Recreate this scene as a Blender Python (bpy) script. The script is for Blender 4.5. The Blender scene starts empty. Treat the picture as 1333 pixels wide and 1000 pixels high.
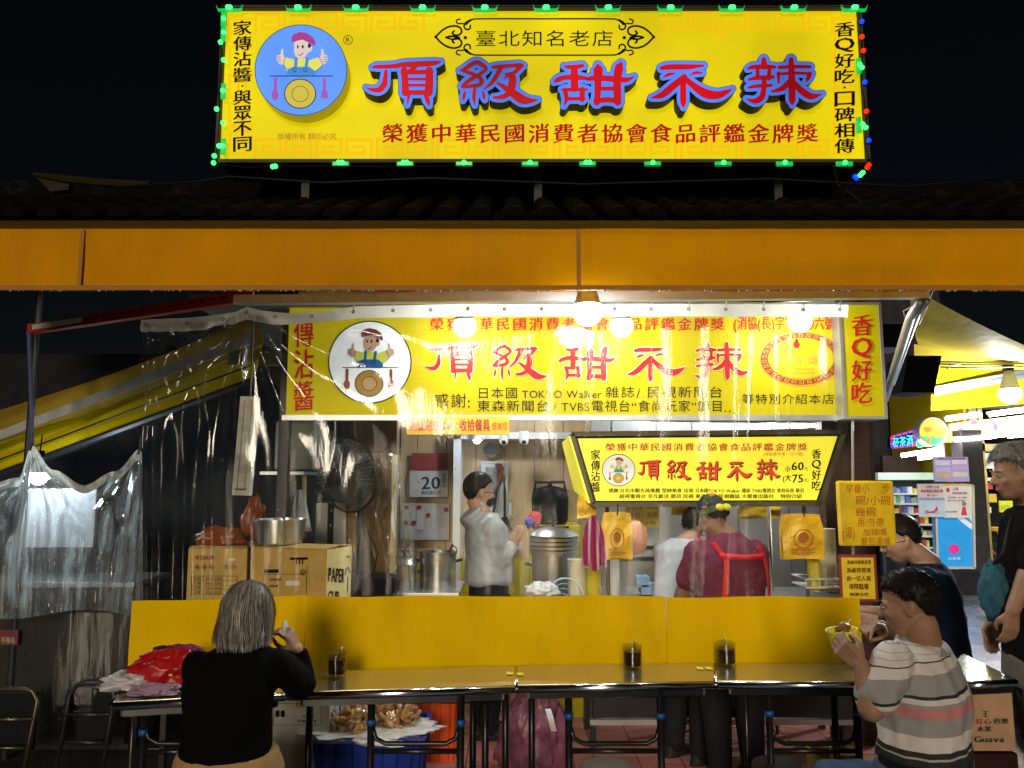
import bpy, bmesh, math, random
from mathutils import Vector, Matrix, noise, Euler
random.seed(7)
R = math.radians
PI = math.pi
scene = bpy.context.scene
COL = scene.collection

# ------------------------------------------------------------------ camera
CAM_Z, PITCH, F = 1.6, R(7.0), 1000.0        # F in photo pixels (photo 1333 x 1000)
cam_d = bpy.data.cameras.new('camera')
cam = bpy.data.objects.new('camera', cam_d)
COL.objects.link(cam)
cam.location = (0, 0, CAM_Z)
cam.rotation_euler = (R(90) + PITCH, 0, 0)
cam_d.sensor_width = 36.0
cam_d.lens = 36.0 * F / 1333.0
cam_d.clip_start = 0.05
cam_d.clip_end = 400
scene.camera = cam
# ------------------------------------------------------------------ night sky and weak street light from behind the camera
w = bpy.data.worlds.new('World'); scene.world = w; w.use_nodes = True
wn = w.node_tree.nodes; wl = w.node_tree.links
sky = wn.new('ShaderNodeTexSky'); sky.sky_type = 'NISHITA'; sky.sun_disc = False
SUN_EL, SUN_AZ = R(14), R(186)
sky.sun_elevation = SUN_EL; sky.sun_rotation = SUN_AZ
wl.new(sky.outputs[0], wn['Background'].inputs[0])
wn['Background'].inputs[1].default_value = 0.0009
sun_d = bpy.data.lights.new('sun', 'SUN'); sun = bpy.data.objects.new('sun', sun_d); COL.objects.link(sun)
sun_d.energy = 1.5; sun_d.angle = R(14); sun_d.color = (1.0, .86, .66)
sun_dir = Vector((math.sin(SUN_AZ) * math.cos(SUN_EL), math.cos(SUN_AZ) * math.cos(SUN_EL), math.sin(SUN_EL)))
sun.rotation_euler = sun_dir.to_track_quat('Z', 'Y').to_euler()
sun.location = sun_dir * 20
scene.view_settings.view_transform = 'Standard'
scene.view_settings.look = 'None'
scene.view_settings.exposure = 0
scene.view_settings.gamma = 1
scene.view_settings.use_curve_mapping = False
scene.render.engine = 'CYCLES'
cy = scene.cycles
cy.use_denoising = True
try:
    cy.denoiser = 'OPENIMAGEDENOISE'; cy.denoising_input_passes = 'RGB_ALBEDO_NORMAL'; cy.denoising_prefilter = 'ACCURATE'
except Exception: pass
cy.max_bounces = 8; cy.diffuse_bounces = 3; cy.glossy_bounces = 4; cy.transmission_bounces = 6
cy.transparent_max_bounces = 24; cy.sample_clamp_indirect = 6; cy.sample_clamp_direct = 0
cy.caustics_reflective = False; cy.caustics_refractive = False
try: cy.use_light_tree = True
except Exception: pass

# ------------------------------------------------------------------ measuring: the ray of a photo pixel met with a plane of the real place
CP, SP = math.cos(PITCH), math.sin(PITCH)
def ray(px, py):
    dx = (px - 666.5) / F; dy = (500 - py) / F
    return Vector((dx, CP - dy * SP, SP + dy * CP))
def at(px, py, Y):
    d = ray(px, py); t = Y / d.y
    return Vector((d.x * t, Y, CAM_Z + d.z * t))
def atz(px, py, z):
    d = ray(px, py); t = (z - CAM_Z) / d.z
    return Vector((d.x * t, d.y * t, z))
def atx(px, py, X):
    d = ray(px, py); t = X / d.x
    return Vector((X, d.y * t, CAM_Z + d.z * t))

# ------------------------------------------------------------------ materials
MATS = {}
def mat(name, col, rough=.6, metal=0., var=.18, vs=9., bump=0., bs=70., emis=None, es=0., spec=.5, alpha=1., trans=0., evar=0., stretch=(1, 1, 1), wear=0.):
    if name in MATS: return MATS[name]
    if spec == .5 and max(col) < .11 and rough > .36 and metal < .35: spec = .10
    m = bpy.data.materials.new(name); m.use_nodes = True; MATS[name] = m
    nt = m.node_tree; n = nt.nodes; l = nt.links; p = n['Principled BSDF']
    tc = n.new('ShaderNodeTexCoord'); mp = n.new('ShaderNodeMapping'); l.new(tc.outputs['Object'], mp.inputs[0])
    mp.inputs['Scale'].default_value = stretch
    nz = n.new('ShaderNodeTexNoise'); nz.inputs['Scale'].default_value = vs; nz.inputs['Detail'].default_value = 6; nz.inputs['Roughness'].default_value = .62
    l.new(mp.outputs[0], nz.inputs['Vector'])
    mr = n.new('ShaderNodeMapRange'); mr.inputs[1].default_value = .25; mr.inputs[2].default_value = .75
    mr.inputs[3].default_value = 1 - var; mr.inputs[4].default_value = 1 + var
    l.new(nz.outputs[0], mr.inputs[0])
    mx = n.new('ShaderNodeMix'); mx.data_type = 'RGBA'; mx.blend_type = 'MULTIPLY'; mx.inputs[0].default_value = 1
    mx.inputs[6].default_value = (*col, 1); l.new(mr.outputs[0], mx.inputs[7])
    last = mx.outputs[2]
    if wear > 0:
        n2 = n.new('ShaderNodeTexNoise'); n2.inputs['Scale'].default_value = vs * .45; n2.inputs['Detail'].default_value = 9; n2.inputs['Roughness'].default_value = .7
        l.new(mp.outputs[0], n2.inputs['Vector'])
        cr = n.new('ShaderNodeMapRange'); cr.inputs[1].default_value = .55; cr.inputs[2].default_value = .68; cr.inputs[3].default_value = 0; cr.inputs[4].default_value = wear
        l.new(n2.outputs[0], cr.inputs[0])
        m2 = n.new('ShaderNodeMix'); m2.data_type = 'RGBA'; l.new(cr.outputs[0], m2.inputs[0]); l.new(last, m2.inputs[6]); m2.inputs[7].default_value = (.05, .04, .03, 1)
        last = m2.outputs[2]
    l.new(last, p.inputs['Base Color'])
    rr = n.new('ShaderNodeMapRange'); rr.inputs[3].default_value = max(.02, rough - .08); rr.inputs[4].default_value = min(1, rough + .1)
    l.new(nz.outputs[0], rr.inputs[0]); l.new(rr.outputs[0], p.inputs['Roughness'])
    p.inputs['Metallic'].default_value = metal
    p.inputs['Specular IOR Level'].default_value = spec
    p.inputs['Alpha'].default_value = alpha
    p.inputs['Transmission Weight'].default_value = trans
    if bump > 0:
        b = n.new('ShaderNodeBump'); nb = n.new('ShaderNodeTexNoise'); nb.inputs['Scale'].default_value = bs; nb.inputs['Detail'].default_value = 5
        l.new(mp.outputs[0], nb.inputs['Vector']); l.new(nb.outputs[0], b.inputs['Height']); b.inputs['Strength'].default_value = bump; b.inputs['Distance'].default_value = .01
        l.new(b.outputs[0], p.inputs['Normal'])
    if emis is not None:
        p.inputs['Emission Color'].default_value = (*emis, 1); p.inputs['Emission Strength'].default_value = es
        if evar > 0:
            e2 = n.new('ShaderNodeTexNoise'); e2.inputs['Scale'].default_value = 1.6; e2.inputs['Detail'].default_value = 2
            l.new(tc.outputs['Object'], e2.inputs['Vector'])
            er = n.new('ShaderNodeMapRange'); er.inputs[1].default_value = .3; er.inputs[2].default_value = .7
            er.inputs[3].default_value = es * (1 - evar); er.inputs[4].default_value = es * (1 + evar)
            l.new(e2.outputs[0], er.inputs[0]); l.new(er.outputs[0], p.inputs['Emission Strength'])
    return m
def cloth_sheet(name, col, transl=.4, bump=.3, var=.12, rough=.5, wear=0.):
    """vinyl or canvas that lets part of the light through"""
    if name in MATS: return MATS[name]
    m = mat(name, col, rough=rough, var=var, vs=5, bump=bump, bs=18, stretch=(1, 1, .35), wear=wear, spec=.04)
    nt = m.node_tree; n = nt.nodes; l = nt.links
    p = n['Principled BSDF']; out = n['Material Output']
    tr = n.new('ShaderNodeBsdfTranslucent'); src = p.inputs['Base Color'].links[0].from_socket
    l.new(src, tr.inputs[0])
    mx = n.new('ShaderNodeMixShader'); mx.inputs[0].default_value = transl
    l.new(p.outputs[0], mx.inputs[1]); l.new(tr.outputs[0], mx.inputs[2]); l.new(mx.outputs[0], out.inputs[0])
    return m
def schlick(n, l, gloss=1., normal=None):
    lw = n.new('ShaderNodeLayerWeight'); lw.inputs['Blend'].default_value = .5
    if normal is not None: l.new(normal, lw.inputs['Normal'])
    pw = n.new('ShaderNodeMath'); pw.operation = 'POWER'; pw.inputs[1].default_value = 4.2; l.new(lw.outputs['Facing'], pw.inputs[0])
    fm = n.new('ShaderNodeMath'); fm.operation = 'MULTIPLY_ADD'; fm.inputs[1].default_value = .75 * gloss; fm.inputs[2].default_value = .055 * gloss; fm.use_clamp = True
    l.new(pw.outputs[0], fm.inputs[0]); return fm
def clear_vinyl(name, haze=.05, gloss=1.0, bump=.5, tint=(.97, .98, .96)):
    if name in MATS: return MATS[name]
    m = bpy.data.materials.new(name); m.use_nodes = True; MATS[name] = m
    nt = m.node_tree; n = nt.nodes; l = nt.links; n.remove(n['Principled BSDF']); out = n['Material Output']
    tc = n.new('ShaderNodeTexCoord'); mp = n.new('ShaderNodeMapping'); mp.inputs['Scale'].default_value = (7, 7, 1.1)
    l.new(tc.outputs['Object'], mp.inputs[0])
    nz = n.new('ShaderNodeTexNoise'); nz.inputs['Scale'].default_value = 1.6; nz.inputs['Detail'].default_value = 7; nz.inputs['Distortion'].default_value = .8
    l.new(mp.outputs[0], nz.inputs['Vector'])
    bp = n.new('ShaderNodeBump'); bp.inputs['Strength'].default_value = bump; bp.inputs['Distance'].default_value = .022; l.new(nz.outputs[0], bp.inputs['Height'])
    tr = n.new('ShaderNodeBsdfTransparent'); tr.inputs[0].default_value = (*tint, 1)
    gl = n.new('ShaderNodeBsdfGlossy'); gl.inputs['Roughness'].default_value = .09; l.new(bp.outputs[0], gl.inputs['Normal'])
    fm = schlick(n, l, gloss, bp.outputs[0])
    m1 = n.new('ShaderNodeMixShader'); l.new(fm.outputs[0], m1.inputs[0]); l.new(tr.outputs[0], m1.inputs[1]); l.new(gl.outputs[0], m1.inputs[2])
    # dull film: dust, dried splashes and scuffs
    df = n.new('ShaderNodeBsdfDiffuse'); df.inputs[0].default_value = (.75, .75, .7, 1)
    tl = n.new('ShaderNodeBsdfTranslucent'); tl.inputs[0].default_value = (.75, .75, .7, 1)
    ds = n.new('ShaderNodeMixShader'); ds.inputs[0].default_value = .82; l.new(df.outputs[0], ds.inputs[1]); l.new(tl.outputs[0], ds.inputs[2])
    n3 = n.new('ShaderNodeTexNoise'); n3.inputs['Scale'].default_value = 3; n3.inputs['Detail'].default_value = 9; n3.inputs['Roughness'].default_value = .7
    mp3 = n.new('ShaderNodeMapping'); mp3.inputs['Scale'].default_value = (3.2, 3.2, .55); l.new(tc.outputs['Object'], mp3.inputs[0]); l.new(mp3.outputs[0], n3.inputs['Vector'])
    hr = n.new('ShaderNodeMapRange'); hr.inputs[1].default_value = .45; hr.inputs[2].default_value = .8; hr.inputs[3].default_value = haze * .35; hr.inputs[4].default_value = haze * 3.2
    l.new(n3.outputs[0], hr.inputs[0])
    # drips: small bright specks
    vo = n.new('ShaderNodeTexVoronoi'); vo.inputs['Scale'].default_value = 9; mpv = n.new('ShaderNodeMapping'); mpv.inputs['Scale'].default_value = (2.5, 2.5, 1.2)
    l.new(tc.outputs['Object'], mpv.inputs[0]); l.new(mpv.outputs[0], vo.inputs['Vector'])
    vr = n.new('ShaderNodeMapRange'); vr.inputs[1].default_value = .05; vr.inputs[2].default_value = .09; vr.inputs[3].default_value = .3; vr.inputs[4].default_value = 0
    l.new(vo.outputs['Distance'], vr.inputs[0])
    ad = n.new('ShaderNodeMath'); ad.operation = 'ADD'; ad.use_clamp = True; l.new(hr.outputs[0], ad.inputs[0]); l.new(vr.outputs[0], ad.inputs[1])
    m2 = n.new('ShaderNodeMixShader'); l.new(ad.outputs[0], m2.inputs[0]); l.new(m1.outputs[0], m2.inputs[1]); l.new(ds.outputs[0], m2.inputs[2])
    l.new(m2.outputs[0], out.inputs[0])
    return m
def emit(name, col, s, var=0.):
    return mat(name, tuple(min(.8, c * .6) for c in col), rough=.5, emis=col, es=s, evar=var, var=.03)

# ------------------------------------------------------------------ objects
def tag(o, label, cat, group=None, kind=None):
    if label: o['label'] = label
    if cat: o['category'] = cat
    if group: o['group'] = group
    if kind: o['kind'] = kind
    return o
def thing(name, label, cat, loc=(0, 0, 0), rz=0., group=None):
    o = bpy.data.objects.new(name, None); COL.objects.link(o)
    o.location = loc; o.rotation_euler = (0, 0, rz); o.empty_display_size = .1
    return tag(o, label, cat, group)
def link(name, me, parent=None, local=False):
    o = bpy.data.objects.new(name, me); COL.objects.link(o)
    if parent is not None:
        o.parent = parent
        if not local:
            r = parent
            while r.parent is not None: r = r.parent
            o.matrix_parent_inverse = (Matrix.Translation(r.location) @ r.rotation_euler.to_matrix().to_4x4()).inverted() if parent is r else Matrix.Identity(4)
            pass
    return o
def copy_tree(o, parent=None):
    c = o.copy(); COL.objects.link(c); c.parent = parent
    if parent is not None: c.matrix_parent_inverse = o.matrix_parent_inverse.copy()
    for ch in list(o.children): copy_tree(ch, c)
    return c

class MB:
    def __init__(s): s.v = []; s.f = []; s.m = []; s.mi = 0
    def add(s, vs, fs):
        b = len(s.v); s.v += [tuple(v) for v in vs]; s.f += [tuple(i + b for i in f) for f in fs]; s.m += [s.mi] * len(fs); return s
    def box(s, c, d, rz=0., rx=0., ry=0., bev=0.):
        M = Matrix.Translation(c) @ Euler((rx, ry, rz)).to_matrix().to_4x4()
        x, y, z = d[0] / 2, d[1] / 2, d[2] / 2
        if bev <= 0:
            vs = [M @ Vector(p) for p in ((-x, -y, -z), (x, -y, -z), (x, y, -z), (-x, y, -z), (-x, -y, z), (x, -y, z), (x, y, z), (-x, y, z))]
            return s.add(vs, [(0, 3, 2, 1), (4, 5, 6, 7), (0, 1, 5, 4), (1, 2, 6, 5), (2, 3, 7, 6), (3, 0, 4, 7)])
        bm = bmesh.new(); bmesh.ops.create_cube(bm, size=1)
        for v in bm.verts: v.co = Vector((v.co.x * d[0], v.co.y * d[1], v.co.z * d[2]))
        bmesh.ops.bevel(bm, geom=bm.edges[:], offset=bev, segments=2, profile=.6, affect='EDGES')
        bm.verts.index_update()
        s.add([M @ v.co for v in bm.verts], [[v.index for v in f.verts] for f in bm.faces]); bm.free(); return s
    def bar(s, a, b, w, h=None, up=(0, 0, 1)):
        a = Vector(a); b = Vector(b); h = h or w; d = (b - a); L = d.length; d.normalize()
        u = Vector(up); sx = d.cross(u)
        if sx.length < 1e-4: sx = d.cross(Vector((0, 1, 0)))
        sx.normalize(); u = sx.cross(d)
        vs = []
        for p in (a, b):
            for i, j in ((-1, -1), (1, -1), (1, 1), (-1, 1)): vs.append(p + sx * w / 2 * i + u * h / 2 * j)
        return s.add(vs, [(3, 2, 1, 0), (4, 5, 6, 7), (0, 1, 5, 4), (1, 2, 6, 5), (2, 3, 7, 6), (3, 0, 4, 7)])
    def tube(s, pts, r, n=8, cap=True):
        pts = [Vector(p) for p in pts]; rs = r if isinstance(r, (list, tuple)) else [r] * len(pts)
        b = len(s.v); prev = None; vs = []; fs = []
        for i, p in enumerate(pts):
            t = (pts[min(i + 1, len(pts) - 1)] - pts[max(i - 1, 0)]).normalized()
            if prev is None:
                u = t.cross(Vector((0, 0, 1)));
                if u.length < 1e-3: u = t.cross(Vector((0, 1, 0)))
            else: u = prev - t * prev.dot(t)
            u.normalize(); prev = u; v = t.cross(u)
            for k in range(n):
                a = 2 * PI * k / n; vs.append(p + (u * math.cos(a) + v * math.sin(a)) * rs[i])
        for i in range(len(pts) - 1):
            for k in range(n):
                fs.append((i * n + k, i * n + (k + 1) % n, (i + 1) * n + (k + 1) % n, (i + 1) * n + k))
        if cap: fs.append(tuple(range(n))[::-1]); fs.append(tuple((len(pts) - 1) * n + k for k in range(n)))
        return s.add(vs, fs)
    def lathe(s, prof, c=(0, 0, 0), n=24, M=None, sx=1., sy=1.):
        vs = []; fs = []; c = Vector(c)
        for (r, z) in prof:
            for k in range(n):
                a = 2 * PI * k / n; p = Vector((r * math.cos(a) * sx, r * math.sin(a) * sy, z))
                vs.append((M @ p if M else p) + c)
        for i in range(len(prof) - 1):
            for k in range(n): fs.append((i * n + k, i * n + (k + 1) % n, (i + 1) * n + (k + 1) % n, (i + 1) * n + k))
        return s.add(vs, fs)
    def sphere(s, c, r, n=12, sc=(1, 1, 1), M=None):
        prof = [(max(1e-4, math.sin(PI * i / n)) * 1., -math.cos(PI * i / n)) for i in range(n + 1)]
        MM = (M or Matrix.Identity(4)).to_3x3() @ Matrix.Diagonal(Vector(sc) * r)
        return s.lathe(prof, c, n * 2, MM)
    def grid(s, fn, nu, nv):
        vs = [fn(i / nu, j / nv) for j in range(nv + 1) for i in range(nu + 1)]
        fs = [(j * (nu + 1) + i, j * (nu + 1) + i + 1, (j + 1) * (nu + 1) + i + 1, (j + 1) * (nu + 1) + i) for j in range(nv) for i in range(nu)]
        return s.add(vs, fs)
    def poly(s, pts): return s.add(pts, [tuple(range(len(pts)))])
    def prism(s, pts, ext):
        n = len(pts); e = Vector(ext); vs = [Vector(p) for p in pts] + [Vector(p) + e for p in pts]
        return s.add(vs, [tuple(range(n))[::-1], tuple(range(n, 2 * n))] + [(i, (i + 1) % n, (i + 1) % n + n, i + n) for i in range(n)])
    def mesh(s, name, mats, smooth=False, merge=False):
        me = bpy.data.meshes.new(name); me.from_pydata(s.v, [], s.f)
        if not isinstance(mats, (list, tuple)): mats = [mats]
        for m in mats: me.materials.append(m)
        if len(mats) > 1: me.polygons.foreach_set('material_index', s.m)
        me.validate()
        if smooth is True: me.polygons.foreach_set('use_smooth', [True] * len(me.polygons))
        me.update()
        if smooth == 'auto':
            me.polygons.foreach_set('use_smooth', [True] * len(me.polygons)); me.set_sharp_from_angle(angle=R(35))
        return me
    def build(s, name, mats, parent=None, smooth=False, local=False):
        return link(name, s.mesh(name, mats, smooth), parent, local)
def box_px(mb, x0, y0, x1, y1, Y, depth, fz=0, **k):
    """box whose front face fills a photo rectangle on the plane y = Y"""
    a = at(x0, y1, Y); b = at(x1, y0, Y)
    return mb.box(((a.x + b.x) / 2, Y + depth / 2, (a.z + b.z) / 2), (b.x - a.x, depth, b.z - a.z), **k)
# ------------------------------------------------------------------ lettering: glyph cache (built-in font), boxes in board coordinates
TEXTS = dict(
 topline='榮獲中華民國消費者協會食品評鑑金牌獎', left='家傳沾醬．與眾不同', right='香Q好吃．口碑相傳', frame='臺北知名老店', copy='版權所有 翻印必究')
ALLCH = set('榮獲中華民國消費者協會食品評鑑金牌獎家傳沾醬．與眾不同香Q好吃．口碑相傳臺北知名老店版權所有翻印必究'
 '(消協(長)字第一○六號)感謝:日本國TOKYO Walker雜誌/民視新聞台東森新聞台TVBS電視台“食尚玩家”節目…等特別介紹本店®'
 '用餐完畢請幫忙收拾餐具感謝您小60元大75台北市觀光局推薦型帥美食超非凡鮮活都會出版社‧0123456789PAPER CUP45168SIZE RTAY Guava水果王紅心芭樂水果'
 '內外帶碗幾加辣嗎要包湯步早餐大碗小碗內用/外帶為維持環境清潔請先排隊由一位人員點餐謝謝合作刮刮樂專賣店菸茶酒檳榔券頂級甜不辣'
 '農民曆月日星期五公告貨架限時優惠活動好禮大方送最新即日起買一送一')
GC = {}
def build_glyphs():
    tmp = []
    for wt, off in (('R', .0),):
        for ch in sorted(ALLCH):
            if ch == ' ': continue
            c = bpy.data.curves.new('glyph', 'FONT'); c.body = ch; c.size = 1; c.resolution_u = 2; c.offset = off
            o = bpy.data.objects.new('glyph', c); COL.objects.link(o); tmp.append((wt, ch, o))
    dg = bpy.context.evaluated_depsgraph_get()
    for wt, ch, o in tmp:
        me = bpy.data.meshes.new_from_object(o.evaluated_get(dg))
        vs = [(v.co.x, v.co.y) for v in me.vertices]; fs = [tuple(p.vertices) for p in me.polygons]
        GC[wt, ch] = (vs, fs); bpy.data.meshes.remove(me)
    for ch in ALLCH:
        if ch != ' ': GC['B', ch] = GC['R', ch]
    for wt, ch, o in tmp:
        c = o.data; bpy.data.objects.remove(o); bpy.data.curves.remove(c)
build_glyphs()
def is_cjk(ch): return ord(ch) > 0x2e80 and ch not in '．'
def glyph_cells(text, wt='B'):
    """list of (char, x0, width, is_cjk) laid out in em units"""
    x = 0; out = []
    for ch in text:
        if ch == ' ': x += .3; continue
        vs = GC[wt, ch][0]
        if is_cjk(ch): out.append((ch, x, 0)); x += 1.0
        else:
            a = min(v[0] for v in vs); b = max(v[0] for v in vs); out.append((ch, x - a + .04, 0)); x += b - a + .1
    return out, x
BOLD = ((0, 0, 0), (.026, .008, .0003), (-.024, -.01, .0006))
def text_px(mb, fmap, x0, y0, x1, y1, text, wt='B', slant=.07, vertical=False, gap=0., jit=0., d=.002):
    """lay text into the photo rectangle x0..x1, y0..y1 of a board; fmap(px, py, d) gives the point d in front of it"""
    if vertical:
        chars = [c for c in text if c != ' ']; hs = [.45 if c in '．‧·.' else 1. for c in chars]; tot = sum(hs); y = y0
        for ch, h in zip(chars, hs):
            ch_h = (y1 - y0) * h / tot
            if h < 1: mb.mi = mb.mi; cx = (x0 + x1) / 2; cyy = y + ch_h / 2; r = (x1 - x0) * .06; mb.poly([fmap(cx + r * math.cos(a * .785), cyy + r * math.sin(a * .785), d) for a in range(8)][::-1])
            else: glyph_px(mb, fmap, ch, x0, y + ch_h * .04, x1, y + ch_h * .96, wt, slant, d)
            y += ch_h
        return
    cells, W = glyph_cells(text, wt); sx = (x1 - x0) / W
    for ch, gx, _ in cells:
        vs, fs = GC[wt, ch]; ph = (y1 - y0)
        jy = random.uniform(-jit, jit) * ph; jr = random.uniform(-jit, jit) * 2
        if is_cjk(ch):
            k = 1 - gap; ox = gx + gap / 2
            g = lambda v, ex, ey, e: fmap(x0 + sx * (ox + (v[0] + ex) * k), y1 - ph * ((v[1] + ey + .12) / 1.0 * k + gap / 2 + slant * (v[0] - .5) + jr * (v[0] - .5)) + jy, d + e)
        else:
            g = lambda v, ex, ey, e: fmap(x0 + sx * (gx + v[0] + ex), y1 - ph * (v[1] + ey + .06) + jy, d + e)
        for ex, ey, e in (BOLD if wt == 'B' else BOLD[:1]): mb.add([g(v, ex, ey, e) for v in vs], fs)
def glyph_px(mb, fmap, ch, x0, y0, x1, y1, wt='B', slant=.07, d=.002):
    vs, fs = GC[wt, ch]
    xa = min(v[0] for v in vs); xb = max(v[0] for v in vs); ya = min(v[1] for v in vs); yb = max(v[1] for v in vs)
    kx = (x1 - x0) / max(xb - xa, .5); ky = (y1 - y0) / max(yb - ya, .62)
    cx = (x0 + x1) / 2; cy_ = (y0 + y1) / 2
    for ex, ey, e in (BOLD if wt == 'B' else BOLD[:1]):
        mb.add([fmap(cx + (v[0] + ex - (xa + xb) / 2) * kx, cy_ - (v[1] + ey - (ya + yb) / 2) * ky - slant * (v[0] - .5) * ky, d + e) for v in vs], fs)

# ------------------------------------------------------------------ the five clerical-script characters, stroke by stroke (x, y, width)
HERO = [
 (5.554, 470, 60, [
  [(84,155,12),(110,150,28),(190,148,30),(268,143,34)], [(262,140,30),(330,133,40),(480,128,42),(545,120,30),(578,112,8)],
  [(180,182,26),(174,240,36),(165,280,46),(130,316,42),(75,315,24),(36,300,6)], [(395,145,34),(372,165,34),(350,182,26)],
  [(312,178,52),(318,260,50),(322,335,58)], [(494,176,54),(494,260,58),(488,335,62)],
  [(300,188,34),(400,190,34),(508,186,34)], [(318,239,22),(490,239,22)], [(318,283,22),(490,283,22)], [(310,336,36),(500,336,36)],
  [(346,345,26),(340,390,16),(332,428,4)], [(466,352,30),(482,395,34),(492,432,8)]]),
 (5.554, 470, 60, [
  [(712,178,10),(745,168,28),(800,132,34),(840,118,34),(880,140,34),(905,166,24),(870,195,26),(815,228,30),(760,265,30),(730,292,22)],
  [(735,178,24),(790,196,26),(850,222,30),(872,255,34),(850,282,30),(790,290,28),(735,298,20)],
  [(752,335,18),(743,368,24),(737,394,6)], [(822,305,20),(816,370,28),(822,428,6)], [(880,328,10),(888,358,24),(894,388,8)],
  [(948,152,18),(985,150,30),(1080,142,28),(1150,140,34),(1172,142,18)], [(1010,155,34),(985,205,34),(945,265,28),(888,312,8)],
  [(1152,150,30),(1110,190,30),(1070,212,24),(1032,236,10)], [(1050,206,26),(1092,215,50),(1092,280,60),(1075,335,44),(1020,368,34),(958,372,18)],
  [(985,265,14),(1040,300,38),(1110,350,62),(1170,388,64),(1230,395,36),(1280,386,6)]]),
 (6.665, 700, 60, [
  [(228,172,10),(262,182,34),(330,180,38),(388,172,34),(402,176,14)], [(316,190,62),(318,270,66),(320,365,70)],
  [(142,312,16),(175,293,44),(240,272,44),(330,272,48),(425,280,30)],
  [(210,378,20),(300,378,34),(430,376,20)], [(236,380,44),(250,450,40),(240,490,24),(226,522,6)], [(386,378,50),(384,462,48)], [(250,458,32),(400,456,34)],
  [(430,290,28),(470,280,46),(560,278,52),(700,290,52),(780,292,40),(838,262,8)],
  [(522,172,36),(524,200,84),(522,300,66),(520,400,58),(512,490,56)], [(722,156,38),(706,190,76),(690,280,70),(690,400,70),(694,486,62)],
  [(530,370,36),(690,370,36)], [(500,480,44),(600,466,48),(705,480,46)]]),
 (5.127, 830, 60, [
  [(160,148,26),(210,140,36),(350,138,34),(440,130,14)], [(172,206,8),(208,190,24),(248,182,8)], [(345,194,4),(388,178,22),(432,180,10)],
  [(312,205,40),(240,265,48),(165,325,44),(92,346,10)], [(305,210,36),(304,300,42),(305,375,40),(306,412,6)],
  [(312,210,34),(370,262,44),(450,315,62),(530,328,54),(590,308,34),(634,284,4)]]),
 (5.127, 830, 60, [
  [(842,92,34),(846,135,46)], [(735,152,14),(770,140,28),(850,138,32),(915,140,24)],
  [(800,150,26),(802,215,28)], [(880,150,28),(876,215,30)], [(742,224,18),(800,212,30),(905,206,24)], [(738,278,14),(790,268,26),(892,262,22)],
  [(846,215,34),(842,290,36),(825,345,42),(780,368,36),(726,352,8)],
  [(945,142,24),(1040,138,26),(1150,138,22)], [(1024,90,34),(1028,180,46),(1030,300,48),(1032,365,44),(1033,394,6)],
  [(940,180,26),(942,245,16)], [(935,188,18),(1040,180,22),(1160,184,18)], [(1148,186,32),(1138,215,30),(1122,238,8)],
  [(1020,225,30),(970,280,38),(895,304,14)], [(1036,235,34),(1090,295,46),(1160,336,44),(1234,318,6)]]),
]
def smooth_line(pts, k=5):
    P = [Vector(p) for p in pts]; out = []
    if len(P) == 2: return [P[0].lerp(P[1], i / k) for i in range(k + 1)]
    for i in range(len(P) - 1):
        p0 = P[max(i - 1, 0)]; p1 = P[i]; p2 = P[i + 1]; p3 = P[min(i + 2, len(P) - 1)]
        for j in range(k):
            t = j / k
            out.append(.5 * ((2 * p1) + (p2 - p0) * t + (2 * p0 - 5 * p1 + 4 * p2 - p3) * t * t + (3 * p1 - p0 - 3 * p2 + p3) * t ** 3))
    out.append(P[-1]); return out
def stroke_loop(pts, grow=0.):
    """closed outline of a brush stroke with round ends: returns (left side, right side) in pixels"""
    S = smooth_line(pts); L = []; Rr = []; n = len(S)
    def nrm(i):
        a = S[max(i - 1, 0)]; b = S[min(i + 1, n - 1)]; d = Vector((b.x - a.x, b.y - a.y)); d.normalize(); return d
    d0 = nrm(0); r0 = S[0].z / 2 + grow
    for a in (.15, .35, .65):
        r = r0 * math.sin(a * PI / 2 + .0) ; o = r0 * math.cos(a * PI / 2)
        c = Vector((S[0].x, S[0].y)) - d0 * o; q = Vector((-d0.y, d0.x)) * r; L.append(c + q); Rr.append(c - q)
    for i in range(n):
        d = nrm(i); q = Vector((-d.y, d.x)) * (max(S[i].z, 1) / 2 + grow); c = Vector((S[i].x, S[i].y)); L.append(c + q); Rr.append(c - q)
    d0 = nrm(n - 1); r0 = S[-1].z / 2 + grow
    for a in (.65, .35, .15):
        r = r0 * math.sin(a * PI / 2); o = r0 * math.cos(a * PI / 2)
        c = Vector((S[-1].x, S[-1].y)) + d0 * o; q = Vector((-d0.y, d0.x)) * r; L.append(c + q); Rr.append(c - q)
    return L, Rr
def hero_char(mb, k, fmap, T, grow_px=0., d=0., thick=0., side_mi=None, eps=.00025):
    """character k drawn through T (photo px of the top sign -> px on this board)"""
    sc, ox, oy, strokes = HERO[k]
    for si, st in enumerate(strokes):
        L, Rr = stroke_loop(st, grow_px * sc)
        toP = lambda q: T(q.x / sc + ox, q.y / sc + oy)
        dd = d + eps * si; n = len(L)
        A = [fmap(*toP(q), dd) for q in L]; B = [fmap(*toP(q), dd) for q in Rr]
        fs = [(i, i + 1, n + i + 1, n + i) for i in range(n - 1)]
        mb.add(A + B, fs)
        if thick > 0:
            loopf = [fmap(*toP(q), dd - .0005) for q in L + Rr[::-1]]; loopb = [p + Vector((0, thick, 0)) for p in loopf]; m = len(loopf)
            keep = mb.mi
            if side_mi is not None: mb.mi = side_mi
            mb.add(loopf + loopb, [(i, (i + 1) % m, m + (i + 1) % m, m + i) for i in range(m)])
            mb.mi = keep
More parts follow.
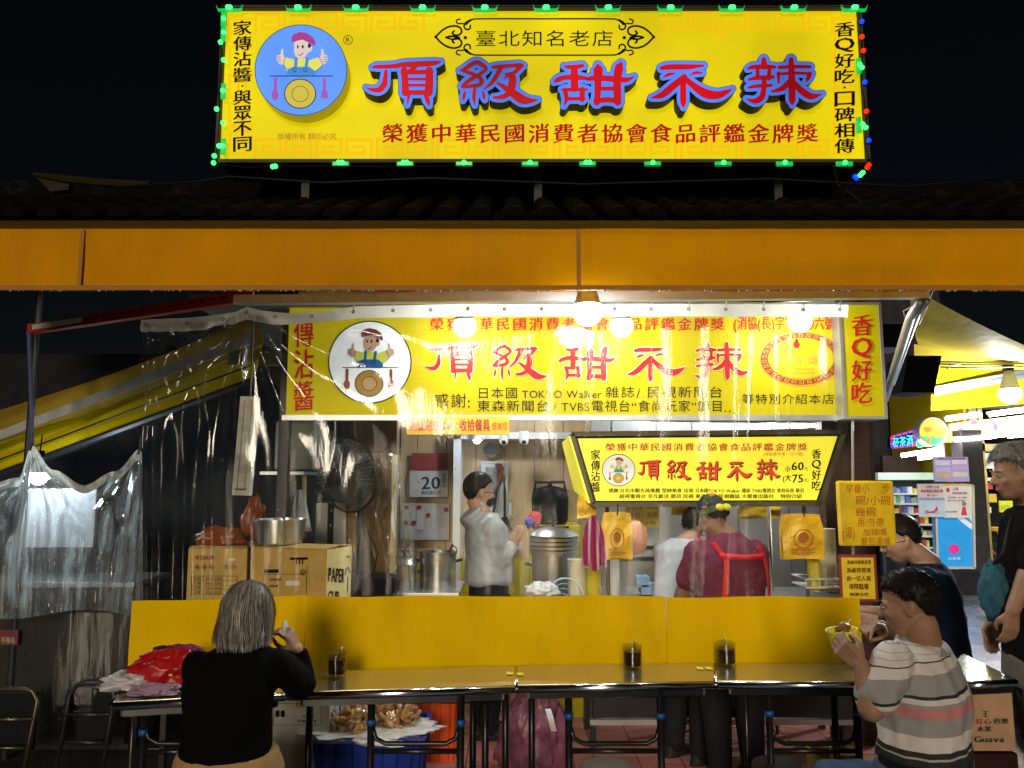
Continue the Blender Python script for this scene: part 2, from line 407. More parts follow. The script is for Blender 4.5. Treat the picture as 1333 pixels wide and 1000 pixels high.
def line_px(mb, fmap, pts, wd, d, k=4, close=False):
    P = [(x, y, wd) for x, y in pts]
    L, Rr = stroke_loop(P) if len(P) > 1 else ([], [])
    n = len(L); mb.add([fmap(q.x, q.y, d) for q in L] + [fmap(q.x, q.y, d) for q in Rr], [(i, i + 1, n + i + 1, n + i) for i in range(n - 1)])
def seg_px(mb, fmap, x0, y0, x1, y1, wd, d):
    dx, dy = x1 - x0, y1 - y0; L = math.hypot(dx, dy); nx, ny = -dy / L * wd / 2, dx / L * wd / 2; ex, ey = dx / L * wd / 2, dy / L * wd / 2
    mb.poly([fmap(x0 - ex + nx, y0 - ey + ny, d), fmap(x0 - ex - nx, y0 - ey - ny, d), fmap(x1 + ex - nx, y1 + ey - ny, d), fmap(x1 + ex + nx, y1 + ey + ny, d)])
def ell_px(mb, fmap, cx, cy_, rx, ry, d, n=40, a0=0, a1=2 * PI):
    pts = [fmap(cx + rx * math.cos(a0 + (a1 - a0) * i / n), cy_ + ry * math.sin(a0 + (a1 - a0) * i / n), d) for i in range(n)]
    mb.poly(pts)
def ring_px(mb, fmap, cx, cy_, rx, ry, wd, d, n=48):
    vs = []
    for i in range(n):
        a = 2 * PI * i / n
        vs.append(fmap(cx + rx * math.cos(a), cy_ + ry * math.sin(a), d)); vs.append(fmap(cx + (rx - wd) * math.cos(a), cy_ + (ry - wd) * math.sin(a), d))
    mb.add(vs, [(2 * i, 2 * i + 1, (2 * i + 3) % (2 * n), (2 * i + 2) % (2 * n)) for i in range(n)])
def poly_px(mb, fmap, pts, d): mb.poly([fmap(x, y, d) for x, y in pts])
# ------------------------------------------------------------------ shared materials
YEL = (.95, .78, .002)
m_signface = mat('sign_face_lit', (.35, .27, .005), rough=.45, spec=.1, emis=YEL, es=.68, evar=.2, var=.03, bump=.02, bs=12)
m_fret = mat('fret_print', (.4, .22, .003), rough=.5, spec=.08, emis=(.95, .60, .003), es=.76, evar=.1, var=.05)
m_black = mat('black_print', (.006, .005, .004), rough=.5, var=.1)
m_redlit = mat('red_print_lit', (.16, .004, .004), rough=.5, spec=.08, emis=(.42, .004, .003), es=.8, evar=.2)
m_herored = mat('red_acrylic', (.2, .003, .005), rough=.35, spec=.1, emis=(.50, .002, .008), es=.85, evar=.6, vs=4)
m_heroblue = mat('blue_acrylic', (.02, .07, .4), rough=.35, spec=.1, emis=(.08, .24, .95), es=.85, evar=.4, vs=4)
m_letterside = mat('letter_return_tin', (.012, .012, .008), rough=.45, metal=.3, wear=.4)
m_tin = mat('sign_tin_case', (.05, .045, .03), rough=.6, metal=.5, wear=.5)
m_steel = mat('stainless_steel', (.58, .58, .57), rough=.3, metal=1, var=.05, stretch=(1, 1, .5))
m_alu = mat('aluminium_rail', (.52, .54, .55), rough=.4, metal=.85, var=.12, wear=.25)
m_darkmetal = mat('dark_metal', (.04, .04, .042), rough=.38, metal=.6, wear=.2)
m_chrome = mat('dull_chrome', (.35, .35, .36), rough=.22, metal=1, wear=.25)
m_wood = mat('pale_wood_panel', (.66, .47, .27), rough=.5, var=.16, vs=4, stretch=(6, 6, .6), bump=.05)
m_darkwood = mat('brown_wood', (.19, .11, .05), rough=.6, var=.3, vs=4, stretch=(6, 6, .7), bump=.1)
m_white = mat('white_paint', (.75, .75, .73), rough=.45, var=.08, wear=.1)
m_paper = mat('white_paper', (.72, .71, .68), rough=.8, var=.06)
m_blackpl = mat('black_plastic', (.012, .012, .014), rough=.4, var=.2)
m_yelbag = mat('yellow_plastic_bag', (.85, .50, .02), rough=.35, var=.2, bump=.5, bs=40)
m_redpaper = mat('red_ink', (.5, .02, .015), rough=.6)
m_darkwall = mat('dark_cement_wall', (.05, .055, .06), rough=.85, var=.3, bump=.3, bs=30, wear=.4)
m_greycase = mat('grey_enamel', (.2, .2, .18), rough=.5, var=.15, wear=.35)

# ------------------------------------------------------------------ cook emblem: coloured flat print on a disc
def emblem(parent, fmap, cx, cy_, r, d, cols, fine=True):
    """cols: skin, cap, shirt, bib, plate, plate_rim, tool, line materials. Built in a frame 904 px = the photographed disc"""
    s = r / 378.
    f = lambda x, y, dd=0: fmap(cx + (x - 428) * s, cy_ + (y - 440) * s, d + dd)
    def part(name, mt, fn):
        mb = MB(); fn(mb); mb.build(name, mt, parent)
    e = .0006
    part('printed_line', cols['line'], lambda mb: (seg_px(mb, f, 180, 489, 686, 489, 7, e),))
    def plate(mb): ell_px(mb, f, 422, 634, 128, 120, e)
    def rim(mb): ring_px(mb, f, 422, 634, 130, 122, 7, 2 * e); ring_px(mb, f, 422, 636, 68, 66, 4, 2 * e)
    part('printed_plate', cols['plate'], plate); part('plate_rim', cols['line'], rim)
    if cols.get('plate_in'): part('plate_centre', cols['plate_in'], lambda mb: ell_px(mb, f, 422, 636, 62, 60, 1.5 * e))
    def spoon(mb): line_px(mb, f, [(221, 512), (219, 600)], 28, e); ell_px(mb, f, 217, 645, 29, 44, 1.3 * e)
    def fork(mb):
        line_px(mb, f, [(620, 515), (620, 610)], 26, e); poly_px(mb, f, [(597, 610), (645, 610), (652, 685), (640, 660), (633, 686), (622, 660), (612, 686), (606, 660), (592, 684)], 1.3 * e)
    part('printed_spoon', cols['tool'], spoon); part('printed_fork', cols['tool'], fork)
    def shirt(mb): poly_px(mb, f, [(300, 335), (375, 355), (420, 345), (470, 345), (500, 360), (575, 335), (605, 400), (540, 455), (318, 455), (290, 400)], e)
    part('printed_shirt', cols['shirt'], shirt)
    def bib(mb):
        poly_px(mb, f, [(315, 486), (318, 435), (362, 415), (500, 415), (545, 450), (548, 486)], 1.5 * e)
        line_px(mb, f, [(390, 345), (384, 425)], 26, 1.7 * e); line_px(mb, f, [(480, 350), (470, 425)], 26, 1.7 * e)
    part('printed_apron', cols['bib'], bib)
    def skin(mb):
        poly_px(mb, f, [(375, 210), (372, 290), (385, 330), (420, 352), (462, 335), (486, 300), (518, 282), (520, 255), (490, 215), (450, 190), (400, 200)], 2 * e)
        for sx in (1, -1):
            g = lambda x: 428 + (x - 428) * sx if sx == 1 else 878 - x
            poly_px(mb, f, [(g(230), 325), (g(262), 312), (g(270), 270), (g(284), 268), (g(284), 315), (g(300), 350), (g(290), 395), (g(262), 395), (g(230), 370)], 2 * e)
    part('printed_skin', cols['skin'], skin)
    def cap(mb): poly_px(mb, f, [(352, 215), (350, 180), (365, 150), (420, 130), (480, 140), (530, 175), (548, 215), (542, 245), (490, 215), (440, 192), (390, 205)], 3 * e)
    part('printed_cap', cols['cap'], cap)
    if fine:
        def face(mb):
            ell_px(mb, f, 403, 250, 7, 14, 3 * e, 12); ell_px(mb, f, 443, 250, 8, 16, 3 * e, 12)
            poly_px(mb, f, [(490, 218), (515, 238), (500, 262), (484, 255)], 3.2 * e)
            line_px(mb, f, [(408, 318), (428, 318), (445, 300)], 6, 3 * e)
            ring_px(mb, f, 376, 438, 16, 20, 4, 3 * e, 14); ring_px(mb, f, 464, 438, 16, 20, 4, 3 * e, 14)
            for x in (236, 240, 243): pass
            for i in range(3): line_px(mb, f, [(232, 334 + 18 * i), (262, 334 + 18 * i)], 4, 3 * e); line_px(mb, f, [(616, 334 + 18 * i), (646, 334 + 18 * i)], 4, 3 * e)
            line_px(mb, f, [(300, 335), (290, 400), (318, 435)], 4, 3 * e); line_px(mb, f, [(575, 335), (605, 400), (545, 452)], 4, 3 * e)
        part('printed_outline', cols['line'], face)

def reg_mark(mb, f, cx, cy_, r, d):
    ring_px(mb, f, cx, cy_, r, r, max(.5, r * .12), d, 20); glyph_px(mb, f, 'R', cx - r * .42, cy_ - r * .5, cx + r * .42, cy_ + r * .5, 'R', 0, d)

def greek(mb, fmap, x0, y0, x1, y1, n, wd, d):
    """key-fret units between x0 and x1"""
    uw = (x1 - x0) / n; h = y1 - y0
    for i in range(n):
        a = x0 + uw * i + wd * .6; b = a + uw - wd * 1.6
        if i % 2: a, b = b, a
        P = [(a, y1), (a, y0), (b, y0), (b, y0 + h * .72), (a + (b - a) * .3, y0 + h * .72), (a + (b - a) * .3, y0 + h * .38), (a + (b - a) * .68, y0 + h * .38)]
        for (p, q), e in zip(zip(P, P[1:]), range(9)): seg_px(mb, fmap, p[0], p[1], q[0], q[1], wd, d + .0001 * e)

# ------------------------------------------------------------------ top sign above the roof
YT = 4.5
ft = lambda x, y, d=0: at(x, y, YT - d)
def top_sign():
    c = at(706, 210, YT)
    t = thing('rooftop_lightbox_sign', 'big lit yellow lightbox sign above the roof with blue-edged red raised characters', 'lightbox sign', (c.x, YT + .1, c.z))
    a = at(293, 210, YT); b = at(1122, 210, YT); topz = at(700, 14, YT).z; zc = (a.z + topz) / 2; W = 4.02
    fx0, fx1 = at(291, 112, YT).x, at(1120, 112, YT).x
    fr = MB(); z0, z1 = a.z, topz
    fr.box(((fx0 + fx1) / 2, YT + .16, (z0 + z1) / 2), (fx1 - fx0 + .03, .26, z1 - z0 + .03)); fr.build('case', m_tin, t)
    MBf = MB(); MBf.box(((fx0 + fx1) / 2, YT + .015, (z0 + z1) / 2), (fx1 - fx0, .03, z1 - z0)); MBf.build('sign_face', m_signface, t)
    rails = MB()
    for z in (z0 - .008, z1 + .008): rails.box(((fx0 + fx1) / 2, YT - .004, z), (fx1 - fx0 + .05, .05, .022))
    for x in (fx0 - .012, fx1 + .012): rails.box((x, YT - .004, (z0 + z1) / 2), (.022, .05, z1 - z0 + .03))
    rails.build('frame', m_tin, t)
    # fret print
    fm = MB()
    greek(fm, ft, 330, 19, 556, 44, 6, 4.6, .0012); greek(fm, ft, 862, 19, 1088, 44, 6, 4.6, .0012)
    greek(fm, ft, 330, 182, 1082, 206, 19, 4.6, .0012)
    fv = lambda x, y, d=0: ft(y, x, d)
    greek(fm, lambda x, y, d=0: ft(y, x, d), 22, 299, 205, 328, 5, 4.4, .0012)
    greek(fm, lambda x, y, d=0: ft(y, x, d), 22, 1086, 205, 1115, 5, 4.4, .0012)
    fm.build('fret_border', m_fret, t)
    # small text
    k = MB(); text_px(k, ft, 304, 26, 327, 198, TEXTS['left'], 'B', .08, True, d=.004); text_px(k, ft, 1087, 28, 1112, 200, TEXTS['right'], 'B', .08, True, d=.004)
    k.build('side_lettering', m_black, t)
    k = MB(); text_px(k, ft, 617, 38, 800, 62, TEXTS['frame'], 'R', .0, gap=.06, d=.004); k.build('frame_lettering', m_black, t)
    k = MB(); text_px(k, ft, 495, 159, 1067, 188, TEXTS['topline'], 'B', .09, gap=.1, d=.004); k.build('award_lettering', m_redlit, t)
    k = MB(); text_px(k, ft, 361, 173, 438, 182, TEXTS['copy'], 'R', .05, d=.004); k.build('copyright_lettering', mat('brown_print', (.2, .1, .01), emis=(.3, .17, .01), es=.7), t)
    k = MB(); reg_mark(k, ft, 453, 52, 6.2, .003); k.build('registered_mark', m_black, t)
    # cartouche round the frame text
    k = MB()
    X = lambda x: 560 + x / 4.442; Yy = lambda y: 14 + y / 4.442
    def L(pts, wd, mirror=True):
        line_px(k, ft, [(X(x), Yy(y)) for x, y in pts], wd, .003)
        if mirror: line_px(k, ft, [(X(1325 - x), Yy(y)) for x, y in pts], wd, .003)
    for fy in (0, 1):
        g = (lambda y: y) if fy == 0 else (lambda y: 304 - y)
        L([(210, g(78)), (240, g(54)), (300, g(47)), (660, g(47))], 1.9)
        L([(232, g(85)), (228, g(105)), (208, g(108)), (196, g(92)), (205, g(70)), (235, g(52))], 2.2)
        L([(172, g(48)), (152, g(56)), (158, g(74)), (185, g(74)), (208, g(80))], 1.9)
        L([(30, g(155)), (60, g(122)), (95, g(98)), (135, g(88)), (170, g(96)), (182, g(118)), (170, g(138)), (145, g(142)), (128, g(130)), (138, g(118))], 2.5)
    L([(92, 155), (120, 148), (150, 152), (168, 156)], 2.6); L([(168, 156), (150, 164), (120, 164), (92, 155)], 2.2)
    for cx in (203, 1122): ell_px(k, ft, X(cx), Yy(156), 2.4, 2.2, .0035, 14)
    k.build('scroll_frame', m_black, t)
    # raised disc with the cook emblem
    cx, cyp, r = 397.5, 102.5, 59
    dm = MB(); n = 56; D = .13
    fr_ = [ft(cx + r * math.cos(2 * PI * i / n), cyp + r * .985 * math.sin(2 * PI * i / n), 0) for i in range(n)]
    dm.mi = 0; dm.add([p + Vector((0, -.10, 0)) for p in fr_], [tuple(range(n))])
    dm.mi = 1; dm.add([p + Vector((0, -.10, 0)) for p in fr_] + [p + Vector((0, -.001, 0)) for p in fr_], [(i, (i + 1) % n, (i + 1) % n + n, i + n) for i in range(n)])
    disc = dm.build('emblem_disc', [emit('disc_blue_lit', (.075, .27, .92), .95, .25), mat('disc_return_yellow', (.5, .4, .02), rough=.4, emis=(.5, .4, .01), es=.3)], t)
    fd = lambda x, y, d=0: Vector((at(x, y, YT).x, YT - .10 - d, at(x, y, YT).z))
    E = lambda nme, c, s=.9: emit(nme, c, s)
    emblem(disc, fd, cx, cyp, r, .001, dict(skin=E('print_skin', (.62, .50, .48)), cap=E('print_cap', (.30, .02, .22)), shirt=E('print_shirt', (.62, .62, .10)), bib=E('print_bib', (.02, .20, .60)),
        plate=E('print_plate', (.52, .42, .04)), tool=E('print_tool', (.28, .06, .40)), line=mat('print_line', (.02, .015, .06))))
    k = MB(); ring_px(k, fd, cx, cyp, r, r * .985, .8, .002); k.build('disc_edge', m_black, disc)
    # raised characters
    for i in range(5):
        mb = MB(); mb.mi = 0
        hero_char(mb, i, ft, lambda x, y: (x, y), 4.2, .095, .092, 1)
        ch = mb.build('raised_character', [m_heroblue, m_letterside], t)
        ch['label'] = ['red and blue raised character, first from the left', 'red and blue raised character, second from the left', 'red and blue raised character in the middle', 'red and blue raised character, fourth from the left', 'red and blue raised character, last on the right'][i]
        rm = MB(); hero_char(rm, i, ft, lambda x, y: (x, y), 0, .101); rm.build('character_face', m_herored, ch)
        km = MB(); hero_char(km, i, ft, lambda x, y: (x, y), 4.75, .090, .0); km.build('character_trim', m_black, ch)
    # posts that hold the sign on the roof
    for px in (400, 700, 1010):
        p = at(px, 210, YT + .2); MB().bar((p.x, YT + .2, p.z - .5), (p.x, YT + .2, p.z), .05).build('post', m_tin, t)
top_sign()

# string of coloured LED modules round the sign
def leds():
    t = thing('led_light_string', 'string of green LED modules with blue and red bulbs round the rooftop sign', 'light string', at(706, 213, YT - .06))
    G = emit('led_green', (.03, 1., .10), 4.5); Gb = mat('led_bracket', (.01, .30, .06), rough=.25, emis=(.0, .5, .07), es=.9)
    Bl = emit('led_blue', (.0, .03, 1.), 3.); Rd = emit('led_red', (1., .01, .0), 3.)
    bulb = MB().sphere((0, 0, 0), .0145, 6).mesh('led_bulb', G, True); bb = MB().sphere((0, 0, 0), .0145, 6).mesh('led_bulb', Bl, True); rb = MB().sphere((0, 0, 0), .0145, 6).mesh('led_bulb', Rd, True)
    br = MB(); br.box((0, .012, 0), (.10, .02, .026), bev=.004); brm = br.mesh('led_bracket', Gb)
    brv = MB(); brv.box((0, .012, 0), (.028, .02, .10), bev=.004); brvm = brv.mesh('led_bracket', Gb)
    br2 = MB()
    for s_ in (-1, 1): br2.prism([(s_ * .028, 0, -.012), (s_ * .07, 0, -.012), (s_ * .082, 0, .026), (s_ * .07, 0, .003)], (0, .02, 0))
    br2.box((0, .012, -.006), (.11, .02, .013)); br2m = br2.mesh('led_bracket', Gb)
    def put(me, x, y, par=t, name='led_bulb', dy=0.):
        p = at(x, y, YT - .05); o = bpy.data.objects.new(name, me); COL.objects.link(o); o.parent = par
        o.location = p + Vector((0, dy, 0)) - Vector(t.location); return o
    for x in (298, 388, 463, 550, 631, 711, 792, 873, 953, 1034, 1113):
        b = put(br2m, x, 11, name='led_bracket')
        for dx in (-1.6, 1.6): put(bulb, x + dx, 9.5)
    for x in (443, 527, 604, 690, 765, 850, 942, 1022, 1100):
        put(brm, x, 212.5, name='led_bracket')
        for dx in ((-2, 2.5) if x % 2 else (0,)): put(bulb, x + dx, 211.5)
    put(bulb, 355, 217); put(bulb, 358.5, 216.5)
    for y in (24, 42, 78, 118, 160, 190):
        if y not in (78, 160): put(brvm, 290, y, name='led_bracket')
        put(bulb, 291 - (y % 3), y)
    for x, y in ((287, 55), (282, 142), (279, 203), (278, 212), (285, 190)): put(bulb, x, y)
    for y in (85, 162): put(brvm, 1119, y, name='led_bracket')
    for x, y in ((1119, 84), (1122, 88), (1123, 162), (1127, 166), (1123, 225), (1120, 228)): put(bulb, x, y)
    for x, y in ((1122, 28), (1126, 107), (1131, 183), (1115, 232), (1113, 230)): put(bb, x, y)
    for x, y in ((1122, 48), (1124, 66), (1128, 145), (1131, 215), (1129, 218)): put(rb, x, y)
    wire = MB(); P = [at(x, y, YT - .045) for x, y in ((279, 214), (283, 190), (286, 160), (284, 120), (288, 80), (287, 40), (292, 10))]
    wire.tube(P, .003, 5); wire.tube([at(x, y, YT - .045) for x, y in ((292, 10), (500, 8), (750, 9), (1000, 7), (1116, 9), (1123, 60), (1121, 110), (1129, 150), (1126, 190), (1132, 214), (1120, 230))], .003, 5)
    wire.tube([at(x, y, YT - .045) for x, y in ((279, 214), (320, 218), (357, 216), (500, 217), (700, 215), (900, 216), (1100, 214), (1120, 228))], .003, 5)
    wire.build('wire', m_blackpl, t)
leds()

# ------------------------------------------------------------------ long lightbox sign inside the stall
YM = 4.42
fm_ = lambda x, y, d=0: at(x, y, YM - d)
TM = lambda x, y: (591 + (x - 529) * .709 , 472 + (y - 108) * .80)
m_mface = mat('inner_sign_face', (.40, .31, .003), rough=.5, spec=.12, emis=YEL, es=.20, evar=.1, var=.04, bump=.02)
m_mred = mat('inner_sign_red', (.42, .012, .01), rough=.5, spec=.12, emis=(.5, .02, .015), es=.2, var=.1)
m_paleedge = mat('pale_pink_edge', (.8, .55, .3), rough=.4, emis=(.9, .6, .25), es=.3)
def mid_sign():
    a = at(372, 541, YM); b = at(1100, 401, YM)
    t = thing('long_lightbox_sign', 'long yellow lightbox sign with red characters behind the clear curtain', 'lightbox sign', ((a.x + b.x) / 2, YM + .1, a.z))
    m = MB(); m.box(((a.x + b.x) / 2, YM + .015, (a.z + b.z) / 2), (b.x - a.x, .03, b.z - a.z)); m.build('sign_face', m_mface, t)
    m = MB(); m.box(((a.x + b.x) / 2, YM + .14, (a.z + b.z) / 2), (b.x - a.x + .02, .21, b.z - a.z + .02)); m.build('case', m_alu, t)
    fr = MB(); fr.box(((a.x + b.x) / 2, YM + .0, a.z - .014), (b.x - a.x + .03, .05, .03)); fr.box(((a.x + b.x) / 2, YM + .0, b.z + .014), (b.x - a.x + .03, .05, .03))
    fr.build('frame', m_alu, t)
    k = MB(); text_px(k, fm_, 558, 412, 945, 432, TEXTS['topline'], 'B', .08, gap=.12, d=.003); text_px(k, fm_, 955, 411, 1091, 430, '(消協(長)字第一○六號)', 'B', .0, d=.003)
    k.build('award_lettering', m_mred, t)
    for i in range(5):
        mb = MB(); hero_char(mb, i, fm_, TM, 1.4, .002); ch = mb.build('printed_character', m_paleedge, t)
        mb = MB(); hero_char(mb, i, fm_, TM, 0, .0055); mb.build('character_face', m_mred, ch)
    k = MB(); text_px(k, fm_, 563, 511, 613, 532, '感謝:', 'R', 0, gap=.06, d=.003)
    text_px(k, fm_, 620, 503, 675, 520, '日本國', 'R', 0, gap=.06, d=.003); text_px(k, fm_, 679, 505, 784, 519, 'TOKYO Walker', 'R', 0, d=.003); text_px(k, fm_, 787, 502, 942, 519, '雜誌/ 民視新聞台', 'R', 0, gap=.06, d=.003)
    text_px(k, fm_, 620, 520, 716, 537, '東森新聞台', 'R', 0, gap=.06, d=.003); text_px(k, fm_, 720, 521, 768, 536, '/ TVBS', 'R', 0, d=.003)
    text_px(k, fm_, 769, 520, 958, 537, '電視台“食尚玩家”節目…', 'R', 0, gap=.05, d=.003); text_px(k, fm_, 965, 512, 1087, 527, '等特別介紹本店', 'R', 0, gap=.06, d=.003)
    k.build('thanks_lettering', m_black, t)
    k = MB(); text_px(k, fm_, 383, 412, 408, 536, '傳沾醬', 'B', .05, True, d=.003); k.build('column_lettering', m_mred, t)
    k = MB(); reg_mark(k, fm_, 529, 520, 6.5, .003); k.build('registered_mark', m_black, t)
    d = MB(); ell_px(d, fm_, 481.5, 471.5, 54, 53.5, .002, 56); disc = d.build('emblem_disc', mat('emblem_white', (.78, .78, .76), emis=(.8, .85, .85), es=.22, rough=.35), t)
    k = MB(); ring_px(k, fm_, 481.5, 471.5, 54.5, 54, 1.6, .0035); k.build('disc_edge', m_black, disc)
    E = lambda n, c: mat(n, c, rough=.4)
    emblem(disc, fm_, 481.5, 471.5, 54, .0035, dict(skin=E('m_skin', (.55, .33, .2)), cap=E('m_cap', (.16, .03, .03)), shirt=E('m_shirt', (.6, .6, .05)), bib=E('m_bib', (.01, .1, .32)),
        plate=E('m_plate', (.36, .2, .02)), plate_in=E('m_plate2', (.5, .28, .12)), tool=E('m_tool', (.22, .05, .03)), line=m_black))
    # gold medal print
    k = MB(); ell_px(k, fm_, 1043, 467, 55, 36, .002, 56); k.build('medal_ground', mat('medal_orange', (.60, .22, .01), emis=(.8, .34, .01), es=.25), t)
    k = MB(); ell_px(k, fm_, 1043, 467, 42, 25.5, .0045, 56); k.build('medal_centre', m_mface, t)
    k = MB(); N = 30
    for i in range(N):
        def em(x, y, dd=0, i=i):   # x along the ring, y across it
            a_ = 2 * PI * (i + x) / N; rr = 1 - y * .17
            return fm_(1043 + 52.5 * rr * math.cos(a_), 467 + 33.5 * rr * math.sin(a_), dd)
        P = [(.05, 1), (.05, .05), (.85, .05), (.85, .95), (.35, .95), (.35, .45), (.6, .45)]
        for j, (p, q) in enumerate(zip(P, P[1:])):
            A = [Vector(p), Vector(q)]; dr = (A[1] - A[0]).normalized(); nn = Vector((-dr.y, dr.x)) * .085; ex = dr * .085
            k.poly([em(*(A[0] - ex + nn), .0045 + .0001 * j), em(*(A[0] - ex - nn), .0045 + .0001 * j), em(*(A[1] + ex - nn), .0045 + .0001 * j), em(*(A[1] + ex + nn), .0045 + .0001 * j)])
    k.build('medal_fret', mat('medal_brown', (.20, .03, .008), rough=.6, spec=.1), t)
    k = MB(); ell_px(k, fm_, 1037, 449, 4.6, 4.6, .006, 16); ell_px(k, fm_, 1037, 443.5, 2.2, 3, .006, 12); k.build('medal_gourd', m_mred, t)
    k = MB(); text_px(k, fm_, 1007, 461, 1069, 477, '金牌獎', 'R', 0, gap=.25, d=.006); text_px(k, fm_, 1017, 454.5, 1059, 459, '榮獲全國消費', 'R', 0, gap=.3, d=.006) if False else None
    text_px(k, fm_, 1031, 479, 1060, 482.5, '中華民國消費者', 'R', 0, d=.006); text_px(k, fm_, 1031, 484, 1060, 487.5, '協會食品評鑑', 'R', 0, d=.006)
    k.build('medal_lettering', mat('medal_ink', (.35, .16, .02)), t)
    # brackets up to the roof beam
    for px in (480, 760, 1050):
        p = at(px, 400, YM + .12); MB().bar(p, p + Vector((0, 0, .12)), .03).build('bracket', m_alu, t)
    # end panel, turned a little proud of the long box
    Y2 = YM - .10; f2 = lambda x, y, d=0: at(x, y, Y2 - d)
    a = at(1102, 542, Y2); b = at(1143, 397, Y2)
    t2 = thing('end_lightbox_sign', 'narrow upright yellow sign with four red characters at right end of the long sign', 'lightbox sign', ((a.x + b.x) / 2, Y2 + .1, a.z))
    m = MB(); m.box(((a.x + b.x) / 2, Y2 + .02, (a.z + b.z) / 2), (b.x - a.x, .03, b.z - a.z)); m.build('sign_face', m_mface, t2)
    m = MB()
    for x in (a.x - .008, b.x + .008): m.box((x, Y2 + .08, (a.z + b.z) / 2), (.016, .17, b.z - a.z + .03))
    for z in (a.z - .008, b.z + .008): m.box(((a.x + b.x) / 2, Y2 + .08, z), (b.x - a.x, .17, .016))
    m.box(((a.x + b.x) / 2, Y2 + .15, (a.z + b.z) / 2), (b.x - a.x, .03, b.z - a.z)); m.build('frame', m_alu, t2)
    k = MB(); text_px(k, f2, 1109, 409, 1135, 526, '香Q好吃', 'B', .08, True, d=.003); k.build('lettering', m_mred, t2)
mid_sign()

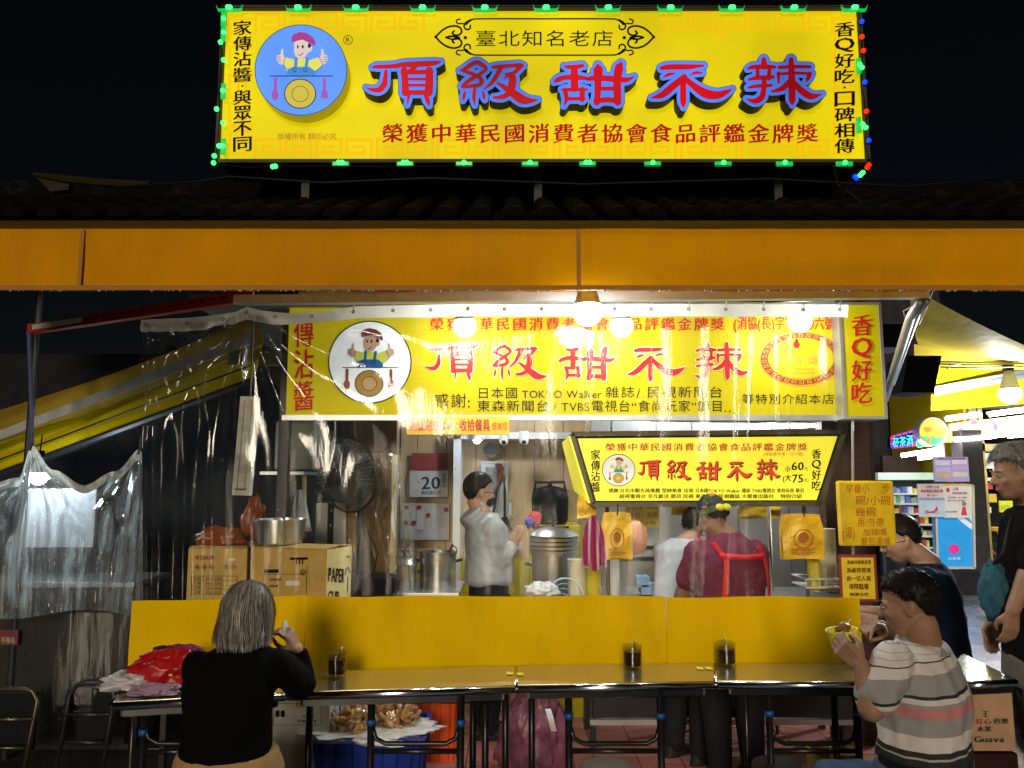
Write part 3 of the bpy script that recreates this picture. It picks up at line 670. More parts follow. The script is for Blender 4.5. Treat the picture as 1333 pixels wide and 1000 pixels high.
# ------------------------------------------------------------------ hanging price lightbox over the counter
YH = 4.58
fh = lambda x, y, d=0: at(x, y, YH - d)
TH = lambda x, y: (846 + (x - 529) * .313, 612 + (y - 108) * .45)
def price_sign():
    top = [(748, 570), (1093, 567)]; P = [fh(752, 571), fh(1090, 568), fh(1063, 651), fh(776, 652)]
    c = at(920, 652, YH)
    t = thing('price_lightbox_sign', 'hanging yellow price sign with slanted ends above the two sellers', 'lightbox sign', (c.x, YH + .15, c.z))
    m_f = mat('price_sign_face', (.8, .72, .05), rough=.35, emis=(.80, .70, .03), es=.72, evar=.08, var=.03)
    mb = MB(); mb.poly([p + Vector((0, -.0, 0)) for p in P]); mb.build('sign_face', m_f, t)
    O = [fh(744, 565), fh(1098, 562), fh(1067, 656), fh(771, 657)]
    fr = MB()
    for i in range(4): fr.bar(O[i] + Vector((0, .01, 0)), O[(i + 1) % 4] + Vector((0, .01, 0)), .028, .05, up=(0, 1, 0))
    fr.build('frame', mat('brown_steel_frame', (.10, .085, .045), rough=.4, metal=.5), t)
    back = MB(); back.prism([p + Vector((0, .035, 0)) for p in O][::-1], (0, .30, 0)); back.build('case', m_tin, t)
    # slanting left end with its own print
    S = [fh(737, 575), fh(742, 570, ), fh(770, 655), fh(757, 640)]
    ls = MB(); L0 = fh(738, 574) + Vector((0, .03, 0)); L1 = fh(755, 640) + Vector((0, .03, 0))
    ls.prism([fh(743, 568) + Vector((-.004, -.02, 0)), fh(769, 655) + Vector((-.004, -.02, 0)), L1 + Vector((-.0, .25, 0)), L0 + Vector((-.0, .25, 0))], (-.012, 0, 0)); ls.build('end_panel', m_f, t)
    k = MB(); text_px(k, fh, 787, 576, 1052, 588, TEXTS['topline'], 'B', .06, gap=.1, d=.003); text_px(k, fh, 993, 588.5, 1046, 593.5, '(消協長字第一○六號)', 'R', 0, d=.003)
    k.build('award_lettering', mat('price_red', (.5, .05, .02), emis=(.4, .03, .01), es=.4), t)
    for i in range(5):
        mb = MB(); hero_char(mb, i, fh, lambda x, y: (TH(x, y)[0] + 1.2, TH(x, y)[1] + 1.2), .2, .002); ch = mb.build('printed_character', m_black, t)
        mb = MB(); hero_char(mb, i, fh, TH, 0.1, .0055); mb.build('character_face', mat('price_hero', (.6, .03, .01), emis=(.62, .04, .01), es=.6), ch)
    k = MB(); text_px(k, fh, 769.5, 585, 781, 641, '家傳沾醬', 'B', .08, True, d=.003); text_px(k, fh, 1057, 584, 1068.5, 639, '香Q好吃', 'B', .08, True, d=.003)
    text_px(k, fh, 1022, 606, 1029, 615, '小', 'B', 0, d=.003); text_px(k, fh, 1030, 598, 1047, 613, '60', 'B', 0, d=.003); text_px(k, fh, 1047, 608, 1052, 613, '元', 'R', 0, d=.003)
    text_px(k, fh, 1019, 617, 1030, 627, '(大', 'B', 0, d=.003); text_px(k, fh, 1031, 614, 1046, 629, '75', 'B', 0, d=.003); text_px(k, fh, 1046, 622, 1053, 628, '元)', 'R', 0, d=.003)
    text_px(k, fh, 792, 635.5, 903, 641.5, '感謝:台北市觀光局推薦 型帥美食 店家', 'B', 0, d=.003); text_px(k, fh, 905, 635.5, 1047, 641.5, '日本國TOKYO Walker 雜誌 TVBS電視台 食尚玩家 節目', 'B', 0, d=.003)
    text_px(k, fh, 806, 643, 903, 649, '超視電視台 非凡鮮活 節目 民視', 'B', 0, d=.003); text_px(k, fh, 905, 643, 1044, 649, '東森新聞 民視雜誌 大都會出版社… 特別介紹', 'B', 0, d=.003)
    k.build('lettering', m_black, t)
    d = MB(); ell_px(d, fh, 805.3, 612, 21.3, 20.6, .002, 40); disc = d.build('emblem_disc', mat('price_emblem_white', (.75, .74, .68), emis=(.8, .78, .66), es=.4), t)
    k = MB(); ring_px(k, fh, 805.3, 612, 21.8, 21, .9, .0035); k.build('disc_edge', m_black, disc)
    E = lambda n, c: mat(n, c, rough=.4, emis=c, es=.4)
    emblem(disc, fh, 805.3, 612, 20.5, .0035, dict(skin=E('p_skin', (.55, .38, .25)), cap=E('p_cap', (.22, .03, .02)), shirt=E('p_shirt', (.6, .6, .05)), bib=E('p_bib', (.02, .25, .3)),
        plate=E('p_plate', (.5, .28, .03)), plate_in=E('p_plate2', (.6, .35, .1)), tool=E('p_tool', (.4, .05, .03)), line=m_black), fine=False)
    for px in (800, 1040):
        p = fh(px, 563) + Vector((0, .15, 0)); MB().tube([p, p + Vector((0, 0, .55))], .006).build('hanger', m_alu, t)
price_sign()

# small notice under the long sign
def small_notice():
    Yn = YM - .09; f = lambda x, y, d=0: at(x, y, Yn - d); a = f(529, 566); b = f(663, 542)
    t = thing('tidy_up_notice', 'small yellow notice strip with red characters under the long sign', 'notice', ((a.x + b.x) / 2, Yn, a.z))
    m = MB(); m.box(((a.x + b.x) / 2, Yn + .008, (a.z + b.z) / 2), (b.x - a.x, .014, b.z - a.z), bev=.003); m.build('board', mat('orange_yellow_board', (.85, .50, .02), rough=.4, emis=(.8, .42, .01), es=.12), t)
    k = MB(); text_px(k, f, 533, 545, 572, 562, '用餐完畢', 'B', 0, d=.003); text_px(k, f, 574, 549, 597, 560, '請幫忙', 'R', .05, d=.003); text_px(k, f, 598, 545, 638, 562, '收拾餐具', 'B', 0, d=.003); text_px(k, f, 640, 549, 661, 560, '感謝您', 'R', .05, d=.003)
    k.build('lettering', m_redpaper, t)
    k = MB()
    for x in (533, 600, 659): k.tube([f(x, 543.5, -.005), f(x, 536, -.005)], .002, 5)
    k.build('hanger', m_alu, t)
small_notice()
# ------------------------------------------------------------------ ground, wet street, paved stall floor
def wet_asphalt():
    m = mat('wet_asphalt', (.26, .27, .28), rough=.3, var=.4, vs=3, bump=.25, bs=120)
    nt = m.node_tree; n = nt.nodes; l = nt.links; p = n['Principled BSDF']
    tc = n.new('ShaderNodeTexCoord'); nz = n.new('ShaderNodeTexNoise'); nz.inputs['Scale'].default_value = .9; nz.inputs['Detail'].default_value = 5
    l.new(tc.outputs['Object'], nz.inputs['Vector']); mr = n.new('ShaderNodeMapRange'); mr.inputs[1].default_value = .42; mr.inputs[2].default_value = .6; mr.inputs[3].default_value = .12; mr.inputs[4].default_value = .42
    l.new(nz.outputs[0], mr.inputs[0]); l.new(mr.outputs[0], p.inputs['Roughness']); p.inputs['Specular IOR Level'].default_value = .8
    p.inputs['Coat Weight'].default_value = .7; p.inputs['Coat Roughness'].default_value = .22
    return m
g = MB(); g.poly([(-60, -20, 0), (60, -20, 0), (60, 80, 0), (-60, 80, 0)]); tag(g.build('ground', wet_asphalt()), None, None, kind='structure')
m_tile = mat('brick_red_paver', (.34, .13, .10), rough=.35, var=.3, vs=6, bump=.12, bs=50, wear=.3)
m_grout = mat('dark_joint', (.03, .025, .025), rough=.85)
pf = MB(); pf.box((-.35, 5.6, .006), (5.9, 5.0, .012)); pav = tag(pf.build('stall_floor', m_grout), None, None, kind='structure')
tm = []
for k in range(4):
    mb = MB(); mb.box((0, 0, .007), (.236, .114, .014)); tm.append(mb.mesh('paving_brick', m_tile))
rows = []
for j in range(25):
    for i in range(12):
        x = -.62 + i * .242 + (j % 2) * .0; y = 3.98 + j * .12
        o = bpy.data.objects.new('paving_brick', tm[(i * 7 + j * 3) % 4]); COL.objects.link(o); o.parent = pav
        o.location = (x, y, .0115 + random.uniform(-.0015, .0015)); o.rotation_euler = (random.uniform(-.006, .006), random.uniform(-.006, .006), random.uniform(-.008, .008))

# ------------------------------------------------------------------ tiled roof above the stall
m_rooftile = mat('dark_roof_tile', (.0035, .0032, .003), rough=.85, spec=.06, var=.35, bump=.2, wear=.3)
rt = thing('tiled_roof', 'dark tiled roof of the stall under the rooftop sign', 'roof', (0, 4.3, 2.98))
EA, RI = (3.95, 2.97), (5.2, 3.52)      # eave and ridge: (y, z)
sl = MB(); sl.prism([(-3.7, EA[0], EA[1] - .03), (-3.7, RI[0], RI[1] - .03), (-3.7, RI[0], RI[1] - .11), (-3.7, EA[0], EA[1] - .11)], (9.4, 0, 0)); sl.build('roof_deck', m_rooftile, rt)
dyz = Vector((0, RI[0] - EA[0], RI[1] - EA[1])); Ls = dyz.length; dv = dyz / Ls
tile = MB()
n = 7
def tfn(u, v):
    a = PI * u; return Vector((-.06 * math.cos(a), 0, .05 * math.sin(a) + .004)) + dv * (v * .30 - .0)
tile.grid(tfn, n, 1); tile.grid(lambda u, v: tfn(u, v) + Vector((0, 0, -.012)), n, 1)
tile.add([tfn(i / n, 0) for i in range(n + 1)] + [Vector((0, 0, .0))], [(i, i + 1, n + 1) for i in range(n)])
tmesh = tile.mesh('roof_tile', m_rooftile, 'auto')
pan = MB(); pan.grid(lambda u, v: Vector((-.07 + .14 * u, 0, .012 - .012 * math.sin(PI * u))) + dv * (v * Ls), 4, 1)
px_ = -3.6
count = 0
while px_ < 5.6:
    for r in range(5):
        o = bpy.data.objects.new('roof_tile', tmesh); COL.objects.link(o); o.parent = rt
        o.location = Vector((px_ + random.uniform(-.006, .006), EA[0] - .03, EA[1])) + dv * (r * .262) + Vector((0, 0, .006 * (1 if r % 2 else 0) + .004)) - Vector(rt.location)
    px_ += .19
rg = MB(); rg.box((1.0, 5.2, 3.56), (9.4, .16, .10), bev=.02); rg.tube([(-3.7, 5.2, 3.63), (5.7, 5.2, 3.63)], .06, 10); rg.build('ridge', m_rooftile, rt)
ev = MB(); ev.box((1.0, EA[0] - .05, EA[1] - .09), (9.4, .03, .12)); ev.build('eave_board', m_rooftile, rt)
# pale upturned gutter at the far left
gt = MB(); P = [at(x, y, 4.3) for x, y in ((44, 227), (62, 230), (90, 234), (130, 238), (196, 241))]
gt.tube(P, [.012, .02, .026, .026, .024], 8); gt.prism([P[0], P[1], P[2], P[2] + Vector((0, 0, -.06)), P[1] + Vector((.02, 0, -.09))], (0, .05, 0))
tag(gt.build('roof_gutter', mat('pale_gutter', (.025, .02, .01), rough=.5)), 'pale upturned gutter piece left of the tiled roof', 'gutter')
# flat neighbour roof left
nb = MB(); nb.box((-5.4, 8.0, 1.5), (3.6, .3, 3.0)); tag(nb.build('side_wall', mat('dark_blue_wall', (.003, .006, .013), rough=.8, var=.3, bump=.3)), 'dark bluish wall of the next building at far left', 'wall')
dp = MB(); p = at(60, 280, 4.6); dp.tube([(p.x, 4.6, 0.), (p.x, 4.6, 2.9)], .02, 8); tag(dp.build('dark_pole', m_darkmetal), 'thin dark upright pole at far left behind the awning', 'pole')

# ------------------------------------------------------------------ yellow awning valance across the front
YV = 3.30
m_awn = cloth_sheet('awning_canvas', (.68, .29, .001), transl=.08, bump=.22, rough=.62, wear=.10)
m_awntop = cloth_sheet('awning_top_canvas', (.10, .05, .006), transl=.1, bump=.2, rough=.7)
m_seam = mat('canvas_seam', (.40, .16, .006), rough=.7)
aw = thing('front_awning', 'wide yellow canvas awning valance across the whole stall front', 'awning', (0, YV, 2.42))
za, zb = at(666, 379, YV).z, at(666, 298, YV).z; zt = at(666, 284, YV).z
def valance(x0, x1):
    m = MB(); nu = 60
    m.grid(lambda u, v: Vector((x0 + (x1 - x0) * u, YV + .006 * math.sin(9 * (x0 + (x1 - x0) * u)) * (1 - v) + .01 * noise.noise(Vector((3 * (x0 + (x1 - x0) * u), v, 0))), za + (zb - za) * v + .004 * noise.noise(Vector((12 * (x0 + (x1 - x0) * u), 5, 0))) * (1 - v))), nu, 6)
    return m
xs = [-2.9, at(107, 330, YV).x, at(753, 330, YV).x, 2.9]
for i in range(3):
    valance(xs[i] + .001, xs[i + 1] - .001).build('valance_panel', m_awn, aw, True)
for x in xs[1:3]: MB().box((x, YV - .008, (za + zb) / 2), (.018, .004, zb - za - .01)).build('seam', m_seam, aw)
MB().box((0, YV - .012, za + .012), (5.8, .005, .022)).build('hem', m_seam, aw)
tp = MB(); tp.grid(lambda u, v: Vector((-2.9 + 5.8 * u, YV + .004 + 1.0 * v, zb + .002 + (zt - zb) * 1.0 * min(1, v * 12) + .20 * v)), 30, 24); tp.build('top_canvas', m_awntop, aw, True)
fb = MB(); fb.box((0, YV + .035, zb - .02), (5.8, .03, .03)); fb.build('front_bar', m_alu, aw)
m = MB(); random.seed(3)
for i in range(150):      # water drops hanging from the hem
    x = random.uniform(-2.4, 2.4); r = random.uniform(.0025, .005); m.sphere((x, YV - .012, za - .001), r, 4, sc=(1, 1, 1.3))
dr = m.build('water_drops', mat('water_drop', (.9, .9, .9), rough=.05, spec=1, trans=.6), aw, True); dr['kind'] = 'stuff'

# ------------------------------------------------------------------ rails and struts under the awning
rl = thing('front_rail', 'long grey aluminium rail under the awning carrying the clear curtain', 'rail', (0, 3.68, 2.4))
a = at(306, 391, 3.62); b = at(1207, 383, 3.62)
m = MB(); m.bar((a.x, 3.62, at(306, 391, 3.62).z), (b.x, 3.62, at(1207, 383, 3.62).z), .05, .042); m.build('beam', m_alu, rl)
c2 = at(390, 382, 3.95); d2 = at(1150, 378, 3.95)
m = MB(); m.bar(c2, d2, .05, .04); m.build('rear_beam', m_alu, rl)
m = MB()
for px in (650, 692, 922, 1100): p = at(px, 381, 3.62); m.box((p.x, 3.62, p.z + .012), (.03, .04, .03))
m.build('bracket', m_alu, rl)
for (p, q, w_) in (((1198, 391), (1152, 520), .022), ((1207, 391), (1162, 500), .014)):
    m = MB(); A = at(*p, 3.64); B = at(*q, 4.6); m.tube([A, A.lerp(B, .15) + Vector((-.02, 0, .0)), B], w_, 10); m.build('strut', m_alu, rl, True)
# posts carrying everything
for (px, Yp) in ((1126, 4.95), (372, 4.62)):
    p = at(px, 540, Yp)
    m = MB(); m.box((p.x, Yp, 1.4), (.06, .06, 2.8)); tag(m.build('stall_post', m_darkmetal), 'dark steel post at the right end of the long sign' if px > 700 else 'dark steel post behind the left end of the long sign', 'post')
# red slotted bar, left
rb_ = thing('red_slotted_bar', 'red slotted steel bar jutting out at upper left', 'steel bar', at(60, 425, 4.5))
A = at(330, 383, 3.7); B = at(36, 428, 4.5)
m = MB(); m.bar(A, B, .006, .055); m.bar(A + Vector((0, .02, -.027)), B + Vector((0, .02, -.027)), .045, .005); m.build('bar', mat('red_oxide_paint', (.36, .035, .03), rough=.5, wear=.5), rb_)
dd_ = (B - A)
m = MB()
for i in range(17):
    t0 = .10 + i * .042; P0 = A + dd_ * t0 + Vector((0, -.005, .004)); P1 = A + dd_ * (t0 + .022) + Vector((0, -.005, .004)); m.bar(P0, P1, .002, .008)
m.build('slot', m_black, rb_)
m = MB(); m.bar(A + dd_ * .72 + Vector((0, -.007, .002)), A + dd_ * .97 + Vector((0, -.007, .002)), .003, .03); m.build('white_tape', mat('old_tape', (.6, .56, .5), rough=.6, wear=.8), rb_)
m = MB(); m.tube([B + Vector((0, .01, 0)), at(40, 500, 4.5), at(42, 582, 4.5)], .012, 6); tag(m.build('hanging_strap', mat('blue_strap', (.05, .07, .16), rough=.7)), 'dark blue strap hanging from the red bar', 'strap')

# ------------------------------------------------------------------ left side awning sloping down
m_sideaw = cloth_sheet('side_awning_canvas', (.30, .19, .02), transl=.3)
sa = thing('side_awning', 'yellow side awning sloping down to the left with pale rail', 'awning', at(150, 500, 5.2))
A0, A1 = at(330, 412, 4.7), at(-30, 545, 5.4); B0, B1 = at(330, 492, 4.7), at(-30, 625, 5.4)
C0, C1 = at(330, 440, 4.6), at(-30, 578, 5.25)
sg = lambda P, Q, S, T: (lambda u, v: P.lerp(Q, u).lerp(S.lerp(T, u), v) + Vector((0, .04 * math.sin(5 * u + 2 * v) * .6, -.03 * math.sin(PI * u) )))
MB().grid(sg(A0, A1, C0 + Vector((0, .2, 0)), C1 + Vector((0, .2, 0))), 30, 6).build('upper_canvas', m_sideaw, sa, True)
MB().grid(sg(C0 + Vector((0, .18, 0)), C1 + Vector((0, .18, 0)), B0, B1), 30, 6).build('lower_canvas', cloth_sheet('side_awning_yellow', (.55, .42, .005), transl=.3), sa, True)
m = MB(); m.bar(C0, C1, .012, .06); m.build('pale_rail', mat('pale_rail_paint', (.28, .26, .22), rough=.5, wear=.4), sa)
m = MB(); m.tube([B0 + Vector((0, -.02, .08)), B1 + Vector((0, -.02, .08))], .006, 6); m.build('cable', m_blackpl, sa)
m = MB(); m.tube([B0 + Vector((0, 0, -.02)), B1 + Vector((0, 0, -.02))], .028, 8); m.build('lower_pole', m_darkmetal, sa)

# ------------------------------------------------------------------ back of the stall
WB = 6.3
bw = thing('wooden_back_wall', 'pale wooden panel wall behind the man in the grey jacket', 'wall', at(640, 780, WB))
x0, x1 = at(505, 600, WB).x, at(772, 600, WB).x
n = 7
for i in range(n):
    xa = x0 + (x1 - x0) * i / n; xb = x0 + (x1 - x0) * (i + 1) / n
    m = MB(); m.box(((xa + xb) / 2, WB + .03 + random.uniform(0, .002), 1.35), (xb - xa - .005, .05, 2.3)); m.build('wall_panel', m_wood, bw)
MB().box(((x0 + x1) / 2, WB + .07, 1.35), (x1 - x0, .03, 2.3)).build('backing', m_darkwood, bw)
ck = MB(); ck.box(((x0 + x1) / 2 + .1, WB - .06, .48), (x1 - x0 - .2, .10, .96)); ck.build('yellow_dado', mat('yellow_paint_board', (.62, .52, .01), rough=.45, var=.1), bw)
p = at(596, 600, 6.1); q = at(596, 780, 6.1)
m = MB(); m.box((p.x, 6.15, 1.3), (.055, .3, 2.25)); m.build('door_jamb', m_white, bw)
m = MB(); m.box(((p.x + at(768, 568, 6.1).x) / 2, 6.15, at(600, 568, 6.1).z + .0), (1.1, .3, .05)); m.build('door_head', m_white, bw)
p = at(767, 600, 6.1); m = MB(); m.box((p.x, 6.15, 1.3), (.04, .2, 2.25)); m.build('door_jamb', m_wood, bw)
# dark upper strip, dark room
m = MB(); m.box((1.0, 7.6, 1.6), (4.2, .1, 3.2)); tag(m.build('rear_wall', mat('dark_room_wall', (.05, .045, .05), rough=.8)), 'dark rear wall seen past the wooden wall', 'wall')
# stainless splash wall behind the sellers
YS = 5.75
m_splash = mat('splash_steel', (.55, .55, .53), rough=.38, metal=.75, var=.1, vs=3, stretch=(1, 1, .4), wear=.15)
ss = thing('stainless_splash_wall', 'stainless steel panel wall behind the two sellers', 'wall', at(940, 780, YS))
xe = [at(px, 700, YS).x for px in (772, 858, 905, 962, 1030, 1092)]
for a_, b_ in zip(xe, xe[1:]):
    m = MB(); m.box(((a_ + b_) / 2, YS + .02 + random.uniform(0, .004), 1.2), (b_ - a_ - .006, .02, 1.9)); m.build('steel_panel', m_splash, ss)
m = MB()
for z in (1.02, 1.1): m.box(((xe[0] + xe[2]) / 2, YS - .02, z), (xe[2] - xe[0], .05, .02))
m.build('shelf', m_darkmetal, ss)
# left: dark back, wood posts
m = MB(); a_, b_ = at(455, 700, 5.1), at(516, 700, 5.1); m.box(((a_.x + b_.x) / 2, 5.1, 1.0), (b_.x - a_.x, .12, 2.0)); m.build('wooden_pillar', m_darkwood)
tag(bpy.data.objects['wooden_pillar'], 'brown wooden pillar right of the round fan', 'pillar')
m = MB(); m.box((-2.6, 6.2, 1.3), (3.4, .1, 2.6)); tag(m.build('left_rear_wall', mat('dark_grey_partition', (.012, .014, .018), rough=.7, var=.3, wear=.4)), 'dark grey partition behind the boxes and fan at left', 'wall')
m = MB(); p = at(513, 560, 4.9)
p = at(514, 600, 4.95); m.box((p.x, 4.95, 1.1), (.03, .03, 1.3)); tag(m.build('white_post', m_white), 'thin white post between the brown pillar and the calendar', 'post')
# ceiling of the stall under the roof
m = MB(); m.box((.0, 5.9, 2.62), (3.7, 3.2, .05)); tag(m.build('stall_ceiling', mat('dusty_ceiling', (.12, .115, .10), rough=.8, wear=.5)), None, None, kind='structure')
for i, Yb in enumerate((4.85, 5.5)):
    m = MB(); m.box((.0, Yb, 2.36 if i == 0 else 2.45), (3.6, .05, .08)); tag(m.build('ceiling_beam', m_greycase), ('grey ceiling beam right behind the long sign', 'grey ceiling beam deeper in the stall')[i], 'beam')
m = MB(); a_ = at(845, 545, 5.0); b_ = at(1090, 548, 5.0); m.tube([a_, b_], .02, 8); m.tube([a_ + Vector((0, .15, .05)), b_ + Vector((0, .15, -.02))], .012, 8); tag(m.build('ceiling_pipe', m_alu), 'pale pipes under the ceiling above the price sign', 'pipe')

m = MB(); P_l = [at(x, y, 3.9) for x, y in ((300, 388), (420, 392), (600, 389), (700, 393), (850, 388), (1000, 393), (1150, 387))]; m.tube([Vector(p) for p in P_l], .006, 6)
tag(m.build('lamp_cable', m_blackpl, None, True), 'black lamp cable sagging along the beams above the long sign', 'cable')
m = MB(); m.tube([at(x, y, 4.25) for x, y in ((150, 244), (260, 236), (300, 230), (420, 238), (560, 232), (760, 240), (1000, 233), (1180, 243), (1330, 228))], .006, 6); m.tube([at(x, y, 4.3) for x, y in ((1085, 214), (1090, 240), (1120, 262), (1118, 284))], .005, 6)
tag(m.build('roof_cable', m_blackpl, None, True), 'loose dark cable lying over the roof below the rooftop sign', 'cable')
# ------------------------------------------------------------------ bulbs
m_glow = emit('led_bulb_glow', (.90, .96, 1.), 165.)
m_glowb = emit('far_bulb_glow', (.90, .96, 1.), 1000.)
def bulb(px, py, Y, r, label, name='led_bulb_lamp', glow=None, drop=.25):
    c = at(px, py, Y); t = thing(name, label, 'light bulb', c)
    m = MB(); prof = [(0.001, -r)] + [(r * math.sin(a), -r * math.cos(a)) for a in [PI * i / 16 for i in range(1, 11)]]
    m.lathe(prof, c, 20); m.build('glass', glow or m_glow, t, True)
    m = MB(); m.lathe([(r * .93, r * .40), (r * .75, r * 1.0), (r * .45, r * 1.9), (r * .42, r * 2.3), (.001, r * 2.32)], c, 16); m.build('heat_sink', m_white, t, True)
    m = MB(); m.lathe([(r * .5, r * 2.2), (r * .5, r * 3.0), (.001, r * 3.05)], c, 12); m.tube([c + Vector((0, 0, r * 3)), c + Vector((.005, 0, r * 3 + drop))], .004, 6); m.build('socket', m_blackpl, t, True)
    return t
bulb(765, 405, 3.46, .068, 'large lit bulb hanging in front under the awning centre', drop=.1)
bulb(605, 424, 4.12, .062, 'lit bulb before the left half of the long sign', drop=.05)
bulb(809, 424, 4.12, .062, 'lit bulb before the middle of the long sign', drop=.05)
bulb(1041, 418, 4.12, .062, 'lit bulb above the oval medal print', drop=.05)
bulb(50, 620, 4.75, .052, 'lit bulb glowing behind the clear side sheet at left', drop=.1, glow=emit('left_bulb_glow', (.72, .88, 1.), 220.))
bulb(1315, 512, 6.4, .085, 'lit bulb hanging under the neighbour awning at right', glow=m_glowb, drop=.03)
# spots and tube inside the stall
t = thing('ceiling_spotlight', 'small bluish spotlight over the doorway', 'spotlight', at(621, 572, 5.9)); c = at(621, 573, 5.9)
m = MB(); m.sphere(c, .028, 8); m.build('lens', emit('spot_glow', (.6, .75, 1.), 60.), t, True); m = MB(); m.lathe([(.045, .0), (.04, .08), (.001, .085)], c + Vector((0, .02, 0)), 14); m.build('housing', m_white, t, True)
t = thing('fluorescent_tube_lamp', 'white fluorescent tube lamp above the price sign', 'tube lamp', at(1020, 552, 4.9)); a_ = at(975, 556, 5.1); b_ = at(1085, 553, 5.1)
m = MB(); m.tube([a_, b_], .014, 10); m.build('tube', emit('tube_glow', (.9, .96, 1.), 70.), t, True); m = MB(); m.bar(a_ + Vector((0, 0, .04)), b_ + Vector((0, 0, .04)), .06, .04); m.build('fixture', m_white, t)
for px, lb, yy in ((660, 'lit bulb over the doorway man under the ceiling', 5.3), (900, 'lit bulb under the ceiling above the sellers', 5.25)):
    c = Vector((at(px, 600, yy).x, yy, 2.28)); t = thing('ceiling_bulb', lb, 'light bulb', c)
    m = MB(); m.sphere(c, .055, 8); m.build('glass', emit('ceiling_bulb_glow', (.90, .96, 1.), 230.), t, True); m = MB(); m.tube([c + Vector((0, 0, .05)), c + Vector((0, 0, .2))], .02, 8); m.build('socket', m_white, t, True)
# ------------------------------------------------------------------ counters and equipment inside the stall
m_counter = mat('counter_dark_steel', (.04, .04, .04), rough=.35, metal=.7, wear=.3)
# work counter behind the yellow sheet at right
ct = thing('steel_work_counter', 'dark steel work counter beyond the sellers', 'counter', (.95, 4.90, 0))
xa, xb = at(765, 900, 4.7).x, at(1108, 900, 4.7).x
m = MB(); m.box(((xa + xb) / 2, 4.90, .88), (xb - xa, .52, .03), bev=.004); m.build('counter_top', m_steel, ct)
for i in range(3):
    w_ = (xb - xa - .04) / 3; m = MB(); m.box((xa + .02 + w_ * (i + .5), 4.68, .53), (w_ - .01, .03, .62), bev=.004); m.build('cabinet_panel', m_counter, ct)
m = MB(); m.box(((xa + xb) / 2, 4.70, .19), (xb - xa - .02, .05, .03)); m.build('lower_rail', m_steel, ct)
for x in (xa + .03, xb - .03, (xa + xb) / 2):
    for y in (4.72, 5.10): MB().box((x, y, .43), (.035, .035, .86)).build('leg', m_darkmetal, ct)
# yellow equipment stand behind, with dark machine on it
a, b = at(690, 775, 5.35), at(757, 684, 5.35)
m = MB(); m.box(((a.x + b.x) / 2, 5.55, b.z / 2), (b.x - a.x, .42, b.z), bev=.006); tag(m.build('yellow_cabinet', mat('bright_yellow_cabinet', (.72, .66, .01), rough=.35, var=.06)), 'bright yellow cabinet behind the steaming pot', 'cabinet')
t = thing('black_cooker', 'black rice cooker on the yellow cabinet', 'cooker', at(716, 684, 5.45)); c = at(716, 682, 5.45)
m = MB(); m.lathe([(.001, 0), (.11, 0), (.125, .03), (.13, .17), (.125, .2), (.09, .25), (.001, .27)], c, 24); m.build('body', m_blackpl, t, 'auto')
m = MB(); m.tube([c + Vector((-.12, 0, .16)), c + Vector((-.10, -.02, .29)), c + Vector((.10, -.02, .29)), c + Vector((.12, 0, .16))], .012, 8); m.build('handle', m_darkmetal, t, True)
m = MB(); m.lathe([(.001, 0), (.16, 0), (.17, .025), (.001, .03)], c + Vector((0, 0, -.035)), 24); m.build('base', m_blackpl, t, 'auto')
m = MB(); m.sphere(c + Vector((0, 0, .285)), .02, 6); m.build('lid_knob', m_steel, t, True)
def crumple(c, sc, seed, amp=.25, n=20, fr=2.4):
    mb = MB(); b0 = len(mb.v); mb.sphere((0, 0, 0), 1, n)
    c = Vector(c)
    mb.v = [tuple(c + Vector((v[0] * sc[0], v[1] * sc[1], v[2] * sc[2])) * (1 + amp * noise.noise(Vector(v) * fr + Vector((seed * 7.1, 0, 0))) + amp * .6 * abs(noise.noise(Vector(v) * fr * 2.7 + Vector((0, seed * 3.3, 0)))))) for v in mb.v]
    return mb
c = at(696, 676, 5.3)
t = thing('coloured_bundle', 'small red and blue cloth bundle beside the black cooker', 'cloth', c)
crumple(c, (.045, .04, .05), 3).build('red_cloth', mat('red_cloth', (.6, .02, .04), rough=.7), t, True); crumple(c + Vector((-.03, -.02, -.02)), (.035, .03, .03), 5).build('blue_cloth', mat('blue_cloth', (.02, .06, .45), rough=.7), t, True)

def stockpot(px, py_bottom, py_top, rpx, Y, label, lid=True, rings=0, group=None):
    c = at(px, py_bottom, Y); zt = at(px, py_top, Y).z; r = rpx * Y / F; h = zt - c.z
    t = thing('stockpot', label, 'pot', c, group=group)
    m = MB(); m.lathe([(.001, 0), (r * .97, 0), (r, .01), (r, h), (r * 1.04, h + .003), (r * 1.04, h + .012), (r * .96, h + .012), (r * .96, .02), (.001, .02)], c, 36); m.build('body', m_steel, t, 'auto')
    z = h + .013
    for i in range(rings):
        m = MB(); m.lathe([(r * .9, z), (r * 1.12, z), (r * 1.13, z + .018), (r * 1.08, z + .022), (r * .9, z + .022)], c, 36); m.build('steamer_ring', m_steel, t, 'auto'); z += .026
    if lid:
        m = MB(); m.lathe([(r * 1.14, z), (r * 1.16, z + .006), (r * .95, z + .03), (r * .5, z + .055), (.001, z + .062)], c, 36); m.build('lid', m_steel, t, 'auto')
        m = MB(); m.lathe([(.01, z + .06), (.012, z + .08), (.03, z + .088), (.03, z + .1), (.001, z + .104)], c, 14); m.build('lid_knob', m_blackpl, t, True)
    for s_ in (-1, 1):
        m = MB(); m.tube([c + Vector((s_ * r, -.05, h * .8)), c + Vector((s_ * (r + .04), -.04, h * .83)), c + Vector((s_ * (r + .04), .04, h * .83)), c + Vector((s_ * r, .05, h * .8))], .006, 6); m.build('handle', m_darkmetal, t, True)
    return t
stockpot(721, 790, 722, 28, 5.0, 'large steel pot with lid and stacked steamer rings', True, 4)
t = stockpot(570, 772, 720, 23, 5.3, 'open steel stockpot with ladle left of the grey-jacketed man', False)
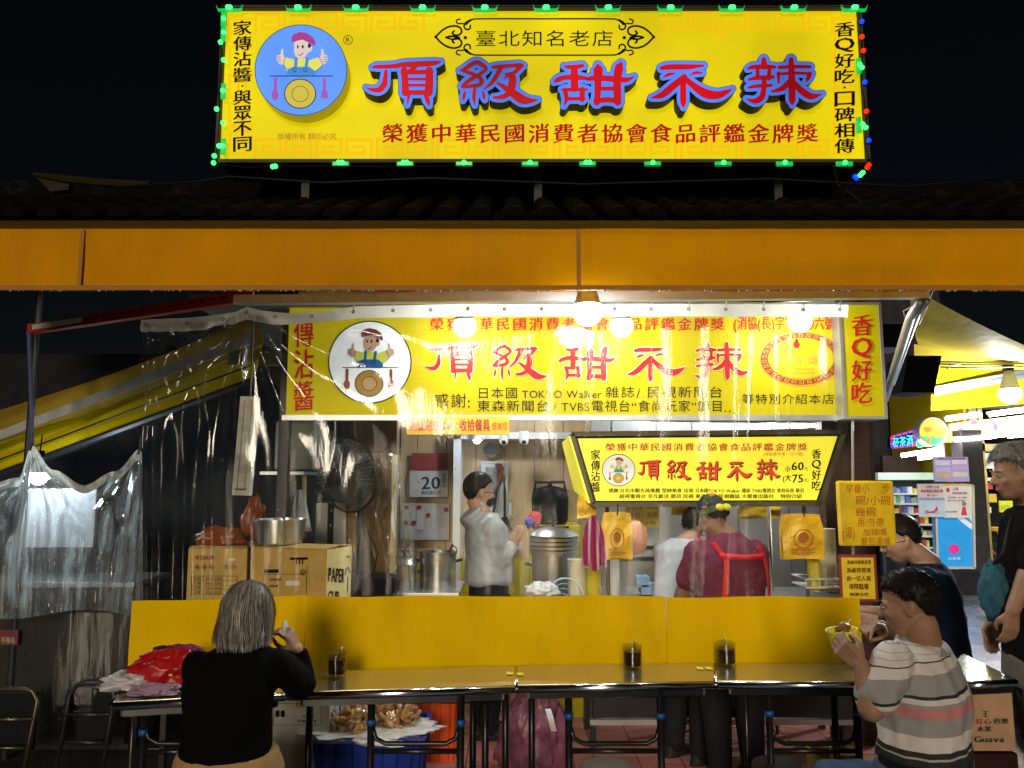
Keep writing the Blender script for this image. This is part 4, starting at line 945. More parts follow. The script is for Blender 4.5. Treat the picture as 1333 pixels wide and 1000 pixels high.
m = MB(); c = at(580, 722, 5.3); m.tube([c + Vector((-.03, 0, -.1)), c + Vector((.05, -.02, .07))], .008, 6); m.tube([at(590, 717, 5.2) + Vector((.025 * math.cos(a), 0, .03 * math.sin(a))) for a in [i * PI / 5 for i in range(11)]], .004, 5); tag(m.build('soup_ladle', m_darkmetal), 'dark soup ladle standing in the open stockpot', 'ladle')
stockpot(526, 772, 738, 15, 5.25, 'small dark steel pot beside the open stockpot', True)
m = MB(); box_px(m, 500, 772, 598, 779, 5.05, .6, bev=.004)
m.v = m.v; t = m.build('side_table_top', m_alu); t.name = 'side_prep_table'; tag(t, 'white-edged prep table under the two left pots', 'table')
m = MB()
for px, yy in ((505, 5.1), (592, 5.1), (505, 5.6), (592, 5.6)): p = at(px, 779, 5.1); m = MB(); m.box((p.x, yy, p.z / 2 - .03), (.03, .03, p.z - .06)); m.build('leg', m_darkmetal, t)
# white plate/strainer, crumpled white bag
def strainer(px, py, rx, Y, tilt, label, col):
    c = at(px, py, Y); t = thing('mesh_strainer', label, 'strainer', c)
    r = rx * Y / F; Mx = Matrix.Rotation(tilt, 4, 'X') @ Matrix.Rotation(.2, 4, 'Y')
    for k in range(5):
        m = MB(); rr = r * (1 - k * .2); zz = .03 * k
        m.tube([c + Mx @ Vector((rr * math.cos(a), rr * math.sin(a), -zz)) for a in [i * PI / 16 for i in range(33)]], .003 if k else .006, 5); m.build('hoop', col, t, True)
    m = MB()
    for i in range(20):
        a = i * PI / 10; m.tube([c + Mx @ Vector((r * math.cos(a), r * math.sin(a), 0)), c + Mx @ Vector((r * .2 * math.cos(a), r * .2 * math.sin(a), -.12))], .002, 4)
    w_ = m.build('wire_mesh', col, t); w_['kind'] = 'stuff'
m_bluewhite = mat('blue_white_plastic', (.45, .6, .75), rough=.35)
strainer(738, 775, 22, 4.62, 1.1, 'pale blue round strainer left of the cup stack', m_bluewhite)
strainer(875, 770, 24, 4.95, 1.2, 'pale blue mesh basket under the bent seller', m_bluewhite)
crumple(at(705, 770, 4.6), (.09, .06, .05), 8, .4, 24, 3).build('white_plastic_bag', mat('white_bag', (.75, .75, .75), rough=.4, trans=.2), None, True)
tag(bpy.data.objects['white_plastic_bag'], 'crumpled white plastic bag before the large pot', 'bag')
m = MB()
for px, py, w_ in ((846, 767, 11), (838, 757, 8)):
    m = MB(); box_px(m, px - w_, py - 6, px + w_, py + 8, 4.75, .12, bev=.004); tag(m.build('blue_food_box', mat('light_blue_box', (.25, .45, .75), rough=.4)), 'light blue plastic box on the counter' if w_ == 11 else 'smaller pale blue box behind the light blue box', 'box')
# stacks of paper bowls
m_cup = mat('paper_bowl_cream', (.72, .68, .50), rough=.5, var=.05); m_cupy = mat('paper_bowl_yellow', (.75, .62, .05), rough=.5)
def cupstack(px, y0, y1, rpx, Y, label, mt, group='stacks of paper bowls'):
    c = at(px, y1, Y); zt = at(px, y0, Y).z; r = rpx * Y / F; h = zt - c.z; n = max(4, int(h / .014))
    t = thing('bowl_stack', label, 'bowl stack', c, group=group)
    me = MB().lathe([(r * .82, -.02), (r * .97, h / n * .75), (r * 1.02, h / n * .8), (r * 1.02, h / n * .95), (r * .94, h / n * .95), (r * .80, 0)], (0, 0, 0), 20).mesh('paper_bowl', mt, 'auto')
    for i in range(n):
        o = bpy.data.objects.new('paper_bowl', me); COL.objects.link(o); o.parent = t; o.location = (random.uniform(-.001, .001), 0, h * i / n)
    return t
cupstack(752, 728, 785, 12.5, 4.72, 'cream bowl stack at left under the striped towel', m_cup)
cupstack(773, 738, 785, 10, 4.70, 'shorter yellow-cream bowl stack beside the steel post', m_cupy)
cupstack(798, 726, 785, 9, 4.74, 'white bowl stack right of the steel post', mat('paper_bowl_white', (.74, .74, .70), rough=.5))
cupstack(1078, 688, 765, 12, 4.5, 'tall cream bowl stack in the white rack at right', m_cup)
cupstack(1060, 725, 765, 8, 4.46, 'short yellow bowl stack in the white rack', m_cupy)
t = thing('white_wire_rack', 'white plastic rack holding bowl stacks at the right post', 'rack', at(1072, 770, 4.48))
m = MB(); a, b = at(1050, 765, 4.38), at(1093, 756, 4.38)
for z in (a.z, a.z + .045): m.tube([(a.x, 4.38, z), (b.x, 4.38, z), (b.x, 4.6, z), (a.x, 4.6, z), (a.x, 4.38, z)], .005, 6)
for i in range(6): m = m; m.tube([(a.x + (b.x - a.x) * i / 5, 4.38, a.z), (a.x + (b.x - a.x) * i / 5, 4.38, a.z + .045)], .003, 5)
m.build('basket', m_white, t); m = MB(); m.box(((a.x + b.x) / 2, 4.49, a.z - .004), (b.x - a.x, .22, .006)); m.build('tray', m_white, t)
for px, Yp, top in ((790, 4.70, 655), (1046, 4.70, 655), (1000, 5.0, 650)):
    p = at(px, top, Yp); m = MB(); m.tube([(p.x, Yp, .88 if Yp < 4.8 else .0), (p.x, Yp, p.z)], .012, 10); tag(m.build('steel_pole', mat('brown_steel_pole', (.22, .17, .12), rough=.35, metal=.6), None, True), {790: 'steel pole beside the striped towel', 1046: 'steel pole behind the hanging yellow bags at right', 1000: 'steel pole deeper in the stall right of the seller'}[px], 'pole')
# hanging bags, towel
def hanging_bags(px0, py0, px1, py1, Y, label, n=5, print_=True):
    c = at((px0 + px1) / 2, py0, Y); t = thing('bag_bundle', label, 'bag bundle', c)
    for i in range(n):
        m = MB(); ox = random.uniform(-.006, .006); yy = Y + .010 * (n - i)
        a = at(px0, py1, Y); b = at(px1, py0, Y); s1 = random.random() * 9
        m.grid(lambda u, v: Vector((a.x + (b.x - a.x) * ((u - .5) * (1 - .28 * max(0, v - .75) * 2) + .5) + ox, yy + .012 * noise.noise(Vector((u * 3 + s1, v * 3, 0))) - .006 * math.sin(PI * u), a.z + (b.z - a.z) * v + ox - .01 * abs(u - .5))), 12, 12)
        m.build('plastic_bag', m_yelbag, t, True)
    m = MB(); ff = lambda x, y, d=0: at(x, y, Y - .012 - d); f_ = lambda x: px0 + (px1 - px0) * x; g_ = lambda y: py0 + (py1 - py0) * y
    if print_:
        mr = mat('bag_print_red', (.45, .12, .01), rough=.5)
        ring_px(m, ff, f_(.5), g_(.55), (px1 - px0) * .25, (py1 - py0) * .22, 1.1, .002, 24)
        ell_px(m, ff, f_(.5), g_(.52), (px1 - px0) * .13, (py1 - py0) * .12, .002, 12)
        for i in range(4): seg_px(m, ff, f_(.2), g_(.78 + .04 * i), f_(.8 - .1 * (i % 2)), g_(.78 + .04 * i), .8, .002)
        m.build('bag_print', mr, t)
    m = MB(); m.tube([at((px0 + px1) / 2, py0 + 3, Y), at((px0 + px1) / 2 + 1, py0 - 12, Y)], .004, 6); m.build('hook', m_darkmetal, t)
hanging_bags(785, 668, 822, 728, 4.3, 'bundle of orange-yellow carrier bags hanging right of the striped towel', 6)
hanging_bags(1021, 670, 1072, 727, 4.32, 'bundle of yellow printed carrier bags hanging at right', 7)
hanging_bags(752, 645, 776, 674, 4.62, 'small yellow bag bundle behind the towel under the price sign', 3, False)
hanging_bags(966, 650, 1016, 674, 5.3, 'yellow bags hanging behind the price sign right of the seller', 4, False)
c = at(826, 700, 4.55); crumple(c, (.075, .06, .10), 12, .12, 16, 1.2).build('pink_food_bag', mat('salmon_bag', (.62, .28, .16), rough=.45), None, True); tag(bpy.data.objects['pink_food_bag'], 'salmon pink rounded bag hanging behind the orange bags', 'bag')
def towel(px0, py0, px1, py1, Y):
    m = mat('striped_towel', (.42, .03, .16), rough=.9); nt = m.node_tree; n = nt.nodes; l = nt.links; p = n['Principled BSDF']
    tc = n.new('ShaderNodeTexCoord'); wv = n.new('ShaderNodeTexWave'); wv.inputs['Scale'].default_value = 7.; wv.inputs['Distortion'].default_value = 1.2; l.new(tc.outputs['Object'], wv.inputs[0])
    cr = n.new('ShaderNodeValToRGB'); cr.color_ramp.elements[0].color = (.42, .02, .12, 1); cr.color_ramp.elements[1].color = (.7, .45, .55, 1); cr.color_ramp.elements[0].position = .55; cr.color_ramp.elements[1].position = .8
    l.new(wv.outputs[0], cr.inputs[0]); l.new(cr.outputs[0], p.inputs['Base Color'])
    c = at((px0 + px1) / 2, py0, Y); a = at(px0, py1, Y); b = at(px1, py0, Y)
    mb = MB(); mb.grid(lambda u, v: Vector((a.x + (b.x - a.x) * ((u - .5) * (1 - .75 * v ** 3) + .5), Y + .025 * math.sin(u * 17) * (1 - .5 * v), a.z + (b.z - a.z) * v + .015 * math.sin(9 * u) * (1 - v))), 40, 16)
    tag(mb.build('striped_towel', m, None, True), 'crimson and pink striped towel hanging from the counter frame', 'towel')
towel(757, 671, 788, 740, 4.28)
# notices hanging below the price sign
def notice(px0, py0, px1, py1, Y, lines, label, board, ink, wt='R', frame=None, bev=.0, jit=0., th=.006, name='hanging_notice', slant=.05):
    f = lambda x, y, d=0: at(x, y, Y - d); a = f(px0, py1); b = f(px1, py0)
    t = thing(name, label, 'notice', ((a.x + b.x) / 2, Y, a.z)); m = MB()
    if frame:
        m.box(((a.x + b.x) / 2, Y + th, (a.z + b.z) / 2), (b.x - a.x + .03, th, b.z - a.z + .03)); m.build('frame', frame, t); m = MB()
    m.box(((a.x + b.x) / 2, Y + th / 2, (a.z + b.z) / 2), (b.x - a.x, th, b.z - a.z), bev=bev); m.build('board', board, t)
    k = MB()
    for (x0, y0, x1, y1, s) in lines: text_px(k, f, px0 + (px1 - px0) * x0, py0 + (py1 - py0) * y0, px0 + (px1 - px0) * x1, py0 + (py1 - py0) * y1, s, wt, slant, jit=jit, d=.002)
    k.build('lettering', ink, t); return t
m_ybrd = mat('yellow_board', (.85, .60, .02), rough=.45, emis=(.8, .55, .02), es=.06)
notice(815, 653, 858, 686, 5.2, [(.05, .08, .5, .35, '內用'), (.05, .45, .45, .7, '外帶'), (.62, .05, .95, .3, '湯麻'.replace('麻', '辣')), (.62, .4, .95, .65, '加湯'), (.1, .75, .9, .95, '請先排隊')], 'yellow notice with brown writing left below the price sign', m_ybrd, m_redpaper)
notice(874, 652, 904, 671, 5.1, [(.05, .05, .95, .5, '收拾餐具'), (.2, .55, .8, .92, '感謝您')], 'small yellow notice with red writing left of the seller cap', m_ybrd, m_redpaper)
# corner pillar and its two notices
m = MB(); a, b = at(1082, 790, 4.84), at(1131, 548, 4.84); m.box(((a.x + b.x) / 2, 4.90, b.z / 2), (b.x - a.x, .10, b.z)); tag(m.build('corner_pillar', mat('perforated_brown_panel', (.09, .055, .045), rough=.45, metal=.3, bump=.6, bs=160)), 'dark brown corner pillar behind the handwritten yellow board', 'pillar')
notice(1094, 626, 1163, 711, 4.12, [(.1, .05, .55, .2, '早餐小'), (.78, .04, .95, .2, '步'), (.28, .22, .95, .38, '碗/小碗'), (.28, .40, .68, .55, '幾碗'), (.32, .56, .82, .71, '用/外帶'), (.03, .70, .28, .90, '(魚)'.replace('魚', '湯')), (.42, .73, .88, .85, '加辣嗎'), (.38, .86, .95, .99, '要包湯嗎')],
       'rounded yellow board with handwritten red questions', mat('handwritten_board', (.88, .60, .01), rough=.35, emis=(.8, .5, .01), es=.03), mat('marker_red', (.55, .10, .01), rough=.5), 'R', bev=.012, jit=.035, th=.03, name='handwritten_board')
notice(1098, 726, 1137, 780, 4.15, [(.12, .06, .92, .16, '為維持環境清潔'), (.1, .24, .92, .37, '為維持環境'), (.1, .43, .92, .57, '由一位人員'), (.18, .62, .85, .77, '排隊點餐'), (.2, .84, .85, .93, '謝謝合作')],
       'red-framed yellow printed notice under the handwritten board', m_ybrd, mat('dark_brown_ink', (.10, .02, .01)), 'B', frame=mat('dark_red_frame', (.30, .03, .02), rough=.5), slant=0)
p = at(1110, 718, 4.1); m = MB(); m.tube([at(1110, 548, 4.3), at(1111, 800, 4.3)], .008, 8); tag(m.build('clear_post', mat('clear_strip', (.5, .5, .48), rough=.2, trans=.5)), 'translucent upright strip in front of the corner pillar', 'post')

# ------------------------------------------------------------------ calendar, board, pictures, cameras on the wooden wall
YW = 6.26
def wallthing(name, label, cat): pass
f = lambda x, y, d=0: at(x, y, YW - d)
t = thing('wall_calendar', 'big tear-off wall calendar with red top showing 20', 'calendar', f(559, 647)); m = MB(); box_px(m, 535, 590, 583, 612, YW - .012, .02); m.build('red_header', mat('calendar_red', (.36, .04, .05), rough=.6), t)
m = MB(); box_px(m, 533, 613, 583, 647, YW - .012, .02); m.build('date_sheet', m_paper, t); k = MB(); f3 = lambda x, y, d=0: at(x, y, YW - .014 - d)
text_px(k, f3, 548, 615, 574, 638, '20', 'B', 0, d=.002); text_px(k, f3, 548, 639, 574, 644, '農民曆九月'.replace('九', '日'), 'R', 0, d=.002); text_px(k, f3, 575, 616, 581, 634, '星期五', 'R', 0, True, d=.002); k.build('lettering', mat('calendar_blue', (.01, .05, .14)), t)
t = thing('white_notice_board', 'white notice board with papers and red magnets under the calendar', 'notice board', f(552, 702)); m = MB(); box_px(m, 521, 656, 585, 703, YW - .01, .015); m.build('board', mat('grey_white_board', (.55, .55, .58), rough=.4), t)
for x0, y0, x1, y1 in ((524, 660, 540, 682), (542, 662, 552, 690), (526, 685, 541, 701)):
    m = MB(); box_px(m, x0, y0, x1, y1, YW - .016, .004); m.build('pinned_paper', m_paper, t)
for x, y in ((529, 660), (545, 660), (557, 670), (580, 663), (528, 680), (538, 680)):
    m = MB(); box_px(m, x - 2, y - 2, x + 3, y + 3, YW - .024, .008); m.build('magnet', mat('magnet_red', (.4, .02, .02)), t)
def picture(x0, y0, x1, y1, frame, inner, label):
    t = thing('framed_picture', label, 'picture', f((x0 + x1) / 2, y1)); m = MB()
    for (a0, b0, a1, b1) in ((x0, y0, x1, y0 + 2), (x0, y1 - 2, x1, y1), (x0, y0 + 2, x0 + 2, y1 - 2), (x1 - 2, y0 + 2, x1, y1 - 2)): box_px(m, a0, b0, a1, b1, YW - .02, .03)
    m.build('frame', frame, t); m = MB(); box_px(m, x0 + 2, y0 + 2, x1 - 2, y1 - 2, YW - .008, .01); m.build('mat_board', m_paper, t); m = MB(); box_px(m, x0 + 6, y0 + 7, x1 - 6, y1 - 7, YW - .012, .004); m.build('print', inner, t)
picture(626, 601, 661, 668, m_white, mat('grey_photo', (.3, .28, .27), vs=30, var=.6), 'white framed picture behind the raised arm')
picture(655, 649, 668, 673, mat('gold_frame', (.5, .35, .1), rough=.4), mat('blue_photo', (.1, .2, .3), vs=40, var=.5), 'small gold framed picture right of the white one')
picture(654, 706, 680, 716, m_white, mat('dark_photo', (.05, .08, .12)), 'low white framed picture at the man\'s elbow')
m = MB(); c = f(639, 586, .02); m.lathe([(.001, 0), (.03, 0), (.055, .02), (.06, .03)], (0, 0, 0), 20); m.v = [tuple(c + Vector((v[0], -v[2], v[1]))) for v in m.v]; tag(m.build('wall_vent', m_greycase, None, 'auto'), 'round grey vent high on the wooden wall', 'vent')
for x, y, Yc, lb in ((656, 572, 5.85, 'white security camera over the doorway'), (682, 572, 5.8, 'white security camera beside the dark window')):
    c = at(x, y, Yc); t = thing('security_camera', lb, 'camera', c); m = MB(); m.lathe([(.001, 0), (.036, 0), (.036, .07), (.001, .075)], c + Vector((0, 0, -.01)), 16); m.build('mount', m_white, t, 'auto'); m = MB(); m.sphere(c + Vector((0, 0, -.015)), .034, 8); m.build('dome', m_white, t, True); m = MB(); m.sphere(c + Vector((0, -.024, -.02)), .017, 6); m.build('lens', m_blackpl, t, True)
t = thing('red_lantern', 'small dim red lantern in the dark window', 'lantern', at(683, 640, 6.9)); c = at(683, 632, 6.9); m = MB(); m.sphere(c, .06, 8, sc=(1, 1, 1.6)); m.build('shade', mat('lantern_red', (.25, .02, .02), emis=(.5, .03, .02), es=.15), t, True)
m = MB(); m.tube([c + Vector((0, 0, .1)), c + Vector((0, 0, .3))], .005); m.build('cord', m_blackpl, t)
m = MB(); a, b = at(739, 686, 5.7), at(752, 637, 5.7); m.box(((a.x + b.x) / 2, 5.75, (a.z + b.z) / 2), (b.x - a.x, .1, b.z - a.z)); tag(m.build('cardboard_box', mat('tan_board', (.30, .22, .10))), 'tan upright box right of the black cooker', 'box')

# ------------------------------------------------------------------ left part of the stall
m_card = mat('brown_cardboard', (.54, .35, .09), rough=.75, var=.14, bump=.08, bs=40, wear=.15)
m_cardlit = mat('lit_side_cardboard', (.62, .50, .20), rough=.7, var=.1)  # lighter copy of the cardboard: light on the carton's side put into its colour
def carton(x0, y0, x1, y1, Y, depth, label, zb=None, m_=None):
    a = at(x0, y1, Y); b = at(x1, y0, Y); zb = a.z if zb is None else zb
    t = thing('cardboard_carton', label, 'cardboard box', ((a.x + b.x) / 2, Y + depth / 2, zb))
    m = MB(); m.box(((a.x + b.x) / 2, Y + depth / 2, (zb + b.z) / 2 - .002), (b.x - a.x, depth, b.z - zb - .004), bev=.004); m.build('box_body', m_ or m_card, t)
    m = MB(); xm = (a.x + b.x) / 2
    for s_ in (-1, 1):
        m = MB(); m.box((xm, Y + depth / 2 + s_ * depth * .25, b.z + .001), (b.x - a.x - .006, depth * .48, .004), rx=s_ * .015); m.build('top_flap', m_ or m_card, t)
    m = MB(); m.box((xm, Y - .001, b.z - .03), (.05, .003, .06)); m.build('tape', mat('packing_tape', (.45, .33, .12), rough=.2), t)
    return t
YB = 4.35
t = carton(241, 713, 322, 800, YB, .34, 'brown carton printed 45168 with red handling marks')
fb_ = lambda x, y, d=0: at(x, y, YB - d)
k = MB(); text_px(k, fb_, 253, 721, 279, 729, '45168', 'B', 0, d=.003)
for i in range(3):
    ring_px(k, fb_, 257 + 9 * i, 738.5, 4.2, 4.2, 1, .003, 4); ell_px(k, fb_, 257 + 9 * i, 738.5, 2, 2, .003, 6)
for i in range(2): ring_px(k, fb_, 294 + 10 * i, 738, 4.2, 4.2, 1, .003, 4); ell_px(k, fb_, 294 + 10 * i, 738, 2, 2, .003, 3)
k.build('red_printing', mat('carton_red', (.22, .03, .02)), t)
k = MB()
for y in (750, 756, 762, 768, 774): seg_px(k, fb_, 249, y, 309, y, .5, .003)
for x in (249, 264, 309): seg_px(k, fb_, x, 750, x, 775, .5, .0032)
for y in (753, 759, 765, 771): text_px(k, fb_, 251, y - 2, 262, y + 2, '日期', 'R', 0, d=.003); text_px(k, fb_, 267, y - 2, 290, y + 2, '4516 SIZE', 'R', 0, d=.003)
k.build('black_printing', m_black, t); m = MB(); box_px(m, 298, 727, 306, 730, YB - .004, .003); m.build('white_label', m_paper, t)
t = thing('cardboard_carton', 'large paper cup carton with PAPER CUP printed on its side coloured as lit', 'cardboard box', at(390, 790, 4.2))
# corner seen: front 324..424, side 424..455
Pa, Pb, Pc = at(324, 790, 4.36), at(424, 790, 4.22), at(456, 790, 4.48); ztop = at(424, 716, 4.22).z; Pd = Pa + (Pc - Pb)
m = MB(); m.mi = 0; zb0 = Pa.z; q = [Vector((p.x, p.y, zb0)) for p in (Pa, Pb, Pc, Pd)]; T_ = [Vector((p.x, p.y, ztop)) for p in (Pa, Pb, Pc, Pd)]
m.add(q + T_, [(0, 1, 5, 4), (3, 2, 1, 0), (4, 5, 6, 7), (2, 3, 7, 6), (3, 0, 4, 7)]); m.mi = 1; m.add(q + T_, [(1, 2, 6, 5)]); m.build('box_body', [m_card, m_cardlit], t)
for k_ in (0, 1):
    m = MB(); A_, B_ = (T_[0], T_[1]) if k_ == 0 else (T_[3], T_[2]); o_ = (T_[3] - T_[0]) * (.47 if k_ == 0 else -.47)
    m.prism([A_ + Vector((0, 0, .002)), B_ + Vector((0, 0, .002)), B_ + o_ + Vector((0, 0, .012)), A_ + o_ + Vector((0, 0, .012))], (0, 0, .004)); m.build('top_flap', m_card, t)
U = (Pb - Pa); Ln = U.length; U.normalize(); Nn = Vector((U.y, -U.x, 0))
ffr = lambda x, y, d=0: Pa + U * (Ln * (x - 324) / 100.) + Nn * d + Vector((0, 0, (790 - y) / 74. * (ztop - zb0)))
V = (Pc - Pb); Lv = V.length; V.normalize(); Nv = Vector((V.y, -V.x, 0))
fsd = lambda x, y, d=0: Pb + V * (Lv * (x - 424) / 32.) + Nv * d + Vector((0, 0, (790 - y) / 74. * (ztop - zb0)))
k = MB(); seg_px(k, ffr, 378, 731, 398, 731, 3, .003)
for x in (385, 389, 393): seg_px(k, ffr, x, 731, x, 737, 1.6, .0032)
seg_px(k, ffr, 345, 746, 360, 746, 4.5, .003); seg_px(k, ffr, 343, 750, 395, 750, .6, .003); seg_px(k, ffr, 343, 750, 343, 774, .6, .0034); seg_px(k, ffr, 399, 740, 399, 774, .6, .0034); ring_px(k, ffr, 394, 748, 3.6, 3.6, .8, .0036, 18); ring_px(k, ffr, 394, 748, 1.8, 1.8, .6, .0036, 14)
text_px(k, ffr, 350, 754, 366, 758, '45168', 'B', 0, d=.003); text_px(k, ffr, 350, 762, 362, 766, '45168', 'B', 0, d=.003)
text_px(k, fsd, 425.5, 736, 447, 761, 'PAPER', 'B', 0, d=.003); text_px(k, fsd, 425.5, 766, 440, 785, 'CUP', 'B', 0, d=.003); text_px(k, fsd, 448, 724, 454, 728, '350'.replace('350', '350'), 'B', 0, d=.003)
line_px(k, fsd, [(447, 750), (450, 740), (454, 746)], .8, .003); seg_px(k, fsd, 451, 752, 451, 770, 1, .003); k.build('black_printing', m_black, t)
m = MB(); m.poly([ffr(372, 764, .003), ffr(390, 764, .003), ffr(390, 758, .003), ffr(372, 758, .003)][::1]); m.build('white_label', m_paper, t)
# table carrying the cartons
m = MB(); p = at(340, 790, 4.4); m.box((at(345, 790, 4.45).x, 4.5, Pa.z - .02), (1.0, .55, .03)); tt = m.build('carton_table', m_darkmetal); tag(tt, 'dark low table under the two brown cartons', 'table')
for sx in (-.46, .46):
    for sy in (4.28, 4.72): MB().box((at(345, 790, 4.45).x + sx, sy, (Pa.z - .035) / 2), (.03, .03, Pa.z - .035)).build('leg', m_darkmetal, tt)
# steel bowl on the carton
c = at(363, 712, 4.45); r = 33 * 4.45 / F; h = 30 * 4.45 / F
c.z = ztop + .014
m = MB(); m.lathe([(.001, 0), (r * .82, 0), (r * .88, .008), (r * 1.0, h), (r * 1.03, h), (r * 1.03, h + .006), (r * .98, h + .006), (r * .86, .012), (.001, .008)], c, 40); tag(m.build('steel_basin', m_steel, None, 'auto'), 'shiny steel basin standing on the carton', 'basin')
# orange bags behind
for i, (x, y, s, lb) in enumerate(((288, 702, (.13, .08, .07), 'orange plastic bag lying on the left carton'), (330, 685, (.07, .06, .16), 'tall orange plastic bag behind the steel basin'))):
    c = at(x, y, 4.75 if i else 4.5); crumple(c, s, 20 + i, .35, 20, 2.2).build('orange_bag', mat('orange_bag', (.22, .05, .005), rough=.35), None, True); tag(bpy.data.objects['orange_bag' if i == 0 else 'orange_bag.001'], lb, 'bag')
m = MB(); c = at(390, 665, 4.85); m.grid(lambda u, v: c + Vector(((u - .5) * .13 * (1.2 - v * .9), .03 * math.sin(9 * u), (v - .5) * .26)), 16, 10); tag(m.build('white_carrier_bag', mat('thin_white_plastic', (.6, .62, .64), rough=.35), None, True), 'white carrier bag hanging behind the steel basin', 'bag')
# vertical lamp box
t = thing('vertical_lamp_fixture', 'old white oblong lamp fixture hanging upright left of the sign', 'lamp fixture', at(320, 646, 4.3))
P0, P1 = at(326, 517, 4.3), at(315, 645, 4.28)
m = MB(); m.bar(P0, P1, .095, .05, up=(0, 1, 0)); m.build('case', mat('aged_white_case', (.42, .40, .33), rough=.5, wear=.5), t)
m = MB(); m.bar(P0 + Vector((-.02, -.028, -.02)), P1 + Vector((-.02, -.028, .03)), .004, .008, up=(0, 1, 0)); m.bar(P0 + Vector((.022, -.028, -.02)), P1 + Vector((.022, -.028, .03)), .004, .008, up=(0, 1, 0)); m.build('groove', m_greycase, t)
m = MB(); m.bar(P1 + Vector((-.03, -.03, .035)), P1 + Vector((.03, -.03, .035)), .004, .012, up=(0, 1, 0)); m.build('switch_plate', m_black, t)
m = MB(); m.tube([P0, P0 + Vector((0, 0, .75))], .005, 6); m.build('hanger', m_darkmetal, t)
# water heater
t = thing('wall_water_heater', 'dusty grey box heater on the wall behind the lamp fixture', 'water heater', at(382, 620, 5.2)); m = MB(); box_px(m, 356, 548, 410, 612, 5.2, .25, bev=.02); m.build('case', mat('heater_case', (.22, .23, .19), rough=.5, wear=.6), t); m = MB(); box_px(m, 338, 614, 396, 618, 5.1, .35); m.build('shelf', m_alu, t)
m = MB(); m.tube([at(372, 618, 5.2), at(370, 660, 5.2), at(380, 700, 5.25)], .012, 8); m.tube([at(396, 615, 5.2), at(397, 700, 5.2)], .014, 8); m.build('pipe', mat('yellow_pipe', (.35, .28, .06)), t, True)
# grey cabinet behind fan / steel upright
t = thing('grey_locker', 'tall grey locker below the round fan', 'locker', at(445, 740, 5.0))
for i in range(2): m = MB(); box_px(m, 404 + i * 24, 655, 427 + i * 24, 900, 5.0, .35, bev=.004); m.build('door', m_greycase, t)
m = MB()
for px in (400, 412, 424, 436): m = MB(); m.tube([at(px, 548, 5.3), at(px, 600, 5.3)], .008, 6); tag(m.build('window_bar', m_alu, None), None, None)
wb = thing('window_grille', 'pale bars of a small window behind the fan', 'window grille', at(418, 600, 5.3))
for o in [o for o in bpy.data.objects if o.name.startswith('window_bar')]: o.parent = wb; o.matrix_parent_inverse = Matrix.Translation(wb.location).inverted()
# round fan
def fan():
    c = at(452, 618, 4.65); Rr_ = .225; t = thing('round_wall_fan', 'large round black wire-cage fan above the brown carton', 'fan', (c.x, c.y, .0))
    Mx = Matrix.Rotation(R(-32), 4, 'Z') @ Matrix.Rotation(R(8), 4, 'X')
    q = lambda x, y, z: c + (Mx @ Vector((x, y, z)))
    m = MB()
    for i in range(56):
        a = 2 * PI * i / 56; ca, sa = math.cos(a), math.sin(a)
        m.tube([q(.05 * ca, -.075, .05 * sa), q(.13 * ca, -.085, .13 * sa), q(.2 * ca, -.06, .2 * sa), q(Rr_ * ca, 0, Rr_ * sa), q(.17 * ca, .07, .17 * sa), q(.06 * ca, .08, .06 * sa)], .0016, 4, False)
    cg = m.build('wire_cage', mat('fan_wire', (.10, .10, .10), rough=.3, metal=.7), t, True); cg['kind'] = 'stuff'
    m = MB()
    for r_, y_ in ((Rr_, 0), (Rr_ + .004, .012), (.15, -.083)): m.tube([q(r_ * math.cos(a), y_, r_ * math.sin(a)) for a in [2 * PI * i / 40 for i in range(41)]], .005 if r_ > .2 else .002, 6, False)
    m.build('rim', m_darkmetal, t, True)
    m = MB(); m.lathe([(.001, 0), (.05, 0), (.055, .015), (.001, .016)], (0, 0, 0), 20); m.v = [tuple(q(v[0], -.09 + v[2], v[1])) for v in m.v]; m.build('cap', m_darkmetal, t, 'auto')
    for k_ in range(3):
        m = MB(); a0 = k_ * 2 * PI / 3
        def bl(u, v):
            a = a0 + (u - .5) * 1.25 * (.5 + v * .5); r_ = .04 + .15 * v; return q(r_ * math.cos(a), (u - .5) * .05, r_ * math.sin(a))
        m.grid(bl, 6, 6); m.build('blade', mat('fan_blade', (.06, .07, .07), rough=.3), t, True)
    m = MB(); m.lathe([(.001, -.07), (.05, -.06), (.06, 0), (.05, .07), (.001, .08)], (0, 0, 0), 16); m.v = [tuple(q(v[0], .12 + v[2], v[1])) for v in m.v]; m.build('motor', m_blackpl, t, True)
    m = MB(); m.tube([q(0, .12, -.05), (c.x + .06, c.y + .14, c.z - .4), (c.x + .06, c.y + .14, .03)], .022, 10); m.lathe([(.001, 0), (.2, 0), (.18, .03), (.001, .04)], (c.x + .06, c.y + .14, .0), 24); m.build('stand', m_blackpl, t, True)
    m = MB(); m.tube([at(478, 690, 4.7), at(492, 720, 4.6), at(486, 745, 4.65), at(470, 760, 4.7)], .004, 5); m.build('cord', m_blackpl, t, True)
fan()
